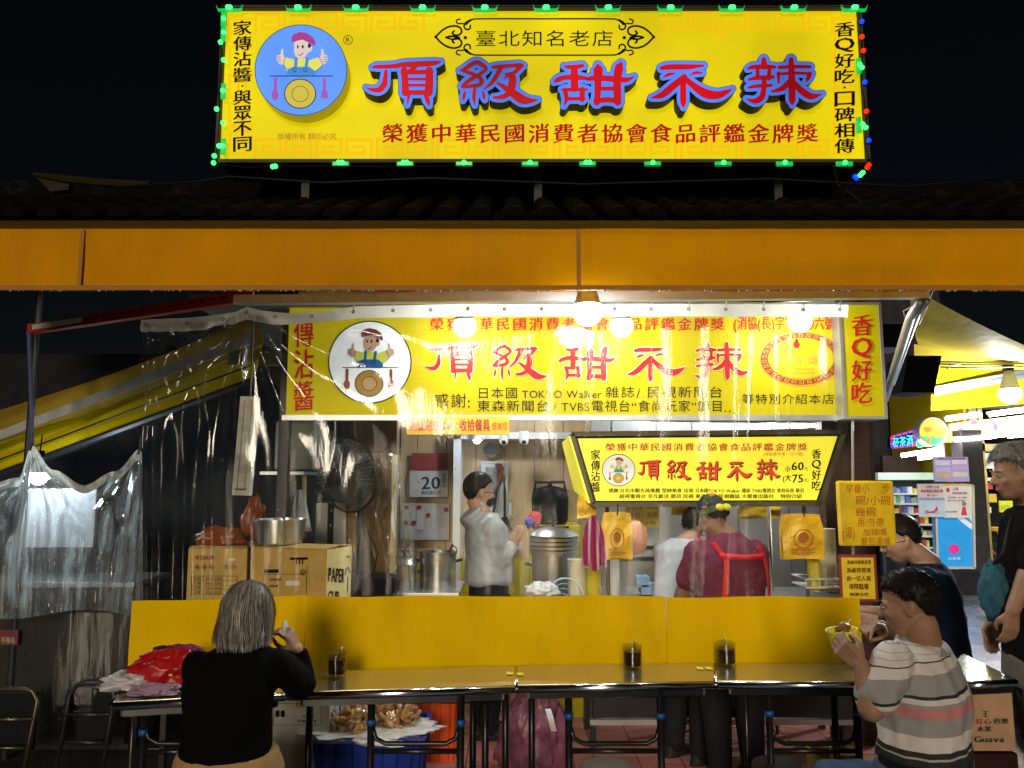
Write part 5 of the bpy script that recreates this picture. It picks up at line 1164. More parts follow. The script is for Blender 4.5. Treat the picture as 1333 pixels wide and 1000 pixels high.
# black bin behind
m = MB(); c = at(484, 770, 4.8); m.lathe([(.001, -.6), (.13, -.6), (.15, .08), (.155, .09), (.13, .1), (.001, .1)], c, 24); tag(m.build('black_bin', m_blackpl, None, 'auto'), 'black bin standing before the wooden pillar', 'bin')
m = MB(); c = at(525, 640, 4.6); m.grid(lambda u, v: at(512 + 24 * u * (1.4 - v), 605 + 150 * (1 - v), 4.6) + Vector((0, .03 * math.sin(14 * u + 3 * v), 0)), 20, 20); tag(m.build('clear_bag_roll', clear_vinyl('bag_film', .12, 1.3, .9), None, True), 'crumpled clear film hanging before the calendar', 'plastic film')
m = MB(); m.grid(lambda u, v: at(458 + 60 * u + 5 * math.sin(9 * v), 775 - 185 * v, 4.93) + Vector((0, -.04 * abs(noise.noise(Vector((u * 5, v * 7, 3)))) - .03 * math.sin(u * 15 + 4 * v), 0)), 60, 60)
tag(m.build('crinkled_film', clear_vinyl('golden_film', .10, 2.2, 1.0, (.92, .80, .52)), None, True), 'crinkled golden clear film wrapped before the brown pillar', 'plastic film')
# left clear side sheet with pale hem
CL = clear_vinyl('side_clear_vinyl', .30, 1.5, .7, (.93, .95, .97))
def side_sheet():
    t = thing('side_curtain', 'clear plastic side curtain with sagging pale hem at far left', 'curtain', at(110, 590, 4.35))
    def top(u):
        # hem line: up at x=42 and x=182, sag between
        xs_ = [(-40, 640), (20, 622), (42, 580), (75, 612), (110, 632), (145, 614), (182, 585), (186, 590)]
        x = -40 + 226 * u
        for (a0, b0), (a1, b1) in zip(xs_, xs_[1:]):
            if x <= a1: tt_ = (x - a0) / (a1 - a0); tt_ = tt_ * tt_ * (3 - 2 * tt_); return x, b0 + (b1 - b0) * tt_
        return xs_[-1]
    def fn(u, v):
        x, y = top(u); yb = 800 + 6 * math.sin(7 * u)
        gather = 1 - math.exp(-v * 2.2); xx = x
        for g_ in (42, 182): xx += (x - g_) * -0.25 * math.exp(-((x - g_) / 40) ** 2) * (1 - gather)
        ga = min((math.hypot(x - g_, v * 215.), math.atan2(x - g_, v * 215. + 5)) for g_ in (42, 182)); Yp = 4.35 + .05 * math.sin(ga[1] * 11 + 2 * noise.noise(Vector((x * .03, v * 3, 5)))) * math.exp(-(ga[0] / 130.) ** 2) * min(1, ga[0] / 40.) + .03 * abs(noise.noise(Vector((x * .05, v * 5, 9)))) + .03 * math.sin(x * .11 + 2.5 * v) * (.4 + v) + .03 * math.sin(x * .31 + 1.0 + 4 * v) * (.5 + .5 * v) + .02 * noise.noise(Vector((x * .06, v * 3, 2)))
        return at(xx, y + (yb - y) * v, Yp)
    m = MB(); m.grid(fn, 200, 60); m.build('clear_sheet', CL, t, True)
    m = MB(); m.grid(lambda u, v: fn(u, v * .065) + Vector((0, -.004, 0)), 110, 2); m.build('hem', cloth_sheet('pale_vinyl_hem', (.72, .70, .62), transl=.5, bump=.1), t, True)
    for g_ in (42, 182):
        u = (g_ + 40) / 226; p = fn(u, .02); m = MB(); m.tube([p + Vector((0, -.02, -.01)), p + Vector((0, .0, .03)), p + Vector((0, 0, .09))], .006, 6); m.build('hook', m_darkmetal, t)
    m = MB(); m.grid(lambda u, v: at(-40 + 240 * u, 798 + 220 * v, 4.30 + .02 * math.sin(9 * u + 2 * v)), 60, 20); m.build('lower_sheet', clear_vinyl('lower_clear_vinyl', .012, .8, .6), t, True)
side_sheet()
m = MB(); box_px(m, 28, 636, 126, 713, 4.95, .03, bev=.004); tag(m.build('white_board', mat('white_laminate', (.26, .27, .28), rough=.4)), 'plain white board seen through the clear side curtain at far left', 'board')
m = MB(); p = at(77, 713, 4.97); m.box((p.x - .15, 5.0, p.z / 2 - .01), (.03, .03, p.z - .02)); m.box((p.x + .15, 5.0, p.z / 2 - .01), (.03, .03, p.z - .02)); m.build('leg', m_darkmetal, bpy.data.objects['white_board'])
# steel folding tables / cabinet under it
t = thing('steel_cabinet', 'low grey steel cabinet with doors at lower left', 'cabinet', (at(85, 900, 4.7).x, 4.8, 0))
xa, xb = at(-60, 800, 4.6).x, at(172, 800, 4.6).x
m = MB(); m.box(((xa + xb) / 2, 4.85, .98), (xb - xa, .5, .03), bev=.004); m.build('top', m_steel, t)
for i in range(3):
    w_ = (xb - xa) / 3; m = MB(); m.box((xa + w_ * (i + .5), 4.62, .52), (w_ - .012, .03, .86), bev=.006); m.build('door', mat('brown_grey_steel', (.03, .026, .022), rough=.4, metal=.5, wear=.4), t)
m = MB(); m.box(((xa + xb) / 2, 4.87, .5), (xb - xa, .44, .9)); m.build('body', m_darkmetal, t)
notice(-12, 820, 24, 840, 4.57, [(.1, .1, .9, .5, '收拾餐具'), (.45, .5, .95, .95, '不限')], 'small dark red sign with pale characters on the cabinet at lower left', mat('dark_red_board', (.16, .02, .015), rough=.5), mat('pale_ink', (.5, .45, .35)), 'B', name='red_sign') if False else None
ff2 = lambda x, y, d=0: at(x, y, 4.57 - d); a, b = ff2(-12, 840), ff2(24, 820)
ts = thing('red_sign', 'small dark red sign with pale characters at lower left', 'sign', ((a.x + b.x) / 2, 4.57, a.z)); m = MB(); m.box(((a.x + b.x) / 2, 4.575, (a.z + b.z) / 2), (b.x - a.x, .01, b.z - a.z)); m.build('board', mat('dark_red_board', (.16, .02, .015), rough=.5), ts)
k = MB(); text_px(k, ff2, 1, 829, 20, 838, '不要'.replace('要', '辣') + '名', 'B', 0, d=.002); k.build('lettering', mat('pale_ink', (.5, .45, .35)), ts)
for i, (x0, x1, y0, Yq) in enumerate(((-20, 50, 897, 4.2), (92, 150, 890, 4.28))):
    tq = thing('folded_chair', ('chrome tube folding chair leaning at far lower left', 'dark tube folding chair leaning beside the left cabinet')[i], 'folding chair', (at((x0 + x1) / 2, 1000, Yq).x, Yq, 0), group='folded chairs')
    m_ = mat('old_brass_tube', (.12, .10, .06), rough=.35, metal=.8) if i == 0 else m_darkmetal
    L_ = at(x0, y0, Yq); R_ = at(x1, y0, Yq)
    m = MB(); m.tube([(L_.x, Yq - .1, .02), (L_.x, Yq, L_.z - .06), (L_.x + .03, Yq, L_.z - .01), (L_.x + .08, Yq, L_.z), (R_.x - .08, Yq, L_.z), (R_.x - .03, Yq, L_.z - .01), (R_.x, Yq, L_.z - .06), (R_.x, Yq - .1, .02)], .011, 8); m.build('frame', m_, tq, True)
    for zz in (.22, .36): m = MB(); m.tube([(L_.x, Yq - .04, zz), (R_.x, Yq - .04, zz)], .009, 8); m.build('rung', m_, tq, True)
    m = MB(); m.box(((L_.x + R_.x) / 2, Yq + .05, .33), (R_.x - L_.x - .06, .03, .3), bev=.01); m.build('seat', m_blackpl, tq)

# ------------------------------------------------------------------ yellow vinyl screen and clear curtain above it
YC = 3.74
m_screen = cloth_sheet('yellow_vinyl', (.98, .60, .001), transl=.15, bump=.12, rough=.45, wear=.16, var=.09)
def screen():
    t = thing('yellow_vinyl_screen', 'yellow vinyl screen hung along the back of the tables', 'screen', (at(650, 865, YC).x, YC, .62))
    seg = [(172, 398, 783, 776), (399, 866, 776, 776), (867, 1118, 777, 777)]
    for i, (x0, x1, y0, y1) in enumerate(seg):
        m = MB(); s0 = i * 3.1
        def fn(u, v):
            x = x0 + (x1 - x0) * u; p = at(x, y0 + (y1 - y0) * u + .8 * math.sin(x * .03), YC); zb_ = .63 if x0 < 600 else .64
            z = zb_ + (p.z - zb_) * v
            yy = YC + .006 * math.sin(x * .031 + s0 + 1.3 * v) + .002 * math.sin(x * .13 + 2 * v + s0) + .014 * noise.noise(Vector((x * .02, v * 1.5, i)))
            return Vector((p.x, yy - .004 * i, z))
        m.grid(fn, 140, 24); m.build('vinyl_panel', m_screen, t, True)
screen()
CF = clear_vinyl('front_clear_vinyl', .011, .8, .30)
def curtain():
    t = thing('clear_plastic_curtain', 'clear plastic curtain with pale top hem hanging over the yellow screen', 'curtain', (at(640, 776, YC).x, YC + .01, 1.07))
    hem = [(180, 417), (240, 414), (300, 406), (322, 400), (350, 405), (390, 408), (430, 405), (470, 399), (600, 396), (900, 396), (1104, 397)]
    def topy(x):
        for (a0, b0), (a1, b1) in zip(hem, hem[1:]):
            if x <= a1: return b0 + (b1 - b0) * (x - a0) / (a1 - a0)
        return hem[-1][1]
    def fn(u, v):   # v: 0 top .. 1 bottom
        x = 180 + 924 * u; y = topy(x); yb = 780
        dx_ = x - 322; pull = math.exp(-(dx_ / 95.) ** 2)
        xx = x - dx_ * .35 * pull * math.exp(-v * 3.0)
        p = at(xx, y + (yb - y) * v, YC + .03)
        dv_ = v * 375.; ds_ = math.hypot(dx_, dv_); fold = .034 * math.sin(math.atan2(dx_, dv_ + 6) * 13 + .6 * noise.noise(Vector((x * .03, v * 4, 7)))) * math.exp(-(ds_ / 210.) ** 2) * min(1, ds_ / 70.)
        cen = .45 + .55 * math.exp(-((x - 290) / 170.) ** 2); fold += (.018 * math.sin(x * .048 + 1.7 * math.sin(v * 2.2)) * (.3 + .7 * v) + .006 * math.sin(x * .16 + 3 * v) * v) * cen
        fold += .014 * math.exp(-((x - 186) / 14.) ** 2) * math.sin(x * .45) + .009 * math.exp(-((x - 240) / 50.) ** 2) * math.sin(x * .23 + v)
        fold += .014 * noise.noise(Vector((x * .015, v * 2.4, 0)))
        fold += .012 * math.exp(-((x - 1000) / 120.) ** 2) * math.sin(x * .12 + v)
        return p + Vector((0, fold * (1 if v > .02 else .3), 0))
    m = MB(); m.grid(fn, 420, 70); m.build('clear_sheet', CF, t, True)
    m = MB(); m.grid(lambda u, v: fn(u, v * .042) + Vector((0, -.006, 0)), 200, 3); m.build('hem', cloth_sheet('pale_vinyl_hem', (.72, .70, .62), transl=.5, bump=.1), t, True)
    for x in (186, 232, 279, 322, 372, 418, 465, 513, 561, 609, 657, 705, 752, 800, 847, 896, 944, 993, 1044, 1092):
        u = (x - 180) / 924; p = fn(u, .018); m = MB()
        ring = [p + Vector((.007 * math.cos(a), -.012, .007 * math.sin(a))) for a in [i * PI / 5 for i in range(11)]]
        m.tube(ring, .0022, 4); m.build('eyelet', m_darkmetal, t)
        if x > 430 or x == 322:
            m = MB(); m.tube([p + Vector((0, -.014, -.004)), p + Vector((.004, -.01, .03)), p + Vector((0, -.05, .065))], .0022, 5); m.build('hook', m_alu, t)
curtain()
# ------------------------------------------------------------------ folding steel tables in a row
m_top = mat('brushed_table_steel', (.62, .61, .46), rough=.22, metal=.95, var=.12, stretch=(1.2, 9, 1), wear=.2)
m_edge = mat('polished_table_edge', (.60, .60, .62), rough=.16, metal=1)
m_leg = mat('black_table_leg', (.022, .022, .024), rough=.3, metal=.5)
ZT = .75
def table(fl, fr, br, bl, frames, backlegs, label, blue=True):
    Q = [atz(px, py, ZT) for px, py in (fl, fr, br, bl)]
    cx = sum((q for q in Q), Vector()) / 4
    t = thing('folding_table', label, 'table', (cx.x, cx.y, 0), group='steel folding tables in a row')
    inset = [q + (cx - q).normalized() * .004 for q in Q]
    m = MB(); m.prism([q + Vector((0, 0, -.012)) for q in inset], (0, 0, .012)); m.build('table_top', m_top, t)
    m = MB()
    for i in range(4):
        a, b = inset[i], inset[(i + 1) % 4]
        m.tube([a + Vector((0, 0, -.017)), b + Vector((0, 0, -.017))], .0165, 10)
    m.build('table_edge', m_edge, t, True)
    m = MB()
    for i in range(4):
        a, b = [q + (cx - q) * .12 for q in (Q[i], Q[(i + 1) % 4])]
        m.bar(a + Vector((0, 0, -.045)), b + Vector((0, 0, -.045)), .02, .03)
    m.build('under_frame', m_leg, t)
    fy = sum((Q[0].y, Q[1].y)) / 2 + .035; by = sum((Q[2].y, Q[3].y)) / 2 - .03
    for (x0, x1) in frames:
        A = at(x0, 900, fy); B = at(x1, 900, fy)
        for X in (A.x, B.x):
            m = MB(); m.tube([(X, fy, ZT - .03), (X, fy, .03), (X, fy, .012)], [.0155, .0155, .018], 10); m.build('leg', m_leg, t, True)
            if blue: m = MB(); m.tube([(X, fy, .598), (X, fy, .62)], .0195, 10); m.build('blue_collar', mat('blue_collar', (.01, .09, .34), rough=.4), t, True)
        m = MB(); zz = at(x0, 968, fy).z; m.tube([(A.x + .004, fy, zz + .07), (A.x + .02, fy, zz + .02), (A.x + .06, fy, zz), (B.x - .06, fy, zz), (B.x - .02, fy, zz + .02), (B.x - .004, fy, zz + .07)], .010, 8); m.tube([(A.x, fy, zz - .03), (B.x, fy, zz - .03)], .011, 8)
        m.build('cross_rail', m_leg, t, True)
    for px in backlegs:
        X = at(px, 900, by).x; m = MB(); m.tube([(X, by, ZT - .03), (X, by, .012)], .0155, 10); m.build('leg', m_leg, t, True)
    m = MB(); a = at(frames[0][0] if frames else fl[0], 912, fy + .1); b = at(fr[0] - 20, 912, fy + .1)
    for dz in (0, .012): m.tube([(a.x, fy + .08, .665 + dz), ((a.x + b.x) / 2, fy + .1, .655 + dz), (b.x, fy + .08, .667 + dz)], .004, 5)
    m.build('fold_wire', m_leg, t, True)
    return t
table((376, 901), (671, 892), (671, 867), (376, 875), [(484, 600)], (404, 632), 'left steel folding table at the woman\'s elbow with one dark mug on it')
table((673, 891.7), (930, 886.5), (930, 862.5), (673, 866.8), [(740, 859)], (616, 658, 692), 'middle steel folding table carrying a dark mug near its right end')
table((932, 886.4), (1250, 886), (1238, 862), (932, 862.3), [(1000, 1114)], (970, 1085), 'right steel folding table where the man in the striped shirt eats')
# far right table behind the man
Q = [atz(px, py, ZT - .0) for px, py in ((1196, 890), (1323, 885), (1252, 849), (1140, 850))]
table((1256, 887), (1322, 884), (1254, 851), (1242, 861.5), [], (1318,), 'table end sticking out at right with yellow and white reflections', False)
# table with cloths at far left
t = table((146, 914), (372, 901.5), (372, 875), (170, 882), [(190, 262)], (176,), 'left end table with red bag and wrappers on it')
# number stickers
for i, (px, py) in enumerate(((664, 877.5), (677, 878.5), (911, 871), (923, 871))):
    p = atz(px, py, ZT + .0); m = MB(); m.box(p + Vector((0, 0, .0035)), (.028, .045, .002), rz=.05 if i % 2 else -.03)
    tag(m.build('yellow_sticker', mat('yellow_sticker', (.85, .7, .03), rough=.5)), ['yellow sticker left of the first table seam', 'yellow sticker right of the first table seam', 'yellow sticker left of the second table seam', 'yellow sticker right of the second table seam'][i], 'sticker')

# sauce mugs
m_glass = bpy.data.materials.new('mug_glass'); m_glass.use_nodes = True
nt = m_glass.node_tree; n_ = nt.nodes; n_.remove(n_['Principled BSDF']); tr_ = n_.new('ShaderNodeBsdfTransparent'); gl_ = n_.new('ShaderNodeBsdfGlossy'); gl_.inputs['Roughness'].default_value = .05
fr_n = schlick(n_, nt.links); mx_ = n_.new('ShaderNodeMixShader'); nt.links.new(fr_n.outputs[0], mx_.inputs[0]); nt.links.new(tr_.outputs[0], mx_.inputs[1]); nt.links.new(gl_.outputs[0], mx_.inputs[2]); nt.links.new(mx_.outputs[0], n_['Material Output'].inputs[0]); tr_.inputs[0].default_value = (.9, .92, .9, 1)
m_sauce = mat('brown_sauce', (.045, .012, .004), rough=.12, var=.2)
def mug(px, py, Y0, label, hs, spoon):
    c = atz(px, py, ZT + .003); c.z = ZT + .003; r = 12 * c.y / F; h = .098
    t = thing('sauce_mug', label, 'mug', c, group='glass sauce mugs on the tables')
    m = MB(); m.lathe([(.001, 0), (r * .96, 0), (r, .004), (r, h), (r * .94, h), (r * .92, .012), (.001, .012)], c, 28); m.build('glass', m_glass, t, 'auto')
    m = MB(); m.lathe([(.001, .0125), (r * .915, .0125), (r * .935, h * .74), (.001, h * .74)], c, 28); m.build('sauce', m_sauce, t, 'auto')
    m = MB(); m.tube([c + Vector((hs[0] * r * 1, hs[1] * r, h * .85)), c + Vector((hs[0] * (r + .028), hs[1] * (r + .028), h * .8)), c + Vector((hs[0] * (r + .032), hs[1] * (r + .032), h * .4)), c + Vector((hs[0] * r, hs[1] * r, h * .2))], .006, 8); m.build('handle', m_glass, t, True)
    m = MB(); m.tube([c + Vector((-.01, 0, .03)), c + Vector((spoon * .018, -.005, h + .012)), c + Vector((spoon * .026, -.01, h + .026))], [.002, .003, .0035], 6); m.build('spoon', m_steel, t, True)
    m = MB(); m.lathe([(r * .95, h * .995), (r * 1.02, h * 1.0), (r * 1.02, h * 1.02), (r * .95, h * 1.02)], c, 28); m.build('rim', m_glass, t, True)
mug(438, 880, 3.4, 'dark sauce mug beside the woman\'s elbow', (-1, 0), 1)
mug(823.5, 869, 3.4, 'dark sauce mug on the middle table', (.3, .95), .6)
mug(945.5, 865.5, 3.4, 'dark sauce mug with upright spoon on the right table', (.15, -1), -.2)

# things on the left table
m_redbag = mat('red_shiny_bag', (.42, .006, .008), rough=.35, bump=.4, bs=25)
def bag3(name, label, c, sc, seed, m_, amp=.35, n=28, fr=2.2, cat='bag'):
    mb = crumple(c, sc, seed, amp, n, fr); mb.v = [(v[0], v[1], max(v[2], c.z - sc[2] * .8)) for v in mb.v]; o = mb.build(name, m_, None, True); return tag(o, label, cat)
base = ZT + .002
c = atz(215, 896, ZT); bag3('red_bag', 'crumpled red bag with yellow spots on the left end table', Vector((c.x - .01, c.y + .02, base + .06)), (.125, .085, .075), 31, m_redbag, .38, 40, 1.7)
bpy.data.objects['red_bag']
k = MB()
for px, py, r_ in ((216, 877, 3.2), (230, 873, 2.2)):
    p = at(px - 8, py + 6, c.y - .07); k.sphere(p, r_ * .003, 6, sc=(1.4, .3, .8))
k.build('yellow_spot', mat('yellow_spot', (.75, .55, .03)), bpy.data.objects['red_bag'], True)
c2 = atz(170, 897, ZT); bag3('white_wrapper', 'white crumpled plastic wrapper at the left table corner', Vector((c2.x, c2.y, base + .03)), (.10, .08, .035), 37, mat('white_wrapper', (.6, .58, .62), rough=.3), .5, cat='wrapper')
c2 = atz(200, 905, ZT); bag3('lilac_wrapper', 'lilac crumpled wrapper in front of the red bag', Vector((c2.x, c2.y, base + .018)), (.09, .05, .022), 39, mat('lilac_wrapper', (.35, .22, .30), rough=.3), .5, cat='wrapper')
c2 = atz(225, 890, ZT); bag3('purple_bag', 'dark purple and pink bundle behind the red bag', Vector((c2.x + .0, c2.y + .09, base + .10)), (.075, .045, .035), 41, mat('purple_cloth', (.20, .015, .09), rough=.6), .4)
bag3('dark_purse', 'small dark purse on top of the red bag', Vector((c2.x - .07, c2.y + .05, base + .11)), (.045, .035, .03), 43, mat('dark_purse', (.05, .01, .03), rough=.4), .25)

# ------------------------------------------------------------------ below the tables
def crate(name, label, x0, x1, y0, zt, depth, col, rz=0.):
    """tapered plastic crate with rim, ribs and handle slots"""
    cx = (x0 + x1) / 2; w_ = x1 - x0; t = thing(name, label, 'crate', (cx, y0 + depth / 2, 0.014), rz)
    M_ = Matrix.Translation((cx, y0 + depth / 2, .014)) @ Matrix.Rotation(rz, 4, 'Z')
    P = lambda x, y, z: M_ @ Vector((x, y, z)); h = zt - .014
    m = MB()
    for (sx, sy) in ((1, 0), (-1, 0), (0, 1), (0, -1)):
        a = w_ / 2; b = depth / 2; k0 = .90
        if sx: Pq = [P(sx * a * k0, -b * k0, 0), P(sx * a * k0, b * k0, 0), P(sx * a, b, h), P(sx * a, -b, h)]; e = M_.to_3x3() @ Vector((-sx * .006, 0, 0))
        else: Pq = [P(-a * k0, sy * b * k0, 0), P(a * k0, sy * b * k0, 0), P(a, sy * b, h), P(-a, sy * b, h)]; e = M_.to_3x3() @ Vector((0, -sy * .006, 0))
        m.prism(Pq, e)
    m.prism([P(-w_ / 2 * .9, -depth / 2 * .9, 0), P(w_ / 2 * .9, -depth / 2 * .9, 0), P(w_ / 2 * .9, depth / 2 * .9, 0), P(-w_ / 2 * .9, depth / 2 * .9, 0)], (0, 0, .006)); m.build('crate_body', col, t)
    m = MB()
    for a_, b_ in ((P(-w_ / 2, -depth / 2, h), P(w_ / 2, -depth / 2, h)), (P(w_ / 2, -depth / 2, h), P(w_ / 2, depth / 2, h)), (P(w_ / 2, depth / 2, h), P(-w_ / 2, depth / 2, h)), (P(-w_ / 2, depth / 2, h), P(-w_ / 2, -depth / 2, h))): m.bar(a_, b_, .028, .02)
    m.build('rim', col, t)
    for i in range(7):
        x = -w_ / 2 + w_ * (i + .5) / 7; m = MB(); m.bar(P(x * .9, -depth / 2 * .905, .02), P(x, -depth / 2 * 1.003, h - .02), .012, .012); m.build('rib', col, t)
    for i in range(5):
        y = -depth / 2 + depth * (i + .5) / 5; m = MB(); m.bar(P(w_ / 2 * .905, y * .9, .02), P(w_ / 2 * 1.003, y, h - .02), .012, .012); m.build('rib', col, t)
    return t
m_bluecr = mat('blue_crate_plastic', (.012, .04, .34), rough=.35); m_orcr = mat('orange_crate_plastic', (.78, .10, .012), rough=.35)
xa, xb = at(405, 960, 3.95).x, at(548, 960, 3.95).x
crate('blue_crate', 'blue plastic crate of fried snacks under the left table', xa, xb, 3.98, at(480, 964, 3.98).z, .42, m_bluecr)
xa2, xb2 = at(505, 930, 4.5).x, at(590, 930, 4.5).x
crate('orange_crate', 'orange plastic crate behind the blue crate', xa2, xb2 + .02, 4.50, .50, .42, m_orcr)
m_fry = mat('fried_snack', (.50, .27, .10), rough=.5, var=.35, vs=30)
m_film = clear_vinyl('food_bag_film', .05, 1.2, .9)
def snack_bag(c, sc, seed, label):
    t = thing('snack_bag', label, 'bag', (c.x, c.y, c.z - sc[2]), group='clear bags of fried snacks')
    random.seed(seed); m = MB()
    for i in range(150):
        d = Vector((random.gauss(0, 1), random.gauss(0, 1), random.gauss(0, 1))).normalized() * random.uniform(.45, .92)
        p = c + Vector((d.x * sc[0], d.y * sc[1], d.z * sc[2])); q = Vector((random.gauss(0, 1), random.gauss(0, 1), random.gauss(0, 1))).normalized() * .028
        q2 = Vector((random.gauss(0, 1), random.gauss(0, 1), random.gauss(0, 1))) * .008
        m.tube([p - q, p + q2, p + q], [.007, .013, .008], 6)
    s_ = m.build('fried_snacks', m_fry, t, True); s_['kind'] = 'stuff'
    crumple(c, (sc[0] * 1.04, sc[1] * 1.04, sc[2] * 1.04), seed, .16, 24, 3).build('clear_bag', m_film, t, True)
zc = at(480, 964, 3.98).z
snack_bag(Vector((at(462, 940, 4.1).x, 4.12, zc + .045)), (.125, .12, .115), 5, 'clear bag of golden snacks, left one in the blue crate')
snack_bag(Vector((at(516, 935, 4.15).x, 4.17, zc + .06)), (.11, .12, .12), 6, 'clear bag of golden snacks, right one in the blue crate')
snack_bag(Vector((at(545, 925, 4.6).x, 4.66, .53)), (.12, .12, .10), 7, 'clear bag of snacks lying in the orange crate')
m = crumple(Vector((at(455, 960, 3.96).x + .07, 4.14, zc + .006)), (.30, .20, .022), 51, .5, 26, 3); tag(m.build('crate_liner', mat('white_liner', (.65, .64, .62), rough=.4), None, True), 'white plastic liner spread over the blue crate', 'liner')
t = carton(352, 905, 430, 962, 4.05, .35, 'whitish printed carton under the table left of the blue crate', .014, mat('white_carton', (.50, .49, .46), rough=.7))
fb2 = lambda x, y, d=0: at(x, y, 4.05 - d); k = MB(); text_px(k, fb2, 394, 930, 410, 934, 'SIZE', 'B', 0, d=.003); text_px(k, fb2, 386, 936, 414, 941, 'TRAYS'.replace('S', ''), 'B', 0, d=.003); text_px(k, fb2, 358, 922, 372, 934, '口口'.replace('口口', '11'), 'B', 0, d=.003)
for x0_, y0_, x1_, y1_ in ((356, 916, 418, 916), (356, 944, 418, 944), (356, 916, 356, 944), (418, 916, 418, 944)): seg_px(k, fb2, x0_, y0_, x1_, y1_, .5, .0034)
k.build('black_printing', m_black, t)
# pink bag on the floor
t = thing('pink_plastic_bag', 'translucent pink shopping bag standing on the floor under the middle table', 'bag', (at(697, 1000, 4.35).x, 4.35, .014))
m_pinkbag = mat('pink_bag_film', (.26, .09, .15), rough=.28, bump=.9, bs=22, alpha=.8, var=.4)
cc = Vector((at(697, 960, 4.3).x, 4.35, .24)); mb = crumple(cc, (.17, .13, .27), 61, .34, 48, 2.6); mb.v = [(cc.x + (v[0] - cc.x) * (1.12 - .62 * max(0, min(1, (v[2] - .15) / .36)) ** 1.3) + .012 * noise.noise(Vector((v[0] * 14, v[1] * 14, v[2] * 9))), cc.y + (v[1] - cc.y) * (1.05 - .5 * max(0, min(1, (v[2] - .15) / .36))), max(v[2] , .016)) for v in mb.v]; mb.build('bag_body', m_pinkbag, t, True)
crumple(cc + Vector((.02, 0, .25)), (.10, .06, .055), 63, .8, 26, 3.2).build('gathered_top', mat('magenta_top', (.50, .06, .38), rough=.3), t, True)
m = MB(); a = at(713, 922, 4.18); b = at(721, 950, 4.16); m.grid(lambda u, v: a.lerp(b, v) + Vector(((u - .5) * .03, -.01 - .02 * math.sin(PI * v), .006 * math.sin(5 * v))), 3, 8); m.build('handle_loop', mat('white_handle', (.6, .58, .6), rough=.4), t, True)
# pots, stools and boxes on the far floor under the counter
for i, (px, Yq, r_, lb) in enumerate(((790, 3.40, .10, 'pale round stool seat edge under the middle table'), (1012, 3.42, .10, 'dark round stool under the right table'))):
    X = at(px, 1000, Yq).x; t = thing('round_stool', lb, 'stool', (X, Yq, .014), group='round stools under the tables'); z = .375
    m = MB(); m.lathe([(.001, z), (r_, z), (r_ + .006, z + .012), (r_, z + .028), (.001, z + .032)], (X, Yq, 0), 28); m.build('seat', mat('stool_white' if i == 0 else 'stool_dark', (.5, .5, .5) if i == 0 else (.06, .05, .05), rough=.35), t, 'auto')
    for a_ in range(4):
        a2 = a_ * PI / 2 + .6; m = MB(); m.tube([(X + r_ * .7 * math.cos(a2), Yq + r_ * .7 * math.sin(a2), z), (X + r_ * 1.15 * math.cos(a2), Yq + r_ * 1.15 * math.sin(a2), .016)], .011, 8); m.build('leg', m_leg, t, True)
for i, (px, py, Yq, lb) in enumerate(((1068, 985, 3.95, 'yellowish bucket on the floor under the right table'), (1100, 990, 3.8, 'smaller tan tub beside the yellowish bucket'))):
    X = at(px, py, Yq).x; zt = at(px, py - 12, Yq).z; m = MB(); m.lathe([(.001, .016), (.05, .016), (.065, zt), (.07, zt), (.07, zt + .006), (.06, zt + .006), (.045, .03), (.001, .03)], (X, Yq, 0), 24)
    m = m; tag(m.build('floor_bucket', mat('tan_plastic', (.30, .20, .05), rough=.4), None, 'auto'), lb, 'bucket')
m = MB(); c = at(1122, 935, 3.75); m.lathe([(.001, 0), (.03, 0), (.034, .01), (.034, .16), (.02, .2), (.012, .22), (.012, .25), (.001, .25)], (c.x, 3.75, .014), 18); tag(m.build('water_bottle', mat('blue_clear_plastic', (.10, .35, .75), rough=.1, alpha=.6), None, 'auto'), 'blue-capped clear water bottle under the right table', 'bottle')
# guava carton at lower right
YG = 3.45; fg = lambda x, y, d=0: at(x, y, YG - d)
t = carton(1262, 884, 1316, 978, YG, .30, 'tan fruit carton printed Guava under the right table end', None, mat('tan_fruit_carton', (.46, .27, .15), rough=.75, var=.2, wear=.2))
k = MB(); text_px(k, fg, 1279, 925, 1287, 934, '王', 'B', 0, d=.003); text_px(k, fg, 1293, 935, 1313, 943, '芭樂', 'B', 0, d=.003); text_px(k, fg, 1272, 945, 1291, 953, '水果', 'B', 0, d=.003); text_px(k, fg, 1268, 956, 1308, 967, 'Guava', 'B', 0, d=.003)
k.build('green_printing', mat('dark_green_ink', (.02, .05, .03)), t)
k = MB(); text_px(k, fg, 1270, 935, 1291, 943, '紅心', 'B', 0, d=.003); text_px(k, fg, 1273, 892, 1302, 899, '芭樂水果', 'B', 0, d=.003); k.build('red_printing', mat('fruit_red_ink', (.4, .03, .03)), t)
m = MB(); a, b = at(1262, 978, YG), at(1318, 978, YG); m.box(((a.x + b.x) / 2, YG + .17, a.z / 2 - .004), (b.x - a.x + .04, .34, a.z - .012)); tag(m.build('wooden_pallet_box', mat('dark_red_box', (.03, .012, .01), rough=.5)), 'dark reddish box under the guava carton', 'box')
m = MB(); a, b = at(1316, 980, 3.7), at(1350, 880, 3.7); m.box(((a.x + b.x) / 2, 3.85, b.z / 2), (b.x - a.x, .25, b.z)); tag(m.build('newspaper_box', mat('speckled_white', (.5, .5, .48), vs=60, var=.7), ), 'speckled pale carton at the right edge', 'box')
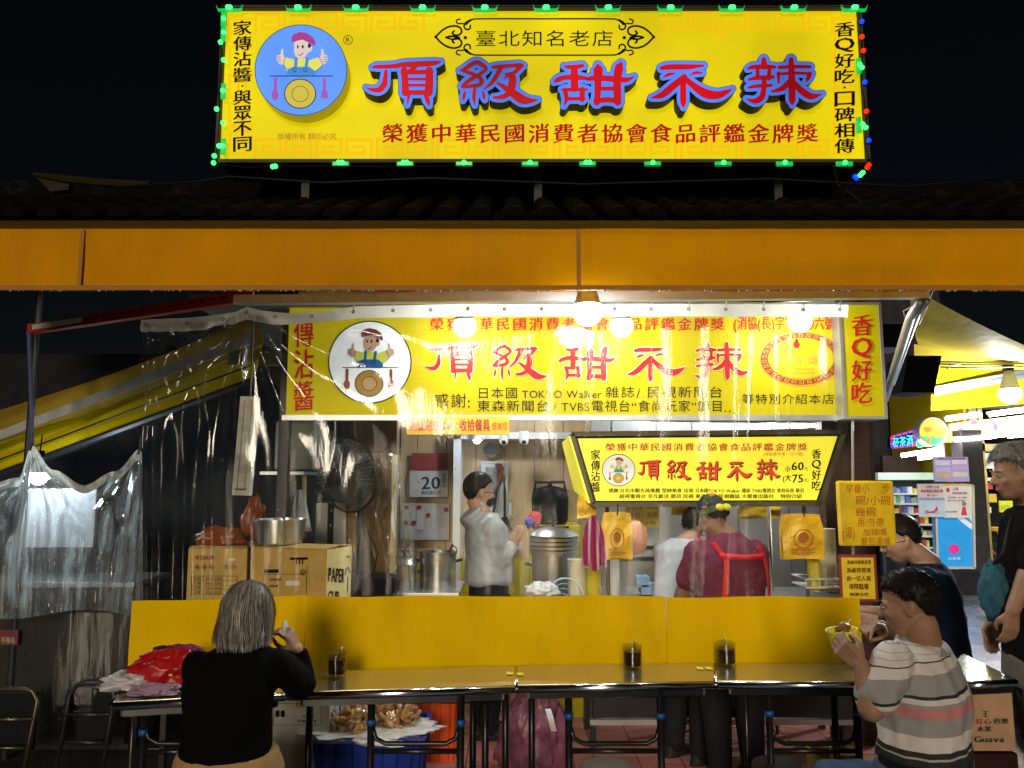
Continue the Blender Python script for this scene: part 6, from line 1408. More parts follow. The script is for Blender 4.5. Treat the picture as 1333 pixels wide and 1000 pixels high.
# ------------------------------------------------------------------ right: neighbour awning, lottery shop, street
m_paleaw = cloth_sheet('pale_yellow_canvas', (.82, .62, .07), transl=.3, bump=.2)
m_yelaw = cloth_sheet('bright_yellow_canvas', (.85, .62, .01), transl=.3, bump=.15)
t = thing('neighbour_awning', 'pale yellow curved awning of the neighbour at upper right', 'awning', at(1300, 450, 6.5))
def aw1(u, v):
    # u left->right, v top->bottom edge
    a = at(1182 + 220 * u, 372 + 105 * u * 1.0 + 6 * math.sin(3 * u), 5.0 + 1.0 * u); b = at(1195 + 200 * u, 448 + 14 * math.sin(PI * min(1, u * 1.1)) + 6 * u, 6.4)
    return a.lerp(b, v) + Vector((0, 0, -.09 * math.sin(PI * v)))
MB().grid(aw1, 24, 14).build('upper_canvas', m_paleaw, t, True)
MB().grid(lambda u, v: at(1190 + 210 * u, 448 + 8 * math.sin(PI * u) + 4 * u + 24 * v, 6.42 + .05 * v), 16, 4).build('front_flap', m_paleaw, t, True)
MB().grid(lambda u, v: at(1212 + 190 * u, 468 + (535 - 14 * u - 468) * v + 0 * u, 7.2 - .6 * v * 0), 16, 8).build('yellow_panel', m_yelaw, t, True)
m = MB(); m.bar(at(1216, 512, 7.1), at(1400, 478, 7.0), .03, .045); m.bar(at(1216, 506, 7.12), at(1400, 471, 7.02), .02, .03); m.build('pale_bar', m_alu, t)
m = MB()
for dy in (0, 3, 7): m.tube([at(1224, 471 + dy, 6.35), at(1270, 472 + dy, 6.3), at(1340, 470 + dy, 6.3)], .008, 6)
m.tube([at(1232, 481, 6.3), at(1238, 476, 6.3), at(1250, 474, 6.3)], .006, 5); m.build('cable', m_greycase, t, True)
m = MB(); m.tube([at(1190, 398, 3.9), at(1176, 405, 4.0), at(1182, 424, 4.0), at(1196, 422, 4.0), at(1207, 400, 3.9), at(1216, 376, 3.7)], .004, 5); tag(m.build('loose_cable', m_greycase, None, True), 'thin loose cable hanging at the right rail end', 'cable')
# dark hanging speaker-like boxes
for (x0, y0, x1, y1, Y, lb) in ((1148, 422, 1192, 452, 5.4, 'upper dark box hanging beside the right sign end'), (1182, 463, 1226, 511, 5.3, 'dark slanted box hanging below the neighbour awning')):
    m = MB(); a = at(x0, y0, Y); b = at(x1, y0, Y); c = at(x1 - 10, y1, Y); d = at(x0 - 8, y1, Y); m.prism([d, c, b, a], (0, .3, 0)); tag(m.build('hanging_dark_box', mat('black_canvas_box', (.012, .013, .015), rough=.6)), lb, 'box')
# dark facade
YF = 15.0
m = MB(); a, b = at(1085, 790, YF), at(1236, 360, YF + 0); m.box(((a.x + b.x) / 2 - 1.2, YF + .2, 3.2), (b.x - a.x + 2.0, .3, 6.4)); tag(m.build('dark_shopfront', mat('dark_facade', (.035, .035, .04), rough=.7, var=.4)), 'dark building front behind the liquor neon sign', 'building')
m = MB(); a = at(1236, 530, 12.6); m.box((a.x + 3.0, 12.9, a.z + .45), (6.0, .3, .9)); tag(m.build('upper_facade', mat('grey_upper_facade', (.12, .12, .12), rough=.8, var=.2)), 'grey upper front above the lottery shop', 'building')
# lottery shop
YL = 12.5; fl = lambda x, y, d=0: at(x, y, YL - d)
t = thing('lottery_shop', 'bright yellow lottery shop with open front at the right edge', 'shop', (at(1300, 740, YL).x, YL, 0))
m_yw = mat('yellow_shop_wall', (.80, .55, .01), rough=.5, var=.08)
xL = at(1266, 700, YL).x; xR = at(1400, 700, YL).x
m = MB(); m.box(((xL + xR) / 2, YL + 2.4, 1.7), (xR - xL, .1, 3.4)); m.box((xL + .05, YL + 1.2, 1.7), (.1, 2.4, 3.4)); m.build('wall', m_yw, t)
m = MB(); m.box(((xL + xR) / 2, YL + 1.2, .03), (xR - xL, 2.4, .06)); m.build('floor', mat('shop_floor', (.3, .28, .25), rough=.3), t)
m = MB(); m.box(((xL + xR) / 2, YL + 1.2, 3.2), (xR - xL, 2.4, .08)); m.build('ceiling', m_white, t)
for px, w_ in ((1267, .12), (1277, .07)): p = at(px, 600, YL); m = MB(); m.box((p.x, YL, 1.6), (w_, .15, 3.2)); m.build('door_frame', mat('old_yellow_steel', (.35, .27, .08), rough=.5, wear=.3), t)
m = MB(); p = at(1300, 583, YL); m.box(((xL + xR) / 2, YL, p.z), (xR - xL, .15, .12)); m.build('door_frame', MATS['old_yellow_steel'], t)
for z in (.9, 1.95):
    pass
m = MB(); a, b = at(1302, 705, YL + 1.2), at(1400, 690, YL + 1.2); m.box(((a.x + b.x) / 2, YL + 1.2, b.z), (b.x - a.x, .9, .06)); m.build('counter_top', mat('tan_counter', (.6, .42, .15), rough=.4), t)
for px in (1306, 1322, 1345): p = at(px, 740, YL + .8); m = MB(); m.box((p.x, YL + .8, b.z / 2), (.08, .06, b.z)); m.build('counter_leg', m_yw, t)
for (x0, y0, x1, y1, mt, nm) in ((1277, 590, 1294, 626, m_white, 'wall_cabinet'), (1279, 629, 1292, 637, mat('red_device', (.5, .05, .05)), 'wall_meter'), (1288, 643, 1297, 654, mat('yellow_box2', (.6, .45, .05)), 'wall_meter'), (1279, 660, 1290, 668, m_paper, 'wall_sign'), (1284, 610, 1292, 622, mat('poster_blue_green', (.1, .4, .35), vs=20, var=.8), 'wall_poster')):
    m = MB(); box_px(m, x0, y0, x1, y1, YL + 2.2, .1); m.build(nm, mt, t)
m = MB(); box_px(m, 1302, 652, 1318, 667, YL + 2.2, .03); m.build('lime_poster', mat('lime_poster', (.55, .65, .03), emis=(.5, .6, .03), es=.2), t); fl2 = lambda x, y, d=0: at(x, y, YL + 2.2 - d); k = MB(); text_px(k, fl2, 1303, 655, 1314, 664, '100', 'R', 0, d=.01); k.build('poster_lettering', mat('grey_ink', (.25, .3, .1)), t)
m = MB(); m.tube([at(1283, 654, YL + .5), at(1280, 680, YL + .5), at(1283, 705, YL + .4), at(1296, 722, YL + .3)], .015, 6); m.build('hose', mat('red_hose', (.35, .08, .03)), t, True)
# shop sign board
ts = thing('lottery_sign_board', 'long yellow and pink scratch-ticket sign board over the shop', 'sign', at(1290, 575, YL - .4)); YQ = YL - .4; fq = lambda x, y, d=0: at(x, y, YQ - d)
Pq = [fq(1236, 576), fq(1400, 560), fq(1400, 532), fq(1236, 552)]
m = MB(); m.prism(Pq, (0, .15, 0)); m.build('board', mat('shop_sign_face', (.7, .5, .12), emis=(.75, .5, .1), es=.55), ts)
m_pk = mat('shop_sign_pink', (.6, .05, .15), emis=(.7, .06, .2), es=.5)
k = MB()
for cx_, cy_, rr in ((1253, 564, 9), (1266, 568, 7), (1290, 556, 9), (1268, 551, 5)): ell_px(k, fq, cx_, cy_, rr, rr * .8, .004 + .002 * (cx_ % 3), 14)
k.build('pink_splash', m_pk, ts)
for i, ch in enumerate('刮刮樂'): k = MB(); glyph_px(k, fq, ch, 1253 + 14 * i, 553 - i * 1.6, 1266 + 14 * i, 570 - i * 1.6, 'B', 0, .012); k.build('sign_character', mat('sign_char_white', (.8, .75, .6), emis=(.9, .8, .6), es=.7), ts)
for i, ch in enumerate('專賣店'): k = MB(); glyph_px(k, fq, ch, 1300 + 10 * i, 551 - i, 1309 + 10 * i, 563 - i, 'R', 0, .012); k.build('sign_character', mat('sign_char_grey', (.4, .38, .3)), ts)
m_tubeg = emit('shop_tube_glow', (.85, .88, 1.), 90.)
for i, (x0, y0, x1, y1, lb) in enumerate(((1232, 546, 1277, 540, 'upper left fluorescent tube over the shop sign'), (1288, 540, 1400, 526, 'upper right fluorescent tube over the shop sign'), (1243, 573, 1296, 568, 'lower left fluorescent tube under the shop sign'), (1313, 568, 1390, 560, 'lower right fluorescent tube under the shop sign'))):
    a = at(x0, y0, YQ - .25); b = at(x1, y1, YQ - .25); tt_ = thing('fluorescent_tube', lb, 'tube lamp', a, group='tubes of the shop sign'); m = MB(); m.tube([a, b], .028, 8); m.build('tube', m_tubeg, tt_, True); m = MB(); m.bar(a + Vector((0, .05, .03)), b + Vector((0, .05, .03)), .06, .04); m.build('holder', m_white, tt_)
# shop ceiling light
tt_ = thing('fluorescent_tube', 'fluorescent tube inside the yellow shop', 'tube lamp', (at(1310, 600, YL + 1).x, YL + 1, 3.1)); m = MB(); p = at(1310, 600, YL + 1); m.tube([(p.x - .6, YL + 1, 3.08), (p.x + .6, YL + 1, 3.08)], .03, 8); m.build('tube', emit('shop_inner_glow', (.9, .93, 1.), 260.), tt_, True); m = MB(); m.box((p.x, YL + 1, 3.12), (1.3, .1, .05)); m.build('holder', m_white, tt_)
# round sign
c = at(1215, 562, 12.0); r = 18.5 * 12 / F; t = thing('round_light_sign', 'round yellow light sign with orange heart and green base', 'light sign', c)
fr2 = lambda x, y, d=0: at(x, y, 12.0 - d)
m = MB(); n = 36; m.prism([c + Vector((r * math.cos(2 * PI * i / n), 0, r * math.sin(2 * PI * i / n))) for i in range(n)][::-1], (0, .2, 0)); m.build('case', m_white, t)
m = MB(); ell_px(m, fr2, 1215, 562, 17, 17, .01, 32); m.build('face', mat('round_face', (.8, .6, .02), emis=(1., .78, .03), es=.95), t)
m = MB(); pts = [(1215 + 17 * math.cos(a), 562 + 17 * math.sin(a)) for a in [R(d_) for d_ in range(28, 165, 8)]]; pts = [(1197.8 + 3, 568)] + pts[::-1]; m.poly([fr2(x, y, .014) for x, y in pts]); m.build('green_base', mat('round_green', (.05, .5, .2), emis=(.08, .6, .25), es=.8), t)
m = MB(); ell_px(m, fr2, 1220, 554.5, 5.5, 5, .016, 12); ell_px(m, fr2, 1208, 559, 6.5, 4, .014, 12); m.build('heart', mat('round_orange', (.8, .2, .03), emis=(1., .28, .02), es=.85), t); m = MB(); ell_px(m, fr2, 1209, 574, 3, 3, .016, 10); m.build('dot', MATS['round_orange'], t)
m = MB(); m.bar(c + Vector((r, .1, .1)), c + Vector((r + .3, .4, .1)), .05); m.build('arm', m_darkmetal, t)
# neon-style LED sign
YN = 12.2; fn_ = lambda x, y, d=0: at(x, y, YN - d); c = fn_(1175, 590); t = thing('liquor_led_sign', 'cyan LED character sign in a red and blue light frame', 'LED sign', c)
Pn = [fn_(1160, 583), fn_(1190, 580), fn_(1190, 561), fn_(1160, 569)]
m = MB(); m.prism(Pn, (0, .12, 0)); m.build('panel', m_blackpl, t)
k = MB()
for i, ch in enumerate('菸茶酒'): glyph_px(k, fn_, ch, 1162 + 9 * i, 570 - 1.8 * i, 1170.5 + 9 * i, 582 - .6 * i, 'B', 0, .02)
k.build('led_characters', emit('led_cyan', (.05, .75, .95), 1.6), t)
for i in range(4):
    a, b = Pn[i], Pn[(i + 1) % 4]; nn_ = 8 if i % 2 == 0 else 4
    for j in range(nn_):
        m = MB(); p = a.lerp(b, (j + .5) / nn_) + Vector((0, -.02, 0)); m.bar(p - (b - a) * .38 / nn_, p + (b - a) * .38 / nn_, .03); m.build('frame_light', emit('neon_red', (1., .03, .1), 1.8) if (i + j) % 2 else emit('neon_blue', (.03, .05, 1.), 1.8), t)
t = thing('green_led_figure', 'green and red LED shapes beside the round sign', 'LED sign', fn_(1198, 585)); m = MB(); m.sphere(fn_(1197, 577), .06, 6, sc=(1.1, .4, 1.2)); m.build('green_lights', emit('neon_green', (.02, .9, .25), 1.2), t, True); m = MB(); m.sphere(fn_(1205, 579), .04, 6, sc=(1.2, .4, .7)); m.build('red_lights', MATS['neon_red'], t, True)
m = MB(); m.box(fn_(1196, 567, 0), (.04, .05, .2)); m.build('yellow_lights', emit('neon_yellow', (.8, .8, .1), .8), t)
a = at(1174, 593, 12.3); b = at(1212, 587, 12.3); tt_ = thing('fluorescent_tube', 'bluish fluorescent tube below the LED character sign', 'tube lamp', a); m = MB(); m.tube([a, b], .03, 8); m.build('tube', m_tubeg, tt_, True); m = MB(); m.prism([a + Vector((.3, .05, -.08)), b + Vector((.25, .05, -.1)), b + Vector((.25, .05, .12)), a + Vector((.3, .05, .04))], (0, .05, 0)); m.build('holder', m_white, tt_)
# goods shelves
YSh = 13.0; t = thing('goods_shelves', 'lit shop shelves with small coloured goods left of the blue poster stand', 'shelf', (at(1190, 740, YSh).x, YSh, 0))
a, b = at(1150, 740, YSh), at(1214, 624, YSh)
m = MB(); m.box(((a.x + b.x) / 2, YSh + .35, b.z / 2), (b.x - a.x, .05, b.z)); 
for x in (a.x, b.x): m.box((x, YSh + .15, b.z / 2), (.05, .4, b.z))
m.build('cabinet', mat('shelf_dark', (.08, .09, .09), rough=.5), t)
m = MB(); m.box(((a.x + b.x) / 2, YSh + .15, b.z + .05), (b.x - a.x + .1, .5, .12)); m.build('light_header', mat('pale_green_header', (.5, .65, .5), emis=(.5, .7, .55), es=.35), t)
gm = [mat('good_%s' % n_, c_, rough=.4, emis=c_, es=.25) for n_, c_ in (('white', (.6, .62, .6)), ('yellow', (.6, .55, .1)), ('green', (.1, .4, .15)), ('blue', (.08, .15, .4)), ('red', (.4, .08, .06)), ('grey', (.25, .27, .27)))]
random.seed(11)
for z_i, pyy in enumerate((642, 655, 668, 682, 697, 712)):
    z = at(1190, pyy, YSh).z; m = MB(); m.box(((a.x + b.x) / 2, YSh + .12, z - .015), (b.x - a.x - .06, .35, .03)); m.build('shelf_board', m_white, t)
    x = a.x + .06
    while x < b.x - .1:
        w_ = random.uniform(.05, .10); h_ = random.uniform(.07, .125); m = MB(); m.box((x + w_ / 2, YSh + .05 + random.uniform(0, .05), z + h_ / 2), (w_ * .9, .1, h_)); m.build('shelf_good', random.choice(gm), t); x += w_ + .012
# poster stand
YP = 11.0; fp = lambda x, y, d=0: at(x, y, YP - d)
t = thing('poster_stand', 'tall blue and yellow poster stand with a pink emblem', 'poster stand', (fp(1243, 740).x, YP, 0))
C4 = [fp(1219, 739), fp(1267, 739), fp(1265, 632), fp(1216, 632)]
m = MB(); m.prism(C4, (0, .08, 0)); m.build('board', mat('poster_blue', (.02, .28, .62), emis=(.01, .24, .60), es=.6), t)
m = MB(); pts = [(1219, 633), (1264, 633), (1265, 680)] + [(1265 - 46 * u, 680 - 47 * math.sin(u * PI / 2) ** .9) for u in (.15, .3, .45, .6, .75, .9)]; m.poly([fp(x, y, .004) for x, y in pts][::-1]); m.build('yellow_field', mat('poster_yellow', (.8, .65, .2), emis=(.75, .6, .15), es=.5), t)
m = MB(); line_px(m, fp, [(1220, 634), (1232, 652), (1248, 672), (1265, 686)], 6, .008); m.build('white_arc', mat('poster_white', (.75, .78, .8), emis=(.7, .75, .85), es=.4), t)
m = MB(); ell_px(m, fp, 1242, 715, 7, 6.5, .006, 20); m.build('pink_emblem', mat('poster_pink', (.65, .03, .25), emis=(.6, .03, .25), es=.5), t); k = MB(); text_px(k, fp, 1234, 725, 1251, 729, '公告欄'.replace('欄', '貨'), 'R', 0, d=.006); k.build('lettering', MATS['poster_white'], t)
m = MB()
for i in range(4): m.bar(C4[i] + Vector((0, -.01, 0)), C4[(i + 1) % 4] + Vector((0, -.01, 0)), .03, .06, up=(0, 1, 0))
m.build('frame', m_white, t)
m = MB(); a, b = fp(1216, 742), fp(1270, 739); m.box(((a.x + b.x) / 2, YP + .1, a.z / 2), (b.x - a.x, .4, max(.05, a.z))); m.build('foot', m_darkmetal, t)
def poster(x0, y0, x1, y1, label, base, bits, txt, Yq=10.85):
    f = lambda x, y, d=0: at(x, y, Yq - d); a, b = f(x0, y1), f(x1, y0); t = thing('paper_poster', label, 'poster', ((a.x + b.x) / 2, Yq, a.z)); m = MB(); m.box(((a.x + b.x) / 2, Yq + .01, (a.z + b.z) / 2), (b.x - a.x, .02, b.z - a.z)); m.build('sheet', base, t)
    for (u0, v0, u1, v1, mt) in bits: m = MB(); m.box((a.x + (b.x - a.x) * (u0 + u1) / 2, Yq - .004, b.z - (b.z - a.z) * (v0 + v1) / 2), ((b.x - a.x) * (u1 - u0), .004, (b.z - a.z) * (v1 - v0))); m.build('printed_field', mt, t)
    k = MB()
    for (u0, v0, u1, v1, s_) in txt: text_px(k, f, x0 + (x1 - x0) * u0, y0 + (y1 - y0) * v0, x0 + (x1 - x0) * u1, y0 + (y1 - y0) * v1, s_, 'B', 0, d=.009)
    k.build('lettering', mat('poster_red_ink', (.45, .03, .10)), t); return f, t
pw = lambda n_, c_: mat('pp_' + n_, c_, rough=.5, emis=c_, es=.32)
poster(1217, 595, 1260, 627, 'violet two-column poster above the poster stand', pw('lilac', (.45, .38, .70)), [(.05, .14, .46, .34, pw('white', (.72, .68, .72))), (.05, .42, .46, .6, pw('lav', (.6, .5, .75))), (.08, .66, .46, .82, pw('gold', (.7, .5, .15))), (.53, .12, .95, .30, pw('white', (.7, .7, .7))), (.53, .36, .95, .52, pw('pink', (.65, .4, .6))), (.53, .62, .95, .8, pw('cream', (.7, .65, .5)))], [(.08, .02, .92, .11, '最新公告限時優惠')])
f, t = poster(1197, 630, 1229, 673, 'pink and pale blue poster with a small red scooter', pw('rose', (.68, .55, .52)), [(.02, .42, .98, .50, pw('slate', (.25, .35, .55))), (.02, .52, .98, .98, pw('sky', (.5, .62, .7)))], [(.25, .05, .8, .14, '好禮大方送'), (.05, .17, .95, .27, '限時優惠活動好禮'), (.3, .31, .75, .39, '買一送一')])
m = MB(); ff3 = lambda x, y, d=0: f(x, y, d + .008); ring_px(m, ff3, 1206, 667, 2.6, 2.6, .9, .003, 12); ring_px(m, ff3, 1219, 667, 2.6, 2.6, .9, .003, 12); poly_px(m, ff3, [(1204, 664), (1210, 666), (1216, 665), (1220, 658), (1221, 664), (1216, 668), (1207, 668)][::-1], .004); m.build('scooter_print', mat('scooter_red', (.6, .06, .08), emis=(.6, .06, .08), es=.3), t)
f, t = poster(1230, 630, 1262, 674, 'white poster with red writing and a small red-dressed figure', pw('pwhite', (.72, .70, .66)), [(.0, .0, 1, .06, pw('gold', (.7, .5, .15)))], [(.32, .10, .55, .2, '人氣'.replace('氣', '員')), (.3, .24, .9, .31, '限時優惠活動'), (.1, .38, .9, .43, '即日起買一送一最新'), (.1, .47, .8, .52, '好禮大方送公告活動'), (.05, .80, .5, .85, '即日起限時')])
ff4 = lambda x, y, d=0: f(x, y, d + .008); m = MB(); poly_px(m, ff4, [(1251, 671), (1259, 671), (1257, 660), (1253, 660)], .003); ell_px(m, ff4, 1234, 638, 2.4, 3.2, .003, 12); m.build('red_print', MATS['scooter_red'], t); m = MB(); ell_px(m, ff4, 1255, 656, 3, 3.2, .004, 12); m.build('face_print', mat('print_face', (.55, .35, .25)), t)
# brown door / wall between
m = MB(); a, b = at(1190, 740, 12.9), at(1216, 592, 12.9); m.box(((a.x + b.x) / 2, 12.95, b.z / 2), (b.x - a.x, .1, b.z)) if False else m.box(((a.x + b.x) / 2, 13.6, b.z / 2), (b.x - a.x + .2, .1, b.z)); tag(m.build('brown_door', mat('brown_door', (.10, .06, .04), rough=.5)), 'brown door panel behind the shelves', 'door')
m = MB(); a, b = at(1262, 745, 11.9), at(1275, 560, 11.9); m.box(((a.x + b.x) / 2, 12.0, b.z / 2), (b.x - a.x, .3, b.z)); tag(m.build('shop_pillar', mat('dark_pillar', (.05, .045, .04), rough=.6)), 'dark pillar left of the yellow shop opening', 'pillar')
# ------------------------------------------------------------------ people
m_skin = mat('skin', (.44, .25, .17), rough=.5, var=.14, vs=22, bump=.25, bs=260)
m_skin2 = mat('skin_tanned', (.32, .165, .095), rough=.48, var=.18, vs=22, bump=.3, bs=260)
m_hairk = mat('black_hair', (.012, .010, .009), rough=.42, var=.3)
m_hairg = mat('grey_hair', (.30, .27, .23), rough=.45, var=.45, vs=40, stretch=(1, 1, .2))
m_hairs = mat('greying_hair', (.16, .145, .125), rough=.42, var=.5, vs=30)
m_jeans = mat('blue_jeans', (.035, .075, .14), rough=.85, var=.35, vs=12, bump=.2, bs=140)
m_pants = mat('dark_trousers', (.015, .015, .018), rough=.8)
m_shoe = mat('dark_shoe', (.02, .02, .02), rough=.5)
V = Vector
def loft(mb, secs, n=20):
    """closed tube of elliptic sections: (centre, rx, ry, yaw[, tilt])"""
    vs = []
    for s_ in secs:
        c, rx, ry, yaw = s_[:4]; M_ = Matrix.Rotation(yaw, 3, 'Z')
        if len(s_) > 4: M_ = M_ @ Matrix.Rotation(s_[4], 3, 'X')
        for k in range(n):
            a = 2 * PI * k / n; vs.append(V(c) + M_ @ V((rx * math.copysign(abs(math.cos(a)) ** .85, math.cos(a)), ry * math.copysign(abs(math.sin(a)) ** .85, math.sin(a)), 0)))
    fs = []
    for i in range(len(secs) - 1):
        for k in range(n): fs.append((i * n + k, i * n + (k + 1) % n, (i + 1) * n + (k + 1) % n, (i + 1) * n + k))
    fs.append(tuple(range(n))[::-1]); fs.append(tuple((len(secs) - 1) * n + k for k in range(n)))
    mb.add(vs, fs)
def cone(mb, p, q, r1, r2, n=14):
    """capsule with unequal round ends"""
    p, q = V(p), V(q); d = (q - p); L = max(d.length, 1e-5); d.normalize()
    pts = []; rs = []
    for a in (80, 55, 28): pts.append(p - d * r1 * math.sin(R(a))); rs.append(max(r1 * math.cos(R(a)), 1e-4))
    for i in range(5): t_ = i / 4; pts.append(p.lerp(q, t_)); rs.append(r1 + (r2 - r1) * t_)
    for a in (28, 55, 80): pts.append(q + d * r2 * math.sin(R(a))); rs.append(max(r2 * math.cos(R(a)), 1e-4))
    mb.tube(pts, rs, n)
def limb(mb, pts, rs):
    for i in range(len(pts) - 1): cone(mb, pts[i], pts[i + 1], rs[i], rs[i + 1])
def remesh(mb, name, mt, parent, vox=.01, smooth=3, wr=None):
    me = mb.mesh(name, mt); o = bpy.data.objects.new('tmp', me); COL.objects.link(o)
    r = o.modifiers.new('r', 'REMESH'); r.mode = 'VOXEL'; r.voxel_size = vox; r.use_smooth_shade = True
    s_ = o.modifiers.new('s', 'SMOOTH'); s_.factor = .5; s_.iterations = smooth
    dg = bpy.context.evaluated_depsgraph_get(); me2 = bpy.data.meshes.new_from_object(o.evaluated_get(dg)); me2.name = name
    bpy.data.objects.remove(o); bpy.data.meshes.remove(me)
    if not me2.materials: me2.materials.append(mt)
    if wr:   # folds: (amplitude, frequency xyz, seed)
        amp, fq_, sd = wr; ns = [v.normal.copy() for v in me2.vertices]
        for v, nn in zip(me2.vertices, ns):
            p = v.co; q = V((p.x * fq_[0] + sd, p.y * fq_[1], p.z * fq_[2]))
            f_ = 1 - abs(noise.noise(q)) * 2.2; g_ = noise.noise(q * 2.3)
            v.co = p + nn * amp * (f_ * .7 + g_ * .5)
    me2.polygons.foreach_set('use_smooth', [True] * len(me2.polygons))
    return link(name, me2, parent, True)
def head_prims(mb, H, fat=1.0):
    T = lambda x, y, z: H @ V((x, y, z)); M3 = H.to_3x3()
    def el(c, r): mb.sphere(T(*c), 1., 12, sc=r, M=H.to_3x3().to_4x4())
    el((0, -.012, .030), (.074, .092, .086)); el((0, .022, -.020), (.064 * fat, .072, .080)); el((0, .040, -.078), (.040 * fat, .040, .036))
    el((0, .02, -.06), (.055 * fat, .055, .045)); el((0, .075, .012), (.05, .02, .014))
    cone(mb, T(0, .088, .005), T(0, .106, -.026), .009, .0135); el((.010, .098, -.030), (.008, .008, .007)); el((-.010, .098, -.030), (.008, .008, .007))
    el((0, .084, -.056), (.024, .012, .007)); el((0, .082, -.066), (.020, .012, .008))
    for s_ in (-1, 1):
        el((s_ * .074, -.008, -.012), (.009, .020, .030)); el((s_ * .079, -.016, -.004), (.006, .016, .022)); el((s_ * .04, .065, -.022), (.02, .02, .018))
def face_parts(H, parent, hair_m, mask=False, glasses=False):
    T = lambda x, y, z: H @ V((x, y, z)); M4 = H.to_3x3().to_4x4()
    for s_ in (-1, 1):
        m = MB(); m.sphere(T(s_ * .030, .0785, .0), .0115, 8, M=M4, sc=(1.15, 1, .55)); m.build('eye', mat('eye_white', (.30, .26, .22), rough=.25), parent, True, True)
        m = MB(); m.sphere(T(s_ * .030, .0865, .0), .0048, 6, M=M4); m.build('iris', m_blackpl, parent, True, True)
        m = MB(); m.tube([T(s_ * .014, .091, .020), T(s_ * .030, .091, .025), T(s_ * .047, .080, .020)], [.003, .0042, .002], 6); m.build('eyebrow', hair_m, parent, True, True)
    m = MB(); m.tube([T(-.022, .089, -.061), T(0, .0965, -.060), T(.022, .089, -.061)], [.0015, .0035, .0015], 6); m.build('mouth', mat('lips', (.30, .12, .08), rough=.5), parent, True, True)
    if glasses:
        m = MB()
        for s_ in (-1, 1):
            m.tube([T(s_ * .031 + .021 * math.cos(a), .101, .0 + .015 * math.sin(a)) for a in [i * PI / 8 for i in range(17)]], .0022, 5); m.tube([T(s_ * .052, .099, .004), T(s_ * .078, .06, .004), T(s_ * .082, -.012, .0)], .0022, 5)
        m.tube([T(-.01, .103, .002), T(.01, .103, .002)], .002, 5); m.build('glasses', m_blackpl, parent, True, True)
    if mask:
        m = MB(); m.sphere(T(0, .052, -.055), 1., 12, sc=(.060, .060, .042), M=M4); m.build('face_mask', mat('mask_black', (.03, .03, .035), rough=.8) if mask == 'black' else mat('mask_white', (.6, .62, .65), rough=.8), parent, True, True)
        m = MB()
        for s_ in (-1, 1): m.tube([T(s_ * .055, .04, -.03), T(s_ * .078, 0, .0), T(s_ * .080, -.02, .01)], .0015, 4); m.tube([T(s_ * .052, .03, -.075), T(s_ * .074, -.01, -.035), T(s_ * .080, -.024, -.01)], .0015, 4)
        m.build('mask_strap', m_white, parent, True, True)
def short_hair(H, parent, mt, seed, line=.015, L=.028, n=900, back=-.085, vol=1.0, front=.078):
    """cap of hair plus many short strands; hairline height at the front, lower at sides and nape"""
    random.seed(seed); T = lambda p: H @ V(p)
    m = MB()
    def inside(d):
        y = d.y; zlim = line * 1.0 if y > .3 else (-.35 if y < -.2 else -.05 - .3 * (.3 - y))
        z0 = .40 if y > .5 else (.40 + (-.05 - .40) * ((.5 - y) / .4) if y > .1 else (-.05 if y > -.15 else -.05 + (-.80 + .05) * min(1, (-y - .15) / .35)))
        return d.z > z0
    vs = []; ids = {}
    N, Mq = 40, 60
    base = MB(); base.grid(lambda u, v: V((0, 0, 0)), 1, 1); base = MB()
    pts = {}
    for i in range(N + 1):
        for j in range(Mq):
            ph = PI * i / N; th = 2 * PI * j / Mq; d = V((math.sin(ph) * math.cos(th), math.sin(ph) * math.sin(th), math.cos(ph))); pts[i, j] = d
    def surf(d, off): return V((d.x * (.0745 + off), -.012 + d.y * (.0935 + off), .028 + d.z * (.088 + off)))
    off = lambda d: (.008 + .010 * max(0, d.z)) * vol + .004 * noise.noise(d * 6 + V((seed, 0, 0)))
    idx = {}
    for k, d in pts.items(): idx[k] = len(vs); vs.append(T(surf(d, off(d) if inside(d) else -.012)))
    fs = []
    for i in range(N):
        for j in range(Mq):
            q = [(i, j), (i, (j + 1) % Mq), (i + 1, (j + 1) % Mq), (i + 1, j)]
            if any(inside(pts[k]) for k in q): fs.append(tuple(idx[k] for k in q))
    m.add(vs, fs)
    c = 0
    while c < n:
        d = V((random.gauss(0, 1), random.gauss(0, 1), random.gauss(0, 1))).normalized()
        if not inside(d): continue
        c += 1; p0 = surf(d, off(d) - .006); tg = (V((0, .25 if d.y > 0 else -.25, -1)) - d * V((0, .25 if d.y > 0 else -.25, -1)).dot(d)); dirn = (d * (.22 + .3 * max(0, vol - 1.3)) + tg.normalized() * .9 + V((random.gauss(0, .22), random.gauss(0, .22), random.gauss(0, .15)))).normalized()
        l_ = L * random.uniform(.5, 1.1); p1 = p0 + dirn * l_ * .5 + d * .004; p2 = p0 + dirn * l_ - d * .12 * l_
        w_ = V((random.gauss(0, 1), random.gauss(0, 1), random.gauss(0, 1))).cross(dirn).normalized() * .0011
        m.add([T(p0 - w_), T(p0 + w_), T(p1 + w_ * .8), T(p1 - w_ * .8), T(p2)], [(0, 1, 2, 3), (3, 2, 4)])
    return m.build('hair', mt, parent, True, True)
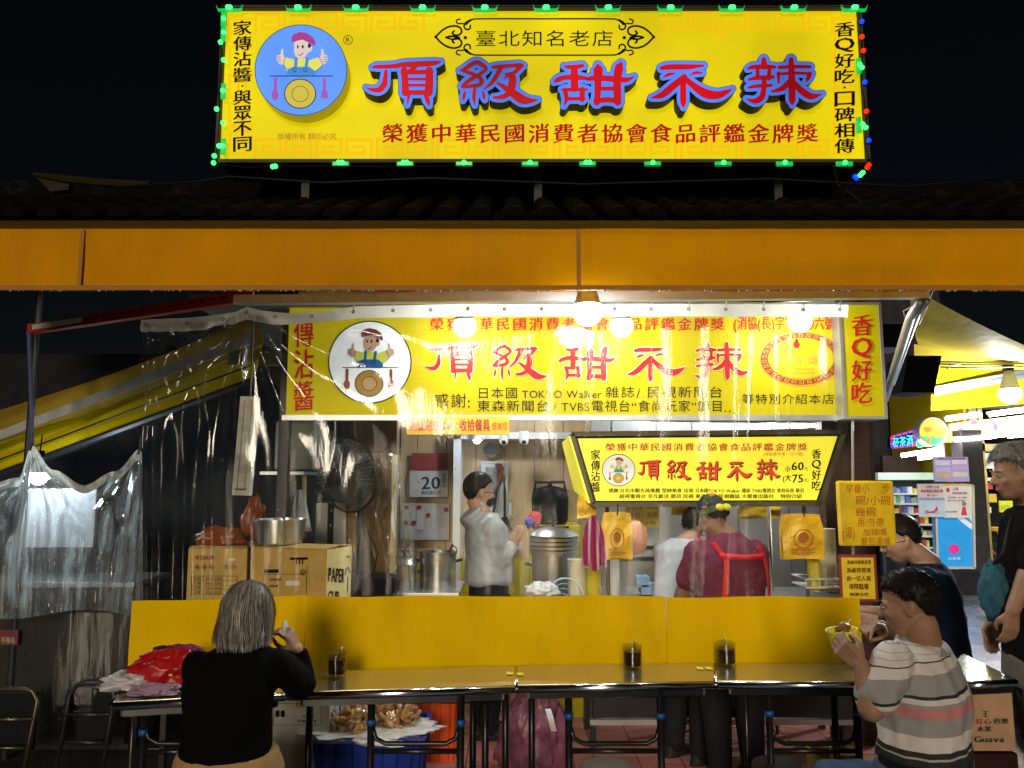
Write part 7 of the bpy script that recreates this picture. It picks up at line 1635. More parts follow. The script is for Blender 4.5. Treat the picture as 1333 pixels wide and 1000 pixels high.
def hand(mb, wr, d, palm, side, curl=.5, s=1., spread=.12, thumb=.6):
    """wrist point, pointing direction, palm normal (way the palm faces), side=+1 thumb towards d x palm"""
    d = V(d).normalized(); palm = V(palm); palm = (palm - d * palm.dot(d)).normalized(); sd = d.cross(palm) * side
    wr = V(wr); P = lambda a, b, c: wr + (d * a + sd * b + palm * c) * s
    for b_ in (-.026, -.009, .009, .026): cone(mb, P(.012, b_ * .7, 0), P(.082, b_, 0), .0145 * s, .0125 * s, 10)
    lens = [(.040, .024, .020), (.045, .028, .022), (.041, .026, .021), (.032, .020, .018)]
    for i, b_ in enumerate((.030, .010, -.011, -.030)):
        a0 = P(.082, b_, .001); ang = 0.; dirn = (d + sd * (b_ * spread * 30 * .1)).normalized(); r_ = .0092 * s if i < 3 else .008 * s
        c_ = curl[i] if isinstance(curl, (list, tuple)) else curl
        for k, l_ in enumerate(lens[i]):
            ang += c_ * (1.0, 1.25, .8)[k]; v_ = dirn * math.cos(ang) + palm * math.sin(ang); a1 = a0 + v_ * l_ * s; cone(mb, a0, a1, r_ * (1 - .08 * k), r_ * (1 - .08 * (k + 1)), 10); a0 = a1
    t0 = P(.025, .026, .004); t1 = P(.052, .050, .014 + .01 * thumb); t2 = P(.078, .054 - .012 * thumb, .026 + .02 * thumb); t3 = P(.098, .050 - .026 * thumb, .032 + .028 * thumb)
    cone(mb, t0, t1, .014 * s, .0115 * s, 10); cone(mb, t1, t2, .0115 * s, .010 * s, 10); cone(mb, t2, t3, .010 * s, .0085 * s, 10)

class P_:
    """frame of one person: local x right, y forward, z up, origin on the ground"""
    def __init__(s, label, px, Y, yaw, group=None, py=720):
        x = at(px, py, Y).x
        s.t = thing('person', label, 'person', (x, Y, 0), yaw, group); s.M = Matrix.Translation((x, Y, 0)) @ Matrix.Rotation(yaw, 4, 'Z'); s.I = s.M.inverted()
    def L(s, p): return s.I @ V(p)
    def at(s, px, py, Y): return s.I @ at(px, py, Y)
    def D(s, v): return s.I.to_3x3() @ V(v)
    def H(s, c, yaw=0., pitch=0., roll=0., k=1.): return Matrix.Translation(c) @ Matrix.Rotation(yaw, 4, 'Z') @ Matrix.Rotation(pitch, 4, 'X') @ Matrix.Rotation(roll, 4, 'Y') @ Matrix.Scale(k, 4)
def legs_sit(mb, hipz, sp=.10, knee=(.42, .0), r=(.085, .062, .052, .040), dx=0.):
    out = []
    for s_ in (-1, 1):
        hp = V((s_ * .09, .02, hipz)); kn = V((s_ * (.09 + sp) + dx, knee[0], hipz + knee[1])); an = V((s_ * (.09 + sp) + dx, knee[0] - .06, .09)); limb(mb, [hp, kn], [r[0], r[1]]); limb(mb, [kn, an], [r[2], r[3]]); out.append(an)
    return out
def legs_stand(mb, hipz, sp=.09, r=(.088, .062, .056, .042)):
    out = []
    for s_ in (-1, 1):
        hp = V((s_ * .085, 0, hipz)); kn = V((s_ * sp, .02, hipz * .52)); an = V((s_ * sp, -.02, .09)); limb(mb, [hp, kn, an], [r[0], r[1], r[3]]); out.append(an)
    return out
def shoes(p, ankles, mt=None):
    for a in ankles:
        m = MB(); loft(m, [((a.x, a.y + .05, .012), .045, .125, 0), ((a.x, a.y + .05, .03), .047, .13, 0), ((a.x, a.y + .035, .06), .043, .10, 0), ((a.x, a.y, .10), .038, .05, 0)], 16); m.build('shoe', mt or m_shoe, p.t, True, True)
def stool_for(p, z, label, col):
    x, y, _ = p.M.translation; t = thing('stool', label, 'stool', (x, y, 0), group='stools of the diners')
    m = MB(); m.lathe([(.001, z - .03), (.14, z - .03), (.15, z - .02), (.15, z), (.14, z + .004), (.001, z + .004)], (x, y, 0), 28); m.build('seat', mat('stool_' + col[0], col[1], rough=.4), t, 'auto')
    for a_ in range(4): a2 = a_ * PI / 2 + .7; m = MB(); m.tube([(x + .10 * math.cos(a2), y + .10 * math.sin(a2), z - .03), (x + .17 * math.cos(a2), y + .17 * math.sin(a2), .005)], .012, 8); m.build('leg', m_leg, t, True)

# --- seated woman with grey hair, from behind
def woman():
    p = P_('seated person with grey bob hair and black top eating with her back turned', 300, 2.92, R(4), None, 900)
    hc = p.at(324, 800, 2.93); H = p.H(hc, R(-28), R(-8), 0, .90)
    sh = p.at(320, 850, 2.93).z; shz = sh + .02
    body = MB(); head_prims(body, H)
    cone(body, (hc.x, hc.y - .03, hc.z - .06), (.04, -.02, shz - .03), .046, .055)
    loft(body, [((0, 0, .50), .14, .10, 0), ((0, 0, .62), .14, .10, 0), ((0, -.01, .80), .13, .09, 0), ((0, -.02, shz - .08), .13, .08, 0), ((.02, -.02, shz - .03), .08, .05, 0)])
    elR = p.at(392, 896, 3.14); wrR = p.at(387, 846, 3.10); elR.z = max(elR.z, .80)
    shR = V((.165, -.01, shz - .06)); shL = V((-.120, -.01, shz - .06))
    elL = V((-.17, .20, .80)); wrL = V((-.06, .32, .80))
    limb(body, [shR, elR, wrR], [.045, .038, .024]); limb(body, [shL, elL, wrL], [.045, .038, .026])
    hd = (p.at(372, 818, 3.06) - wrR); hand(body, wrR, hd, p.D((-.8, .2, -.25)), 1, [.55, .7, .8, .9], .92, thumb=.9); hand(body, wrL, (.8, .3, 0), (0, 0, -1), 1, .3, .9)
    an = legs_sit(body, .48, -.02, dx=-.13)
    remesh(body, 'body', m_skin, p.t, .0055, 3)
    face_parts(H, p.t, m_hairs)
    top = MB()
    loft(top, [((-.005, 0, .615), .158, .14, 0), ((-.005, 0, .66), .156, .135, 0), ((0, -.01, .78), .152, .130, 0), ((0, -.02, shz - .14), .160, .12, 0), ((.01, -.02, shz - .06), .150, .105, 0), ((.03, -.025, shz - .015), .115, .085, 0), ((.06, -.02, shz + .03), .06, .055, 0)], 28)
    limb(top, [shR, elR + V((0, 0, .0)), wrR.lerp(elR, .28)], [.060, .058, .046]); limb(top, [shL, elL, wrL.lerp(elL, .3)], [.056, .052, .044])
    remesh(top, 'black_top', mat('black_cloth', (.0025, .0025, .003), rough=.85, bump=.2, bs=200, spec=.08), p.t, .010, 9, (.006, (11, 11, 8), 3))
    tr = MB(); loft(tr, [((0, .02, .46), .19, .15, 0), ((0, .02, .55), .195, .155, 0), ((0, 0, .625), .172, .13, 0)], 24); legs_sit(tr, .48, -.02, r=(.10, .078, .07, .058), dx=-.13); remesh(tr, 'khaki_trousers', mat('khaki_cloth', (.40, .24, .09), rough=.8, bump=.2, bs=150), p.t, .012, 3, (.008, (10, 10, 10), 4))
    shoes(p, an)
    # bob hair: inner shell and strands falling from the parting
    random.seed(5); m = MB(); T = lambda q: H @ V(q)
    def path(th, r0, lift=0., L=1.):
        # th: direction round the head; strand leaves the crown and falls to the jaw or neck line
        c, s_ = math.cos(th), math.sin(th); out = []
        back = max(0, -s_); end = -.105 - .025 * back
        for k in range(9):
            u = k / 8
            if u < .55:
                a = u / .55 * PI * .5; q = V((c * (.087 + lift) * math.sin(a), -.014 + s_ * (.106 + lift) * math.sin(a), .030 + (.098 + lift) * math.cos(a)))
            else:
                w_ = (u - .55) / .45; q = V((c * (.087 + lift + .026 * w_ * w_ + .006 * math.sin(w_ * PI)), -.014 + s_ * (.106 + lift - .012 * w_), .030 + (end - .03) * w_ * L))
            out.append(q)
        return out
    m2 = MB(); NN = 60; rows_ = []
    for j in range(NN):
        th = R(-238) + (R(58 + 238)) * j / (NN - 1); pt = path(th, 0, -.006 + .005 * math.sin(j * 1.7)); rows_.append([T(q) for q in pt])
    vs = [q for r_ in rows_ for q in r_]; fs = [(j * 9 + k, (j + 1) * 9 + k, (j + 1) * 9 + k + 1, j * 9 + k + 1) for j in range(NN - 1) for k in range(8)]
    m2.add(vs, fs); hs = m2.build('hair', m_hairg, p.t, True, True)
    for i in range(1900):
        th = R(random.uniform(-240, 60)); pt = path(th, 0, random.uniform(-.002, .014), random.uniform(.72, 1.10)); wob = random.choice((0, 1.3, 2.9, 4.1, 5.2)) + random.uniform(-.3, .3); am = random.uniform(.002, .011)
        k0 = random.choice((0, 1, 2, 3)); pt = pt[k0:]; w0 = random.uniform(.0007, .0016); L_ = []; Rr = []
        for k, q in enumerate(pt):
            q = q + V((math.sin(wob + k * 1.1) * am * (k / 6), math.cos(wob + k * 1.3) * am * .8 * (k / 6), 0)) + (V((random.gauss(0, .004), random.gauss(0, .004), 0)) if i % 12 == 0 and k > 2 else V((0, 0, 0))); kk = k + k0; lk = noise.noise(V((th * 2.2, kk * .45, 3))) * .030 * (kk / 8) ** 1.3; lr = noise.noise(V((th * 3.1, kk * .5, 9))) * .022 * (kk / 8) ** 1.1; q = q + V((-math.sin(th), math.cos(th), 0)) * lk + V((math.cos(th), math.sin(th), 0)) * lr; tn = V((-math.sin(th), math.cos(th), 0)) * w0 * (1 - .6 * (k / len(pt)) ** 3); L_.append(T(q - tn)); Rr.append(T(q + tn))
        n_ = len(pt); m.mi = random.choice((0, 0, 0, 1, 2)); m.add(L_ + Rr, [(k, k + 1, n_ + k + 1, n_ + k) for k in range(n_ - 1)])
    h2 = m.build('hair_strands', [mat('grey_strands', (.22, .20, .17), rough=.38, var=.5, vs=60), mat('light_strands', (.42, .39, .34), rough=.36), mat('dark_strands', (.10, .09, .08), rough=.4)], p.t, True, True); h2['kind'] = 'stuff'
    # earpiece/bag strap over left shoulder
    # tissue / spoon in the right hand
    tp = (p.at(371, 815, 3.0)); m = crumple(tp, (.012, .012, .018), 71, .4, 12, 3); m.v = [tuple(v) for v in m.v]; o = m.build('white_tissue', m_paper, p.t, True, True)
    stool_for(p, .44, 'dark round stool under the grey-haired woman', ('a', (.03, .03, .03)))
woman()

# --- seated man in the striped polo
def striped():
    m = mat('striped_polo', (.5, .5, .5), rough=.8, var=.05, bump=.15, bs=300); nt = m.node_tree; n = nt.nodes; l = nt.links; p = n['Principled BSDF']
    tc = n.new('ShaderNodeTexCoord'); sx = n.new('ShaderNodeSeparateXYZ'); l.new(tc.outputs['Object'], sx.inputs[0])
    ns = n.new('ShaderNodeTexNoise'); ns.inputs['Scale'].default_value = 3.; l.new(tc.outputs['Object'], ns.inputs[0])
    ma = n.new('ShaderNodeMath'); ma.operation = 'MULTIPLY_ADD'; ma.inputs[1].default_value = .018; l.new(ns.outputs[0], ma.inputs[0]); l.new(sx.outputs[2], ma.inputs[2])
    mx_ = n.new('ShaderNodeMath'); mx_.operation = 'MULTIPLY_ADD'; mx_.inputs[1].default_value = -.06; l.new(sx.outputs[0], mx_.inputs[0]); l.new(ma.outputs[0], mx_.inputs[2])
    z0, z1 = .64, 1.09
    mr = n.new('ShaderNodeMapRange'); mr.inputs[1].default_value = z0; mr.inputs[2].default_value = z1; l.new(mx_.outputs[0], mr.inputs[0])
    cr = n.new('ShaderNodeValToRGB'); cr.color_ramp.interpolation = 'CONSTANT'; e = cr.color_ramp.elements
    W = (.66, .60, .56, 1); G = (.30, .29, .285, 1); K = (.02, .02, .022, 1); Pk = (.52, .20, .20, 1); LG = (.42, .39, .36, 1)
    stops = [(0, G), (.04, K), (.13, LG), (.145, K), (.19, W), (.30, G), (.42, Pk), (.50, G), (.52, W), (.56, K), (.585, G), (.73, W), (.80, LG), (.803, K), (.812, W), (.852, G), (.858, W), (.895, G), (.90, W), (.94, G), (.945, W), (.985, G), (.99, LG)]
    e[0].position = 0; e[0].color = stops[0][1]; e[1].position = 1; e[1].color = LG
    for ps, c in stops[1:]: q = e.new(ps); q.color = c
    l.new(mr.outputs[0], cr.inputs[0]); l.new(cr.outputs[0], p.inputs['Base Color']); return m
def man():
    p = P_('seated person with short black hair and striped polo shirt eating from a yellow bowl', 1190, 2.82, R(48), None, 900)
    hc = p.at(1183, 786, 2.78); H = p.H(hc, R(9), R(-12), 0, .95)
    shz = p.at(1190, 848, 2.80).z
    body = MB(); head_prims(body, H, 1.05)
    cone(body, (hc.x, hc.y - .035, hc.z - .07), (0, -.04, shz), .056, .066)
    loft(body, [((0, -.02, .50), .16, .12, 0), ((0, -.02, .62), .16, .12, 0), ((0, -.02, .80), .16, .11, 0), ((0, -.03, shz - .06), .17, .10, 0), ((0, -.03, shz + .02), .09, .06, 0)])
    shL = p.at(1163, 862, 2.70); elL = p.at(1134, 922, 2.64); wrL = p.at(1122, 868, 2.68)
    shR = p.at(1215, 850, 3.00); shR = V((.155, -.01, shz - .06)); elR = p.at(1172, 838, 3.18); wrR = p.at(1146, 816, 3.02)
    limb(body, [shL, elL, wrL], [.050, .044, .028]); limb(body, [shR, elR, wrR], [.050, .042, .027])
    bowl = p.at(1103, 840, 2.80)
    hand(body, wrL, p.at(1098, 845, 2.72) - wrL, p.D((-.15, .75, .5)), -1, [.55, .5, .5, .55], .95, thumb=.2)
    hand(body, wrR, p.at(1112, 806, 2.90) - wrR, p.D((-.35, -.2, -.9)), 1, [.5, .9, 1.1, 1.2], .95, thumb=1.)
    an = legs_sit(body, .47, .06, (.36, -.05))
    remesh(body, 'body', m_skin2, p.t, .0055, 3); face_parts(H, p.t, m_hairk)
    short_hair(H, p.t, m_hairk, 3, L=.020, n=5000, vol=.85)
    top = MB()
    loft(top, [((0, -.02, .60), .172, .138, 0), ((0, -.02, .68), .172, .140, 0), ((0, -.03, .82), .175, .140, 0), ((0, -.03, shz - .12), .185, .132, 0), ((0, -.03, shz - .05), .170, .110, 0), ((0, -.03, shz + .02), .115, .08, 0), ((0, -.03, shz + .045), .075, .065, 0)], 28)
    limb(top, [shL, shL.lerp(elL, .74)], [.066, .067]); limb(top, [shR, shR.lerp(elR, .65)], [.066, .066])
    remesh(top, 'striped_shirt', striped(), p.t, .009, 8, (.011, (12, 12, 9), 9))
    m = MB()
    m.grid(lambda u, v: V((-.005, -.02, shz + .012)) + V(((.064 + .05 * (1 - v) ** 1.5) * math.cos(PI * 2 * u - PI / 2), (.064 + .036 * (1 - v) ** 1.5) * math.sin(PI * 2 * u - PI / 2) - .01 * (1 - v), .058 * v - .008)), 30, 5); m.build('collar', mat('grey_collar', (.30, .29, .33), rough=.8), p.t, True, True)
    tr = MB(); loft(tr, [((0, .02, .44), .20, .165, 0), ((0, .0, .54), .195, .16, 0), ((0, -.02, .63), .178, .14, 0)], 24); legs_sit(tr, .47, .06, (.36, -.05), r=(.105, .082, .075, .062)); remesh(tr, 'jeans', m_jeans, p.t, .010, 3, (.010, (11, 11, 9), 14))
    m = MB(); m.grid(lambda u, v: V((0, -.02, .628 + .03 * v)) + V((.186 * math.cos(2 * PI * u), .147 * math.sin(2 * PI * u), 0)), 40, 1); m.build('belt', m_blackpl, p.t, True, True)
    shoes(p, an); stool_for(p, .44, 'dark round stool under the man in the striped shirt', ('b', (.05, .02, .02)))
    # bowl held by the left hand
    c = at(1101, 852, 2.80); t = thing('paper_bowl', 'yellow printed paper bowl in the seated man\'s left hand', 'bowl', c); r = .052; h = .082
    Mb = Matrix.Translation(c) @ Matrix.Rotation(R(-7), 4, 'Y'); 
    m = MB(); m.lathe([(.001, 0), (r * .72, 0), (r * 1.0, h), (r * 1.06, h), (r * 1.06, h + .005), (r * .96, h + .004), (r * .72, .01), (.001, .008)], (0, 0, 0), 30, None); m.v = [tuple(Mb @ V(v)) for v in m.v]; m.build('bowl', mat('bowl_yellow', (.78, .68, .08), rough=.4), t, 'auto')
    k = MB()
    def fbw(x, y, d=0):   # x in px around the bowl, y from bottom
        a = -PI / 2 + x; z = h * y; rr = r * (.72 + .28 * y) + .0012 + d; return Mb @ V((rr * math.cos(a), rr * math.sin(a), z))
    fq_ = lambda x, y, d=0: fbw((x - 50) / 100. * 2.0, 1 - y / 100., d)
    for i, ch in enumerate('頂級甜不辣'): glyph_px(k, fq_, ch, 8 + 18 * i, 38, 25 + 18 * i, 68, 'B', 0, 0)
    k.build('lettering', m_black, t)
    m = MB(); m.lathe([(.001, h * .8), (r * .92, h * .8)], (0, 0, 0), 20); m.v = [tuple(Mb @ V(v)) for v in m.v]; m.build('broth', mat('broth', (.30, .15, .05), rough=.15), t)
    c2 = at(1099, 817, 2.80); t = thing('food_skewer', 'brown food piece on a thin stick held over the yellow bowl', 'skewer', c2)
    m = MB(); m.box(c2, (.032, .03, .034), rz=.3, rx=.4, ry=.3, bev=.008); m.build('food_piece', mat('braised_food', (.22, .09, .02), rough=.35, var=.3, vs=50), t, True); m = MB(); m.tube([c2, at(1108, 806, 2.88)], .0022, 5); m.build('stick', mat('bamboo', (.6, .45, .25)), t)
man()

# --- man with grey hooded jacket inside
def hoodie():
    p = P_('standing person in pale grey hooded jacket with glasses and black shoulder bag', 637, 5.0, R(-78))
    hc = p.at(624, 641, 5.0); H = p.H(hc, R(14), R(-3), 0, .97)
    shz = p.at(630, 674, 5.0).z; hip = p.at(640, 765, 5.0).z + .03
    body = MB(); head_prims(body, H); cone(body, (hc.x, hc.y - .03, hc.z - .06), (0, -.03, shz), .05, .06)
    loft(body, [((0, 0, hip - .04), .14, .11, 0), ((0, 0, hip + .15), .14, .10, 0), ((0, -.01, shz - .08), .16, .10, 0), ((0, -.02, shz + .02), .09, .06, 0)])
    shR = V((.18, -.01, shz - .05)); shL = V((-.18, 0, shz - .05))
    elR = p.at(648, 735, 4.88); wrR = p.at(667, 712, 4.86); elL = p.at(653, 676, 5.22); wrL = p.at(652, 630, 5.2)
    limb(body, [shR, elR, wrR], [.05, .042, .028]); limb(body, [shL, elL, wrL], [.05, .042, .028])
    hand(body, wrR, p.at(676, 690, 4.86) - wrR, p.D((.2, .8, 0)), 1, .35, .9); hand(body, wrL, p.D((.02, 0, 1)), p.D((-.5, -.8, 0)), 1, .35, .9)
    an = legs_stand(body, hip); remesh(body, 'body', m_skin, p.t, .008, 3); face_parts(H, p.t, m_hairk, 'black', True); short_hair(H, p.t, m_hairk, 8, L=.02, n=700, vol=1.3)
    top = MB(); loft(top, [((0, 0, hip - .01), .165, .14, 0), ((0, 0, hip + .02), .185, .155, 0), ((0, 0, hip + .2), .18, .15, 0), ((0, -.01, shz - .12), .195, .145, 0), ((0, -.02, shz - .03), .18, .12, 0), ((0, -.03, shz + .03), .10, .08, 0)], 24)
    limb(top, [shR, elR, elR.lerp(wrR, .9)], [.064, .058, .044]); limb(top, [shL, elL, elL.lerp(wrL, .9)], [.062, .056, .042])
    loft(top, [((0, -.12, shz - .03), .10, .05, 0, .5), ((0, -.13, shz + .02), .12, .07, 0, .5), ((0, -.10, shz + .06), .10, .06, 0, .5)], 18)
    remesh(top, 'hooded_jacket', mat('grey_jacket', (.40, .43, .47), rough=.42, var=.03, bump=.2, bs=60), p.t, .010, 7, (.006, (9, 9, 10), 21))
    tr = MB(); loft(tr, [((0, 0, hip - .12), .16, .13, 0), ((0, 0, hip + .02), .155, .125, 0)], 20); legs_stand(tr, hip, r=(.10, .08, .07, .06)); remesh(tr, 'trousers', m_pants, p.t, .014, 2); shoes(p, an)
    # bag
    c = p.at(650, 694, 4.93); m = MB(); m.box(c, (.05, .17, .17), bev=.02, rx=.35); m.build('bag', mat('black_bag_cloth', (.012, .012, .014), rough=.6, bump=.3), p.t, True, True)
    m = MB()
    for i in range(4): m.sphere(c + V((.028, -.04 + .03 * i, .02 - .03 * (i % 2))), .007, 5)
    m.build('bag_button', m_paper, p.t, True, True)
    m = MB(); m.tube([p.at(640, 683, 4.90), p.at(646, 640, 5.08), wrL + V((0, .02, .06)), p.at(657, 640, 5.08), p.at(657, 683, 4.90)], .009, 6); m.build('bag_strap', m_blackpl, p.t, True, True)
hoodie()

# --- seller in burgundy shirt, seen from behind
def seller():
    p = P_('standing person in burgundy shirt with red apron straps and patterned cap seen from behind', 948, 4.28, R(6))
    hc = p.at(927, 672, 4.32); H = p.H(hc, R(14), R(-26), 0, .98); shz = p.at(940, 702, 4.28).z; hip = .84
    body = MB(); head_prims(body, H, 1.05); cone(body, (hc.x, hc.y - .03, hc.z - .05), (0, 0, shz), .056, .066)
    loft(body, [((0, 0, hip - .04), .15, .12, 0), ((0, 0, hip + .15), .15, .11, 0), ((0, .0, shz - .08), .17, .10, 0), ((0, 0, shz + .02), .09, .06, 0)])
    shR = V((.17, .02, shz - .07)); shL = V((-.17, .02, shz - .07)); elR = V((.21, .14, shz - .32)); wrR = V((.12, .32, shz - .36)); elL = V((-.22, .12, shz - .31)); wrL = V((-.20, .30, shz - .36))
    limb(body, [shR, elR, wrR], [.055, .046, .03]); limb(body, [shL, elL, wrL], [.055, .046, .03]); hand(body, wrR, (-.5, .6, -.1), (0, 0, -1), 1, .4, .95); hand(body, wrL, (.1, .8, .0), (0, 0, -1), -1, .5, .95)
    an = legs_stand(body, hip); remesh(body, 'body', m_skin2, p.t, .008, 3); face_parts(H, p.t, m_hairk); short_hair(H, p.t, mat('cropped_hair', (.05, .04, .03), rough=.7), 12, L=.008, n=600, vol=.35)
    top = MB(); loft(top, [((0, 0, hip - .08), .17, .15, 0), ((0, 0, hip + .1), .175, .15, 0), ((0, 0, shz - .16), .195, .150, 0), ((0, 0, shz - .07), .188, .130, 0), ((0, 0, shz + .0), .12, .095, 0), ((0, 0, shz + .04), .07, .06, 0)], 26)
    limb(top, [shR, shR.lerp(elR, .62)], [.064, .068]); limb(top, [shL, shL.lerp(elL, .62)], [.064, .068]); remesh(top, 'burgundy_shirt', mat('burgundy_cloth', (.15, .018, .05), rough=.85, var=.12, bump=.2, bs=150), p.t, .009, 8, (.008, (12, 12, 9), 30))
    tr = MB(); loft(tr, [((0, 0, hip - .12), .17, .14, 0), ((0, 0, hip), .165, .135, 0)], 20); legs_stand(tr, hip, r=(.11, .085, .075, .062)); remesh(tr, 'trousers', m_pants, p.t, .014, 2); shoes(p, an)
    # apron straps following the back
    mr = mat('red_apron_strap', (.62, .012, .015), rough=.6)
    def strap(pts, w_):
        S = smooth_line([(a_, b_, 1) for a_, b_ in pts], 8); m = MB(); vs = []
        for i, q in enumerate(S):
            d = (S[min(i + 1, len(S) - 1)] - S[max(i - 1, 0)]); d = V((d.x, d.y)).normalized(); nn = V((-d.y, d.x)) * w_ / 2
            for s_ in (-1, 1):
                x, z = q.x + nn.x * s_, q.y + nn.y * s_
                zz = (z - (shz - .16)) ; ry = .153 if z < shz - .16 else .153 - (z - shz + .16) * .28
                rx = .205
                y = -ry * max(0.05, 1 - min(.98, abs(x) / rx) ** 2.6) ** .5 - .012
                vs.append(V((x, y, z)))
        n_ = len(S); m.add(vs, [(2 * i, 2 * i + 1, 2 * i + 3, 2 * i + 2) for i in range(n_ - 1)]); o = m.build('apron_strap', mr, p.t, True, True); sm = o.modifiers.new('t', 'SOLIDIFY'); sm.thickness = .006
    strap([(-.125, shz - .01), (-.10, shz - .05), (-.07, shz - .10), (-.08, shz - .2), (-.10, shz - .40)], .030)
    strap([(-.10, shz - .075), (-.02, shz - .082), (.06, shz - .085), (.15, shz - .08)], .028)
    strap([(.12, shz - .03), (.155, shz - .10), (.175, shz - .22), (.185, shz - .40)], .027)
    # cap
    T = lambda x, y, z: H @ V((x, y, z)); m = MB()
    m.grid(lambda u, v: T((.080 + .004 * v) * math.cos(2 * PI * u) * math.cos(v * PI * .47), -.012 + (.098 + .004 * v) * math.sin(2 * PI * u) * math.cos(v * PI * .47), .012 + .112 * math.sin(v * PI * .5)), 32, 10)
    mc = mat('cap_cloth', (.02, .02, .10), rough=.8); ntc = mc.node_tree; nc = ntc.nodes; tcx = nc.new('ShaderNodeTexCoord'); vo = nc.new('ShaderNodeTexVoronoi'); vo.inputs['Scale'].default_value = 22; ntc.links.new(tcx.outputs['Object'], vo.inputs[0])
    cr = nc.new('ShaderNodeValToRGB'); cr.color_ramp.interpolation = 'CONSTANT'; e = cr.color_ramp.elements; e[0].color = (.015, .015, .09, 1); e[1].position = .5; e[1].color = (.55, .18, .02, 1); q = e.new(.65); q.color = (.03, .03, .12, 1); q = e.new(.8); q.color = (.06, .10, .03, 1)
    sp = nc.new('ShaderNodeSeparateColor'); ntc.links.new(vo.outputs['Color'], sp.inputs[0]); ntc.links.new(sp.outputs[0], cr.inputs[0]); ntc.links.new(cr.outputs[0], nc['Principled BSDF'].inputs['Base Color'])
    m.build('cap', mc, p.t, True, True)
    m = MB(); m.grid(lambda u, v: T(.085 * math.cos(PI + PI * u), -.012 + .104 * math.sin(PI + PI * u), -.012 + .035 * v), 20, 2); m.build('cap_band', mat('camo_band', (.08, .10, .03), rough=.8, var=.7, vs=60), p.t, True, True)
    m = MB(); 
    for s_ in (-1, 1): m.sphere(T(s_ * .022, -.124, .0), .025, 8, sc=(1.1, .5, .85), M=H.to_3x3().to_4x4())
    m.build('cap_bow', mat('yellow_bow', (.75, .70, .04), rough=.6), p.t, True, True)
seller()

def seller2():
    p = P_('bent person in white shirt and pink apron beside the burgundy seller', 890, 4.58, R(-50))
    hc = p.at(906, 686, 4.60); H = p.H(hc, R(-10), R(-32), 0, .88); shz = p.at(893, 708, 4.58).z; hip = .80
    body = MB(); head_prims(body, H, .95); cone(body, (hc.x, hc.y - .04, hc.z - .05), (0, .0, shz), .045, .055)
    loft(body, [((0, -.06, hip), .14, .11, 0), ((0, -.03, hip + .15), .13, .10, 0), ((0, 0, shz - .08), .15, .09, 0), ((0, 0, shz + .02), .08, .06, 0)])
    shR = V((.16, .01, shz - .05)); shL = V((-.16, .01, shz - .05)); elR = V((.18, .12, shz - .27)); wrR = V((.10, .33, shz - .30)); elL = V((-.2, .12, shz - .28)); wrL = V((-.08, .32, shz - .3))
    limb(body, [shR, elR, wrR], [.045, .04, .027]); limb(body, [shL, elL, wrL], [.045, .04, .027]); hand(body, wrR, (0, .8, -.2), (0, 0, -1), 1, .4, .88); hand(body, wrL, (.1, .8, -.2), (0, 0, -1), -1, .4, .88)
    an = legs_stand(body, hip); remesh(body, 'body', m_skin, p.t, .009, 3); face_parts(H, p.t, m_hairk, 'white'); short_hair(H, p.t, m_hairk, 15, L=.03, n=700, vol=1.5)
    top = MB(); loft(top, [((0, -.06, hip - .05), .165, .14, 0), ((0, -.03, hip + .12), .165, .14, 0), ((0, 0, shz - .12), .18, .125, 0), ((0, 0, shz - .03), .165, .105, 0), ((0, 0, shz + .03), .08, .065, 0)], 24)
    limb(top, [shR, shR.lerp(elR, .7)], [.06, .066]); limb(top, [shL, shL.lerp(elL, .7)], [.06, .066]); remesh(top, 'white_shirt', mat('white_tshirt', (.48, .51, .56), rough=.85, var=.06), p.t, .010, 7, (.006, (11, 11, 9), 40))
    m = MB(); m.tube([V((.10, -.10, shz - .02)), V((.11, .0, shz + .025)), V((.09, .11, shz - .05))], .02, 8); m.build('apron_strap', mat('pink_apron', (.60, .03, .17), rough=.7), p.t, True, True)
    tr = MB(); loft(tr, [((0, -.05, hip - .12), .155, .13, 0), ((0, -.06, hip), .15, .125, 0)], 20); legs_stand(tr, hip, r=(.10, .08, .07, .06)); remesh(tr, 'trousers', m_pants, p.t, .014, 2); shoes(p, an)
seller2()

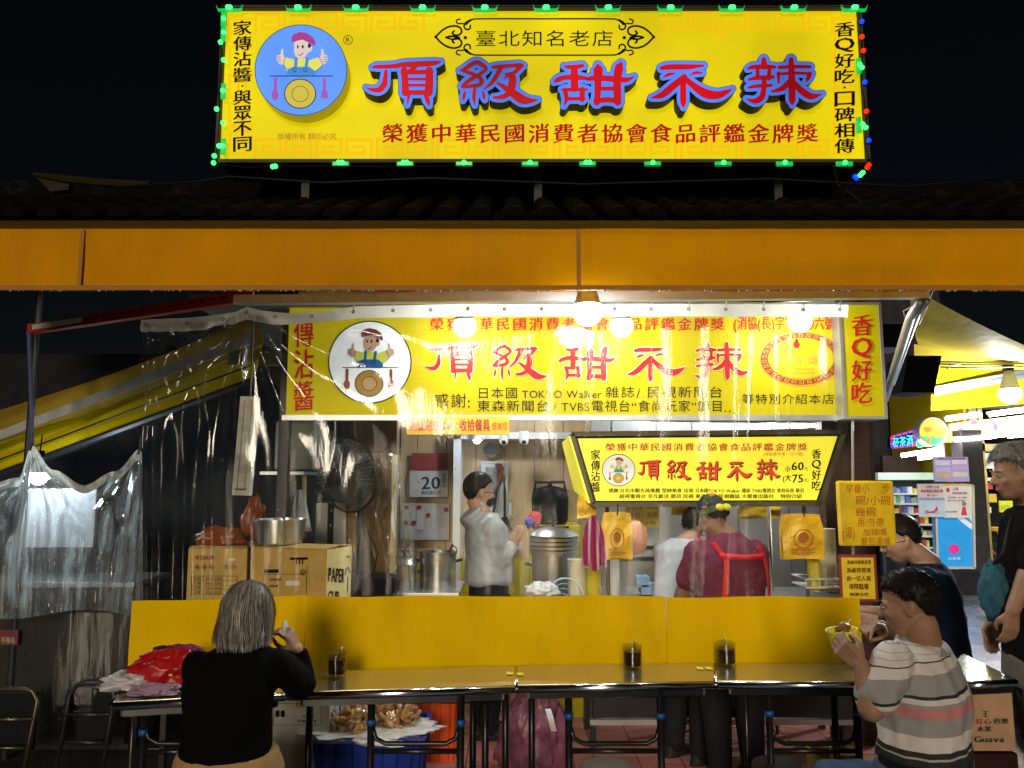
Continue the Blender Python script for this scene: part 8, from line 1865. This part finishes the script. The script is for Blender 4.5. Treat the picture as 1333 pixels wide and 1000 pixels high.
def navy():
    p = P_('person in navy shirt and black glasses looking down behind the seated striped man', 1197, 4.5, R(62))
    hc = p.at(1172, 703, 4.5); H = p.H(hc, R(14), R(-18), 0, 1.08); shz = p.at(1200, 735, 4.5).z; hip = .70
    body = MB(); head_prims(body, H, 1.15); cone(body, (hc.x, hc.y - .05, hc.z - .05), (0, -.04, shz), .062, .075)
    loft(body, [((0, -.06, hip - .04), .16, .13, 0), ((0, -.05, hip + .15), .16, .13, 0), ((0, -.04, shz - .08), .17, .11, 0), ((0, -.03, shz + .02), .09, .07, 0)])
    shR = V((.19, -.02, shz - .06)); shL = V((-.19, -.02, shz - .06)); elR = V((.22, .12, shz - .32)); wrR = V((.15, .34, shz - .30)); elL = V((-.22, .10, shz - .32)); wrL = V((-.12, .33, shz - .30))
    limb(body, [shR, elR, wrR], [.05, .042, .028]); limb(body, [shL, elL, wrL], [.05, .042, .028]); hand(body, wrR, (-.2, .8, 0), (0, 0, -1), 1, .4, .95); hand(body, wrL, (.2, .8, 0), (0, 0, -1), -1, .4, .95)
    an = legs_stand(body, hip, r=(.09, .07, .06, .042)); remesh(body, 'body', m_skin, p.t, .008, 3); face_parts(H, p.t, m_hairk, False, True); short_hair(H, p.t, m_hairk, 18, L=.022, n=900, vol=1.2)
    top = MB(); loft(top, [((0, -.06, hip - .10), .19, .165, 0), ((0, -.05, hip + .12), .19, .16, 0), ((0, -.04, shz - .14), .21, .15, 0), ((0, -.03, shz - .04), .195, .125, 0), ((0, -.03, shz + .015), .11, .08, 0)], 26)
    limb(top, [shR, elR, elR.lerp(wrR, .3)], [.068, .066, .058]); limb(top, [shL, elL, elL.lerp(wrL, .3)], [.068, .066, .058]); remesh(top, 'navy_shirt', mat('navy_cloth', (.012, .022, .045), rough=.85), p.t, .010, 7, (.009, (8, 8, 6), 50))
    tr = MB(); loft(tr, [((0, -.05, hip - .14), .18, .15, 0), ((0, -.05, hip), .175, .15, 0)], 20); legs_stand(tr, hip, r=(.11, .085, .075, .062)); remesh(tr, 'trousers', m_pants, p.t, .014, 2); shoes(p, an)
navy()

def customer():
    p = P_('standing person with greying hair, black t-shirt and teal bag at right edge', 1345, 3.66, R(78))
    hc = p.at(1322, 617, 3.66); H = p.H(hc, R(4), R(-8), 0, 1.04); shz = p.at(1330, 664, 3.66).z; hip = .80
    body = MB(); head_prims(body, H); cone(body, (hc.x, hc.y - .04, hc.z - .06), (0, -.04, shz), .055, .065)
    loft(body, [((0, 0, hip - .04), .15, .12, 0), ((0, 0, hip + .15), .15, .12, 0), ((0, -.02, shz - .08), .16, .11, 0), ((0, -.03, shz + .02), .09, .07, 0)])
    shL = V((-.185, -.01, shz - .06)); shR = V((.185, -.01, shz - .06)); elL = p.at(1338, 750, 3.44); wrL = p.at(1318, 795, 3.42); elR = V((.23, .0, shz - .33)); wrR = V((.2, .12, shz - .55))
    limb(body, [shL, elL, wrL], [.055, .044, .029]); limb(body, [shR, elR, wrR], [.055, .044, .029]); hand(body, wrL, p.D((-.15, 0, -1)), p.D((0, 1, 0)), -1, .35, .95); hand(body, wrR, (0, .2, -1), (-1, 0, 0), 1, .35, .95)
    an = legs_stand(body, hip); remesh(body, 'body', m_skin2, p.t, .007, 3); face_parts(H, p.t, m_hairs); short_hair(H, p.t, m_hairs, 22, L=.040, n=2400, vol=1.7)
    top = MB(); loft(top, [((0, 0, hip - .05), .18, .145, 0), ((0, 0, hip + .15), .18, .145, 0), ((0, -.02, shz - .14), .195, .145, 0), ((0, -.03, shz - .04), .19, .13, 0), ((0, -.03, shz + .02), .105, .08, 0)], 26)
    limb(top, [shL, shL.lerp(elL, .75)], [.070, .074]); limb(top, [shR, shR.lerp(elR, .7)], [.070, .074]); remesh(top, 'black_shirt', mat('black_tshirt', (.004, .004, .0045), rough=.85, spec=.1), p.t, .010, 7, (.008, (7, 7, 5), 60))
    tr = MB(); loft(tr, [((0, 0, hip - .14), .18, .15, 0), ((0, 0, hip), .175, .15, 0)], 20)
    for s_ in (-1, 1): limb(tr, [V((s_ * .085, 0, hip - .1)), V((s_ * .1, .02, .45))], [.115, .098])
    remesh(tr, 'grey_shorts', mat('grey_shorts_cloth', (.13, .12, .10), rough=.85), p.t, .012, 3, (.008, (8, 8, 6), 66)); shoes(p, an)
    bg = MB(); c = at(1296, 772, 3.52); crumple(c, (.060, .06, .125), 81, .30, 36, 2.0).build('teal_bag', mat('teal_cloth', (.012, .085, .12), rough=.75, var=.35, vs=8, bump=.3), None, True); tag(bpy.data.objects['teal_bag'], 'teal cloth bag hanging at the standing customer\'s side', 'bag')
    o = bpy.data.objects['teal_bag']; m = MB(); m.tube([c + V((0, 0, .12)), at(1306, 720, 3.5), at(1318, 672, 3.5)], .010, 6); m.build('strap', m_blackpl, o, True)
customer()
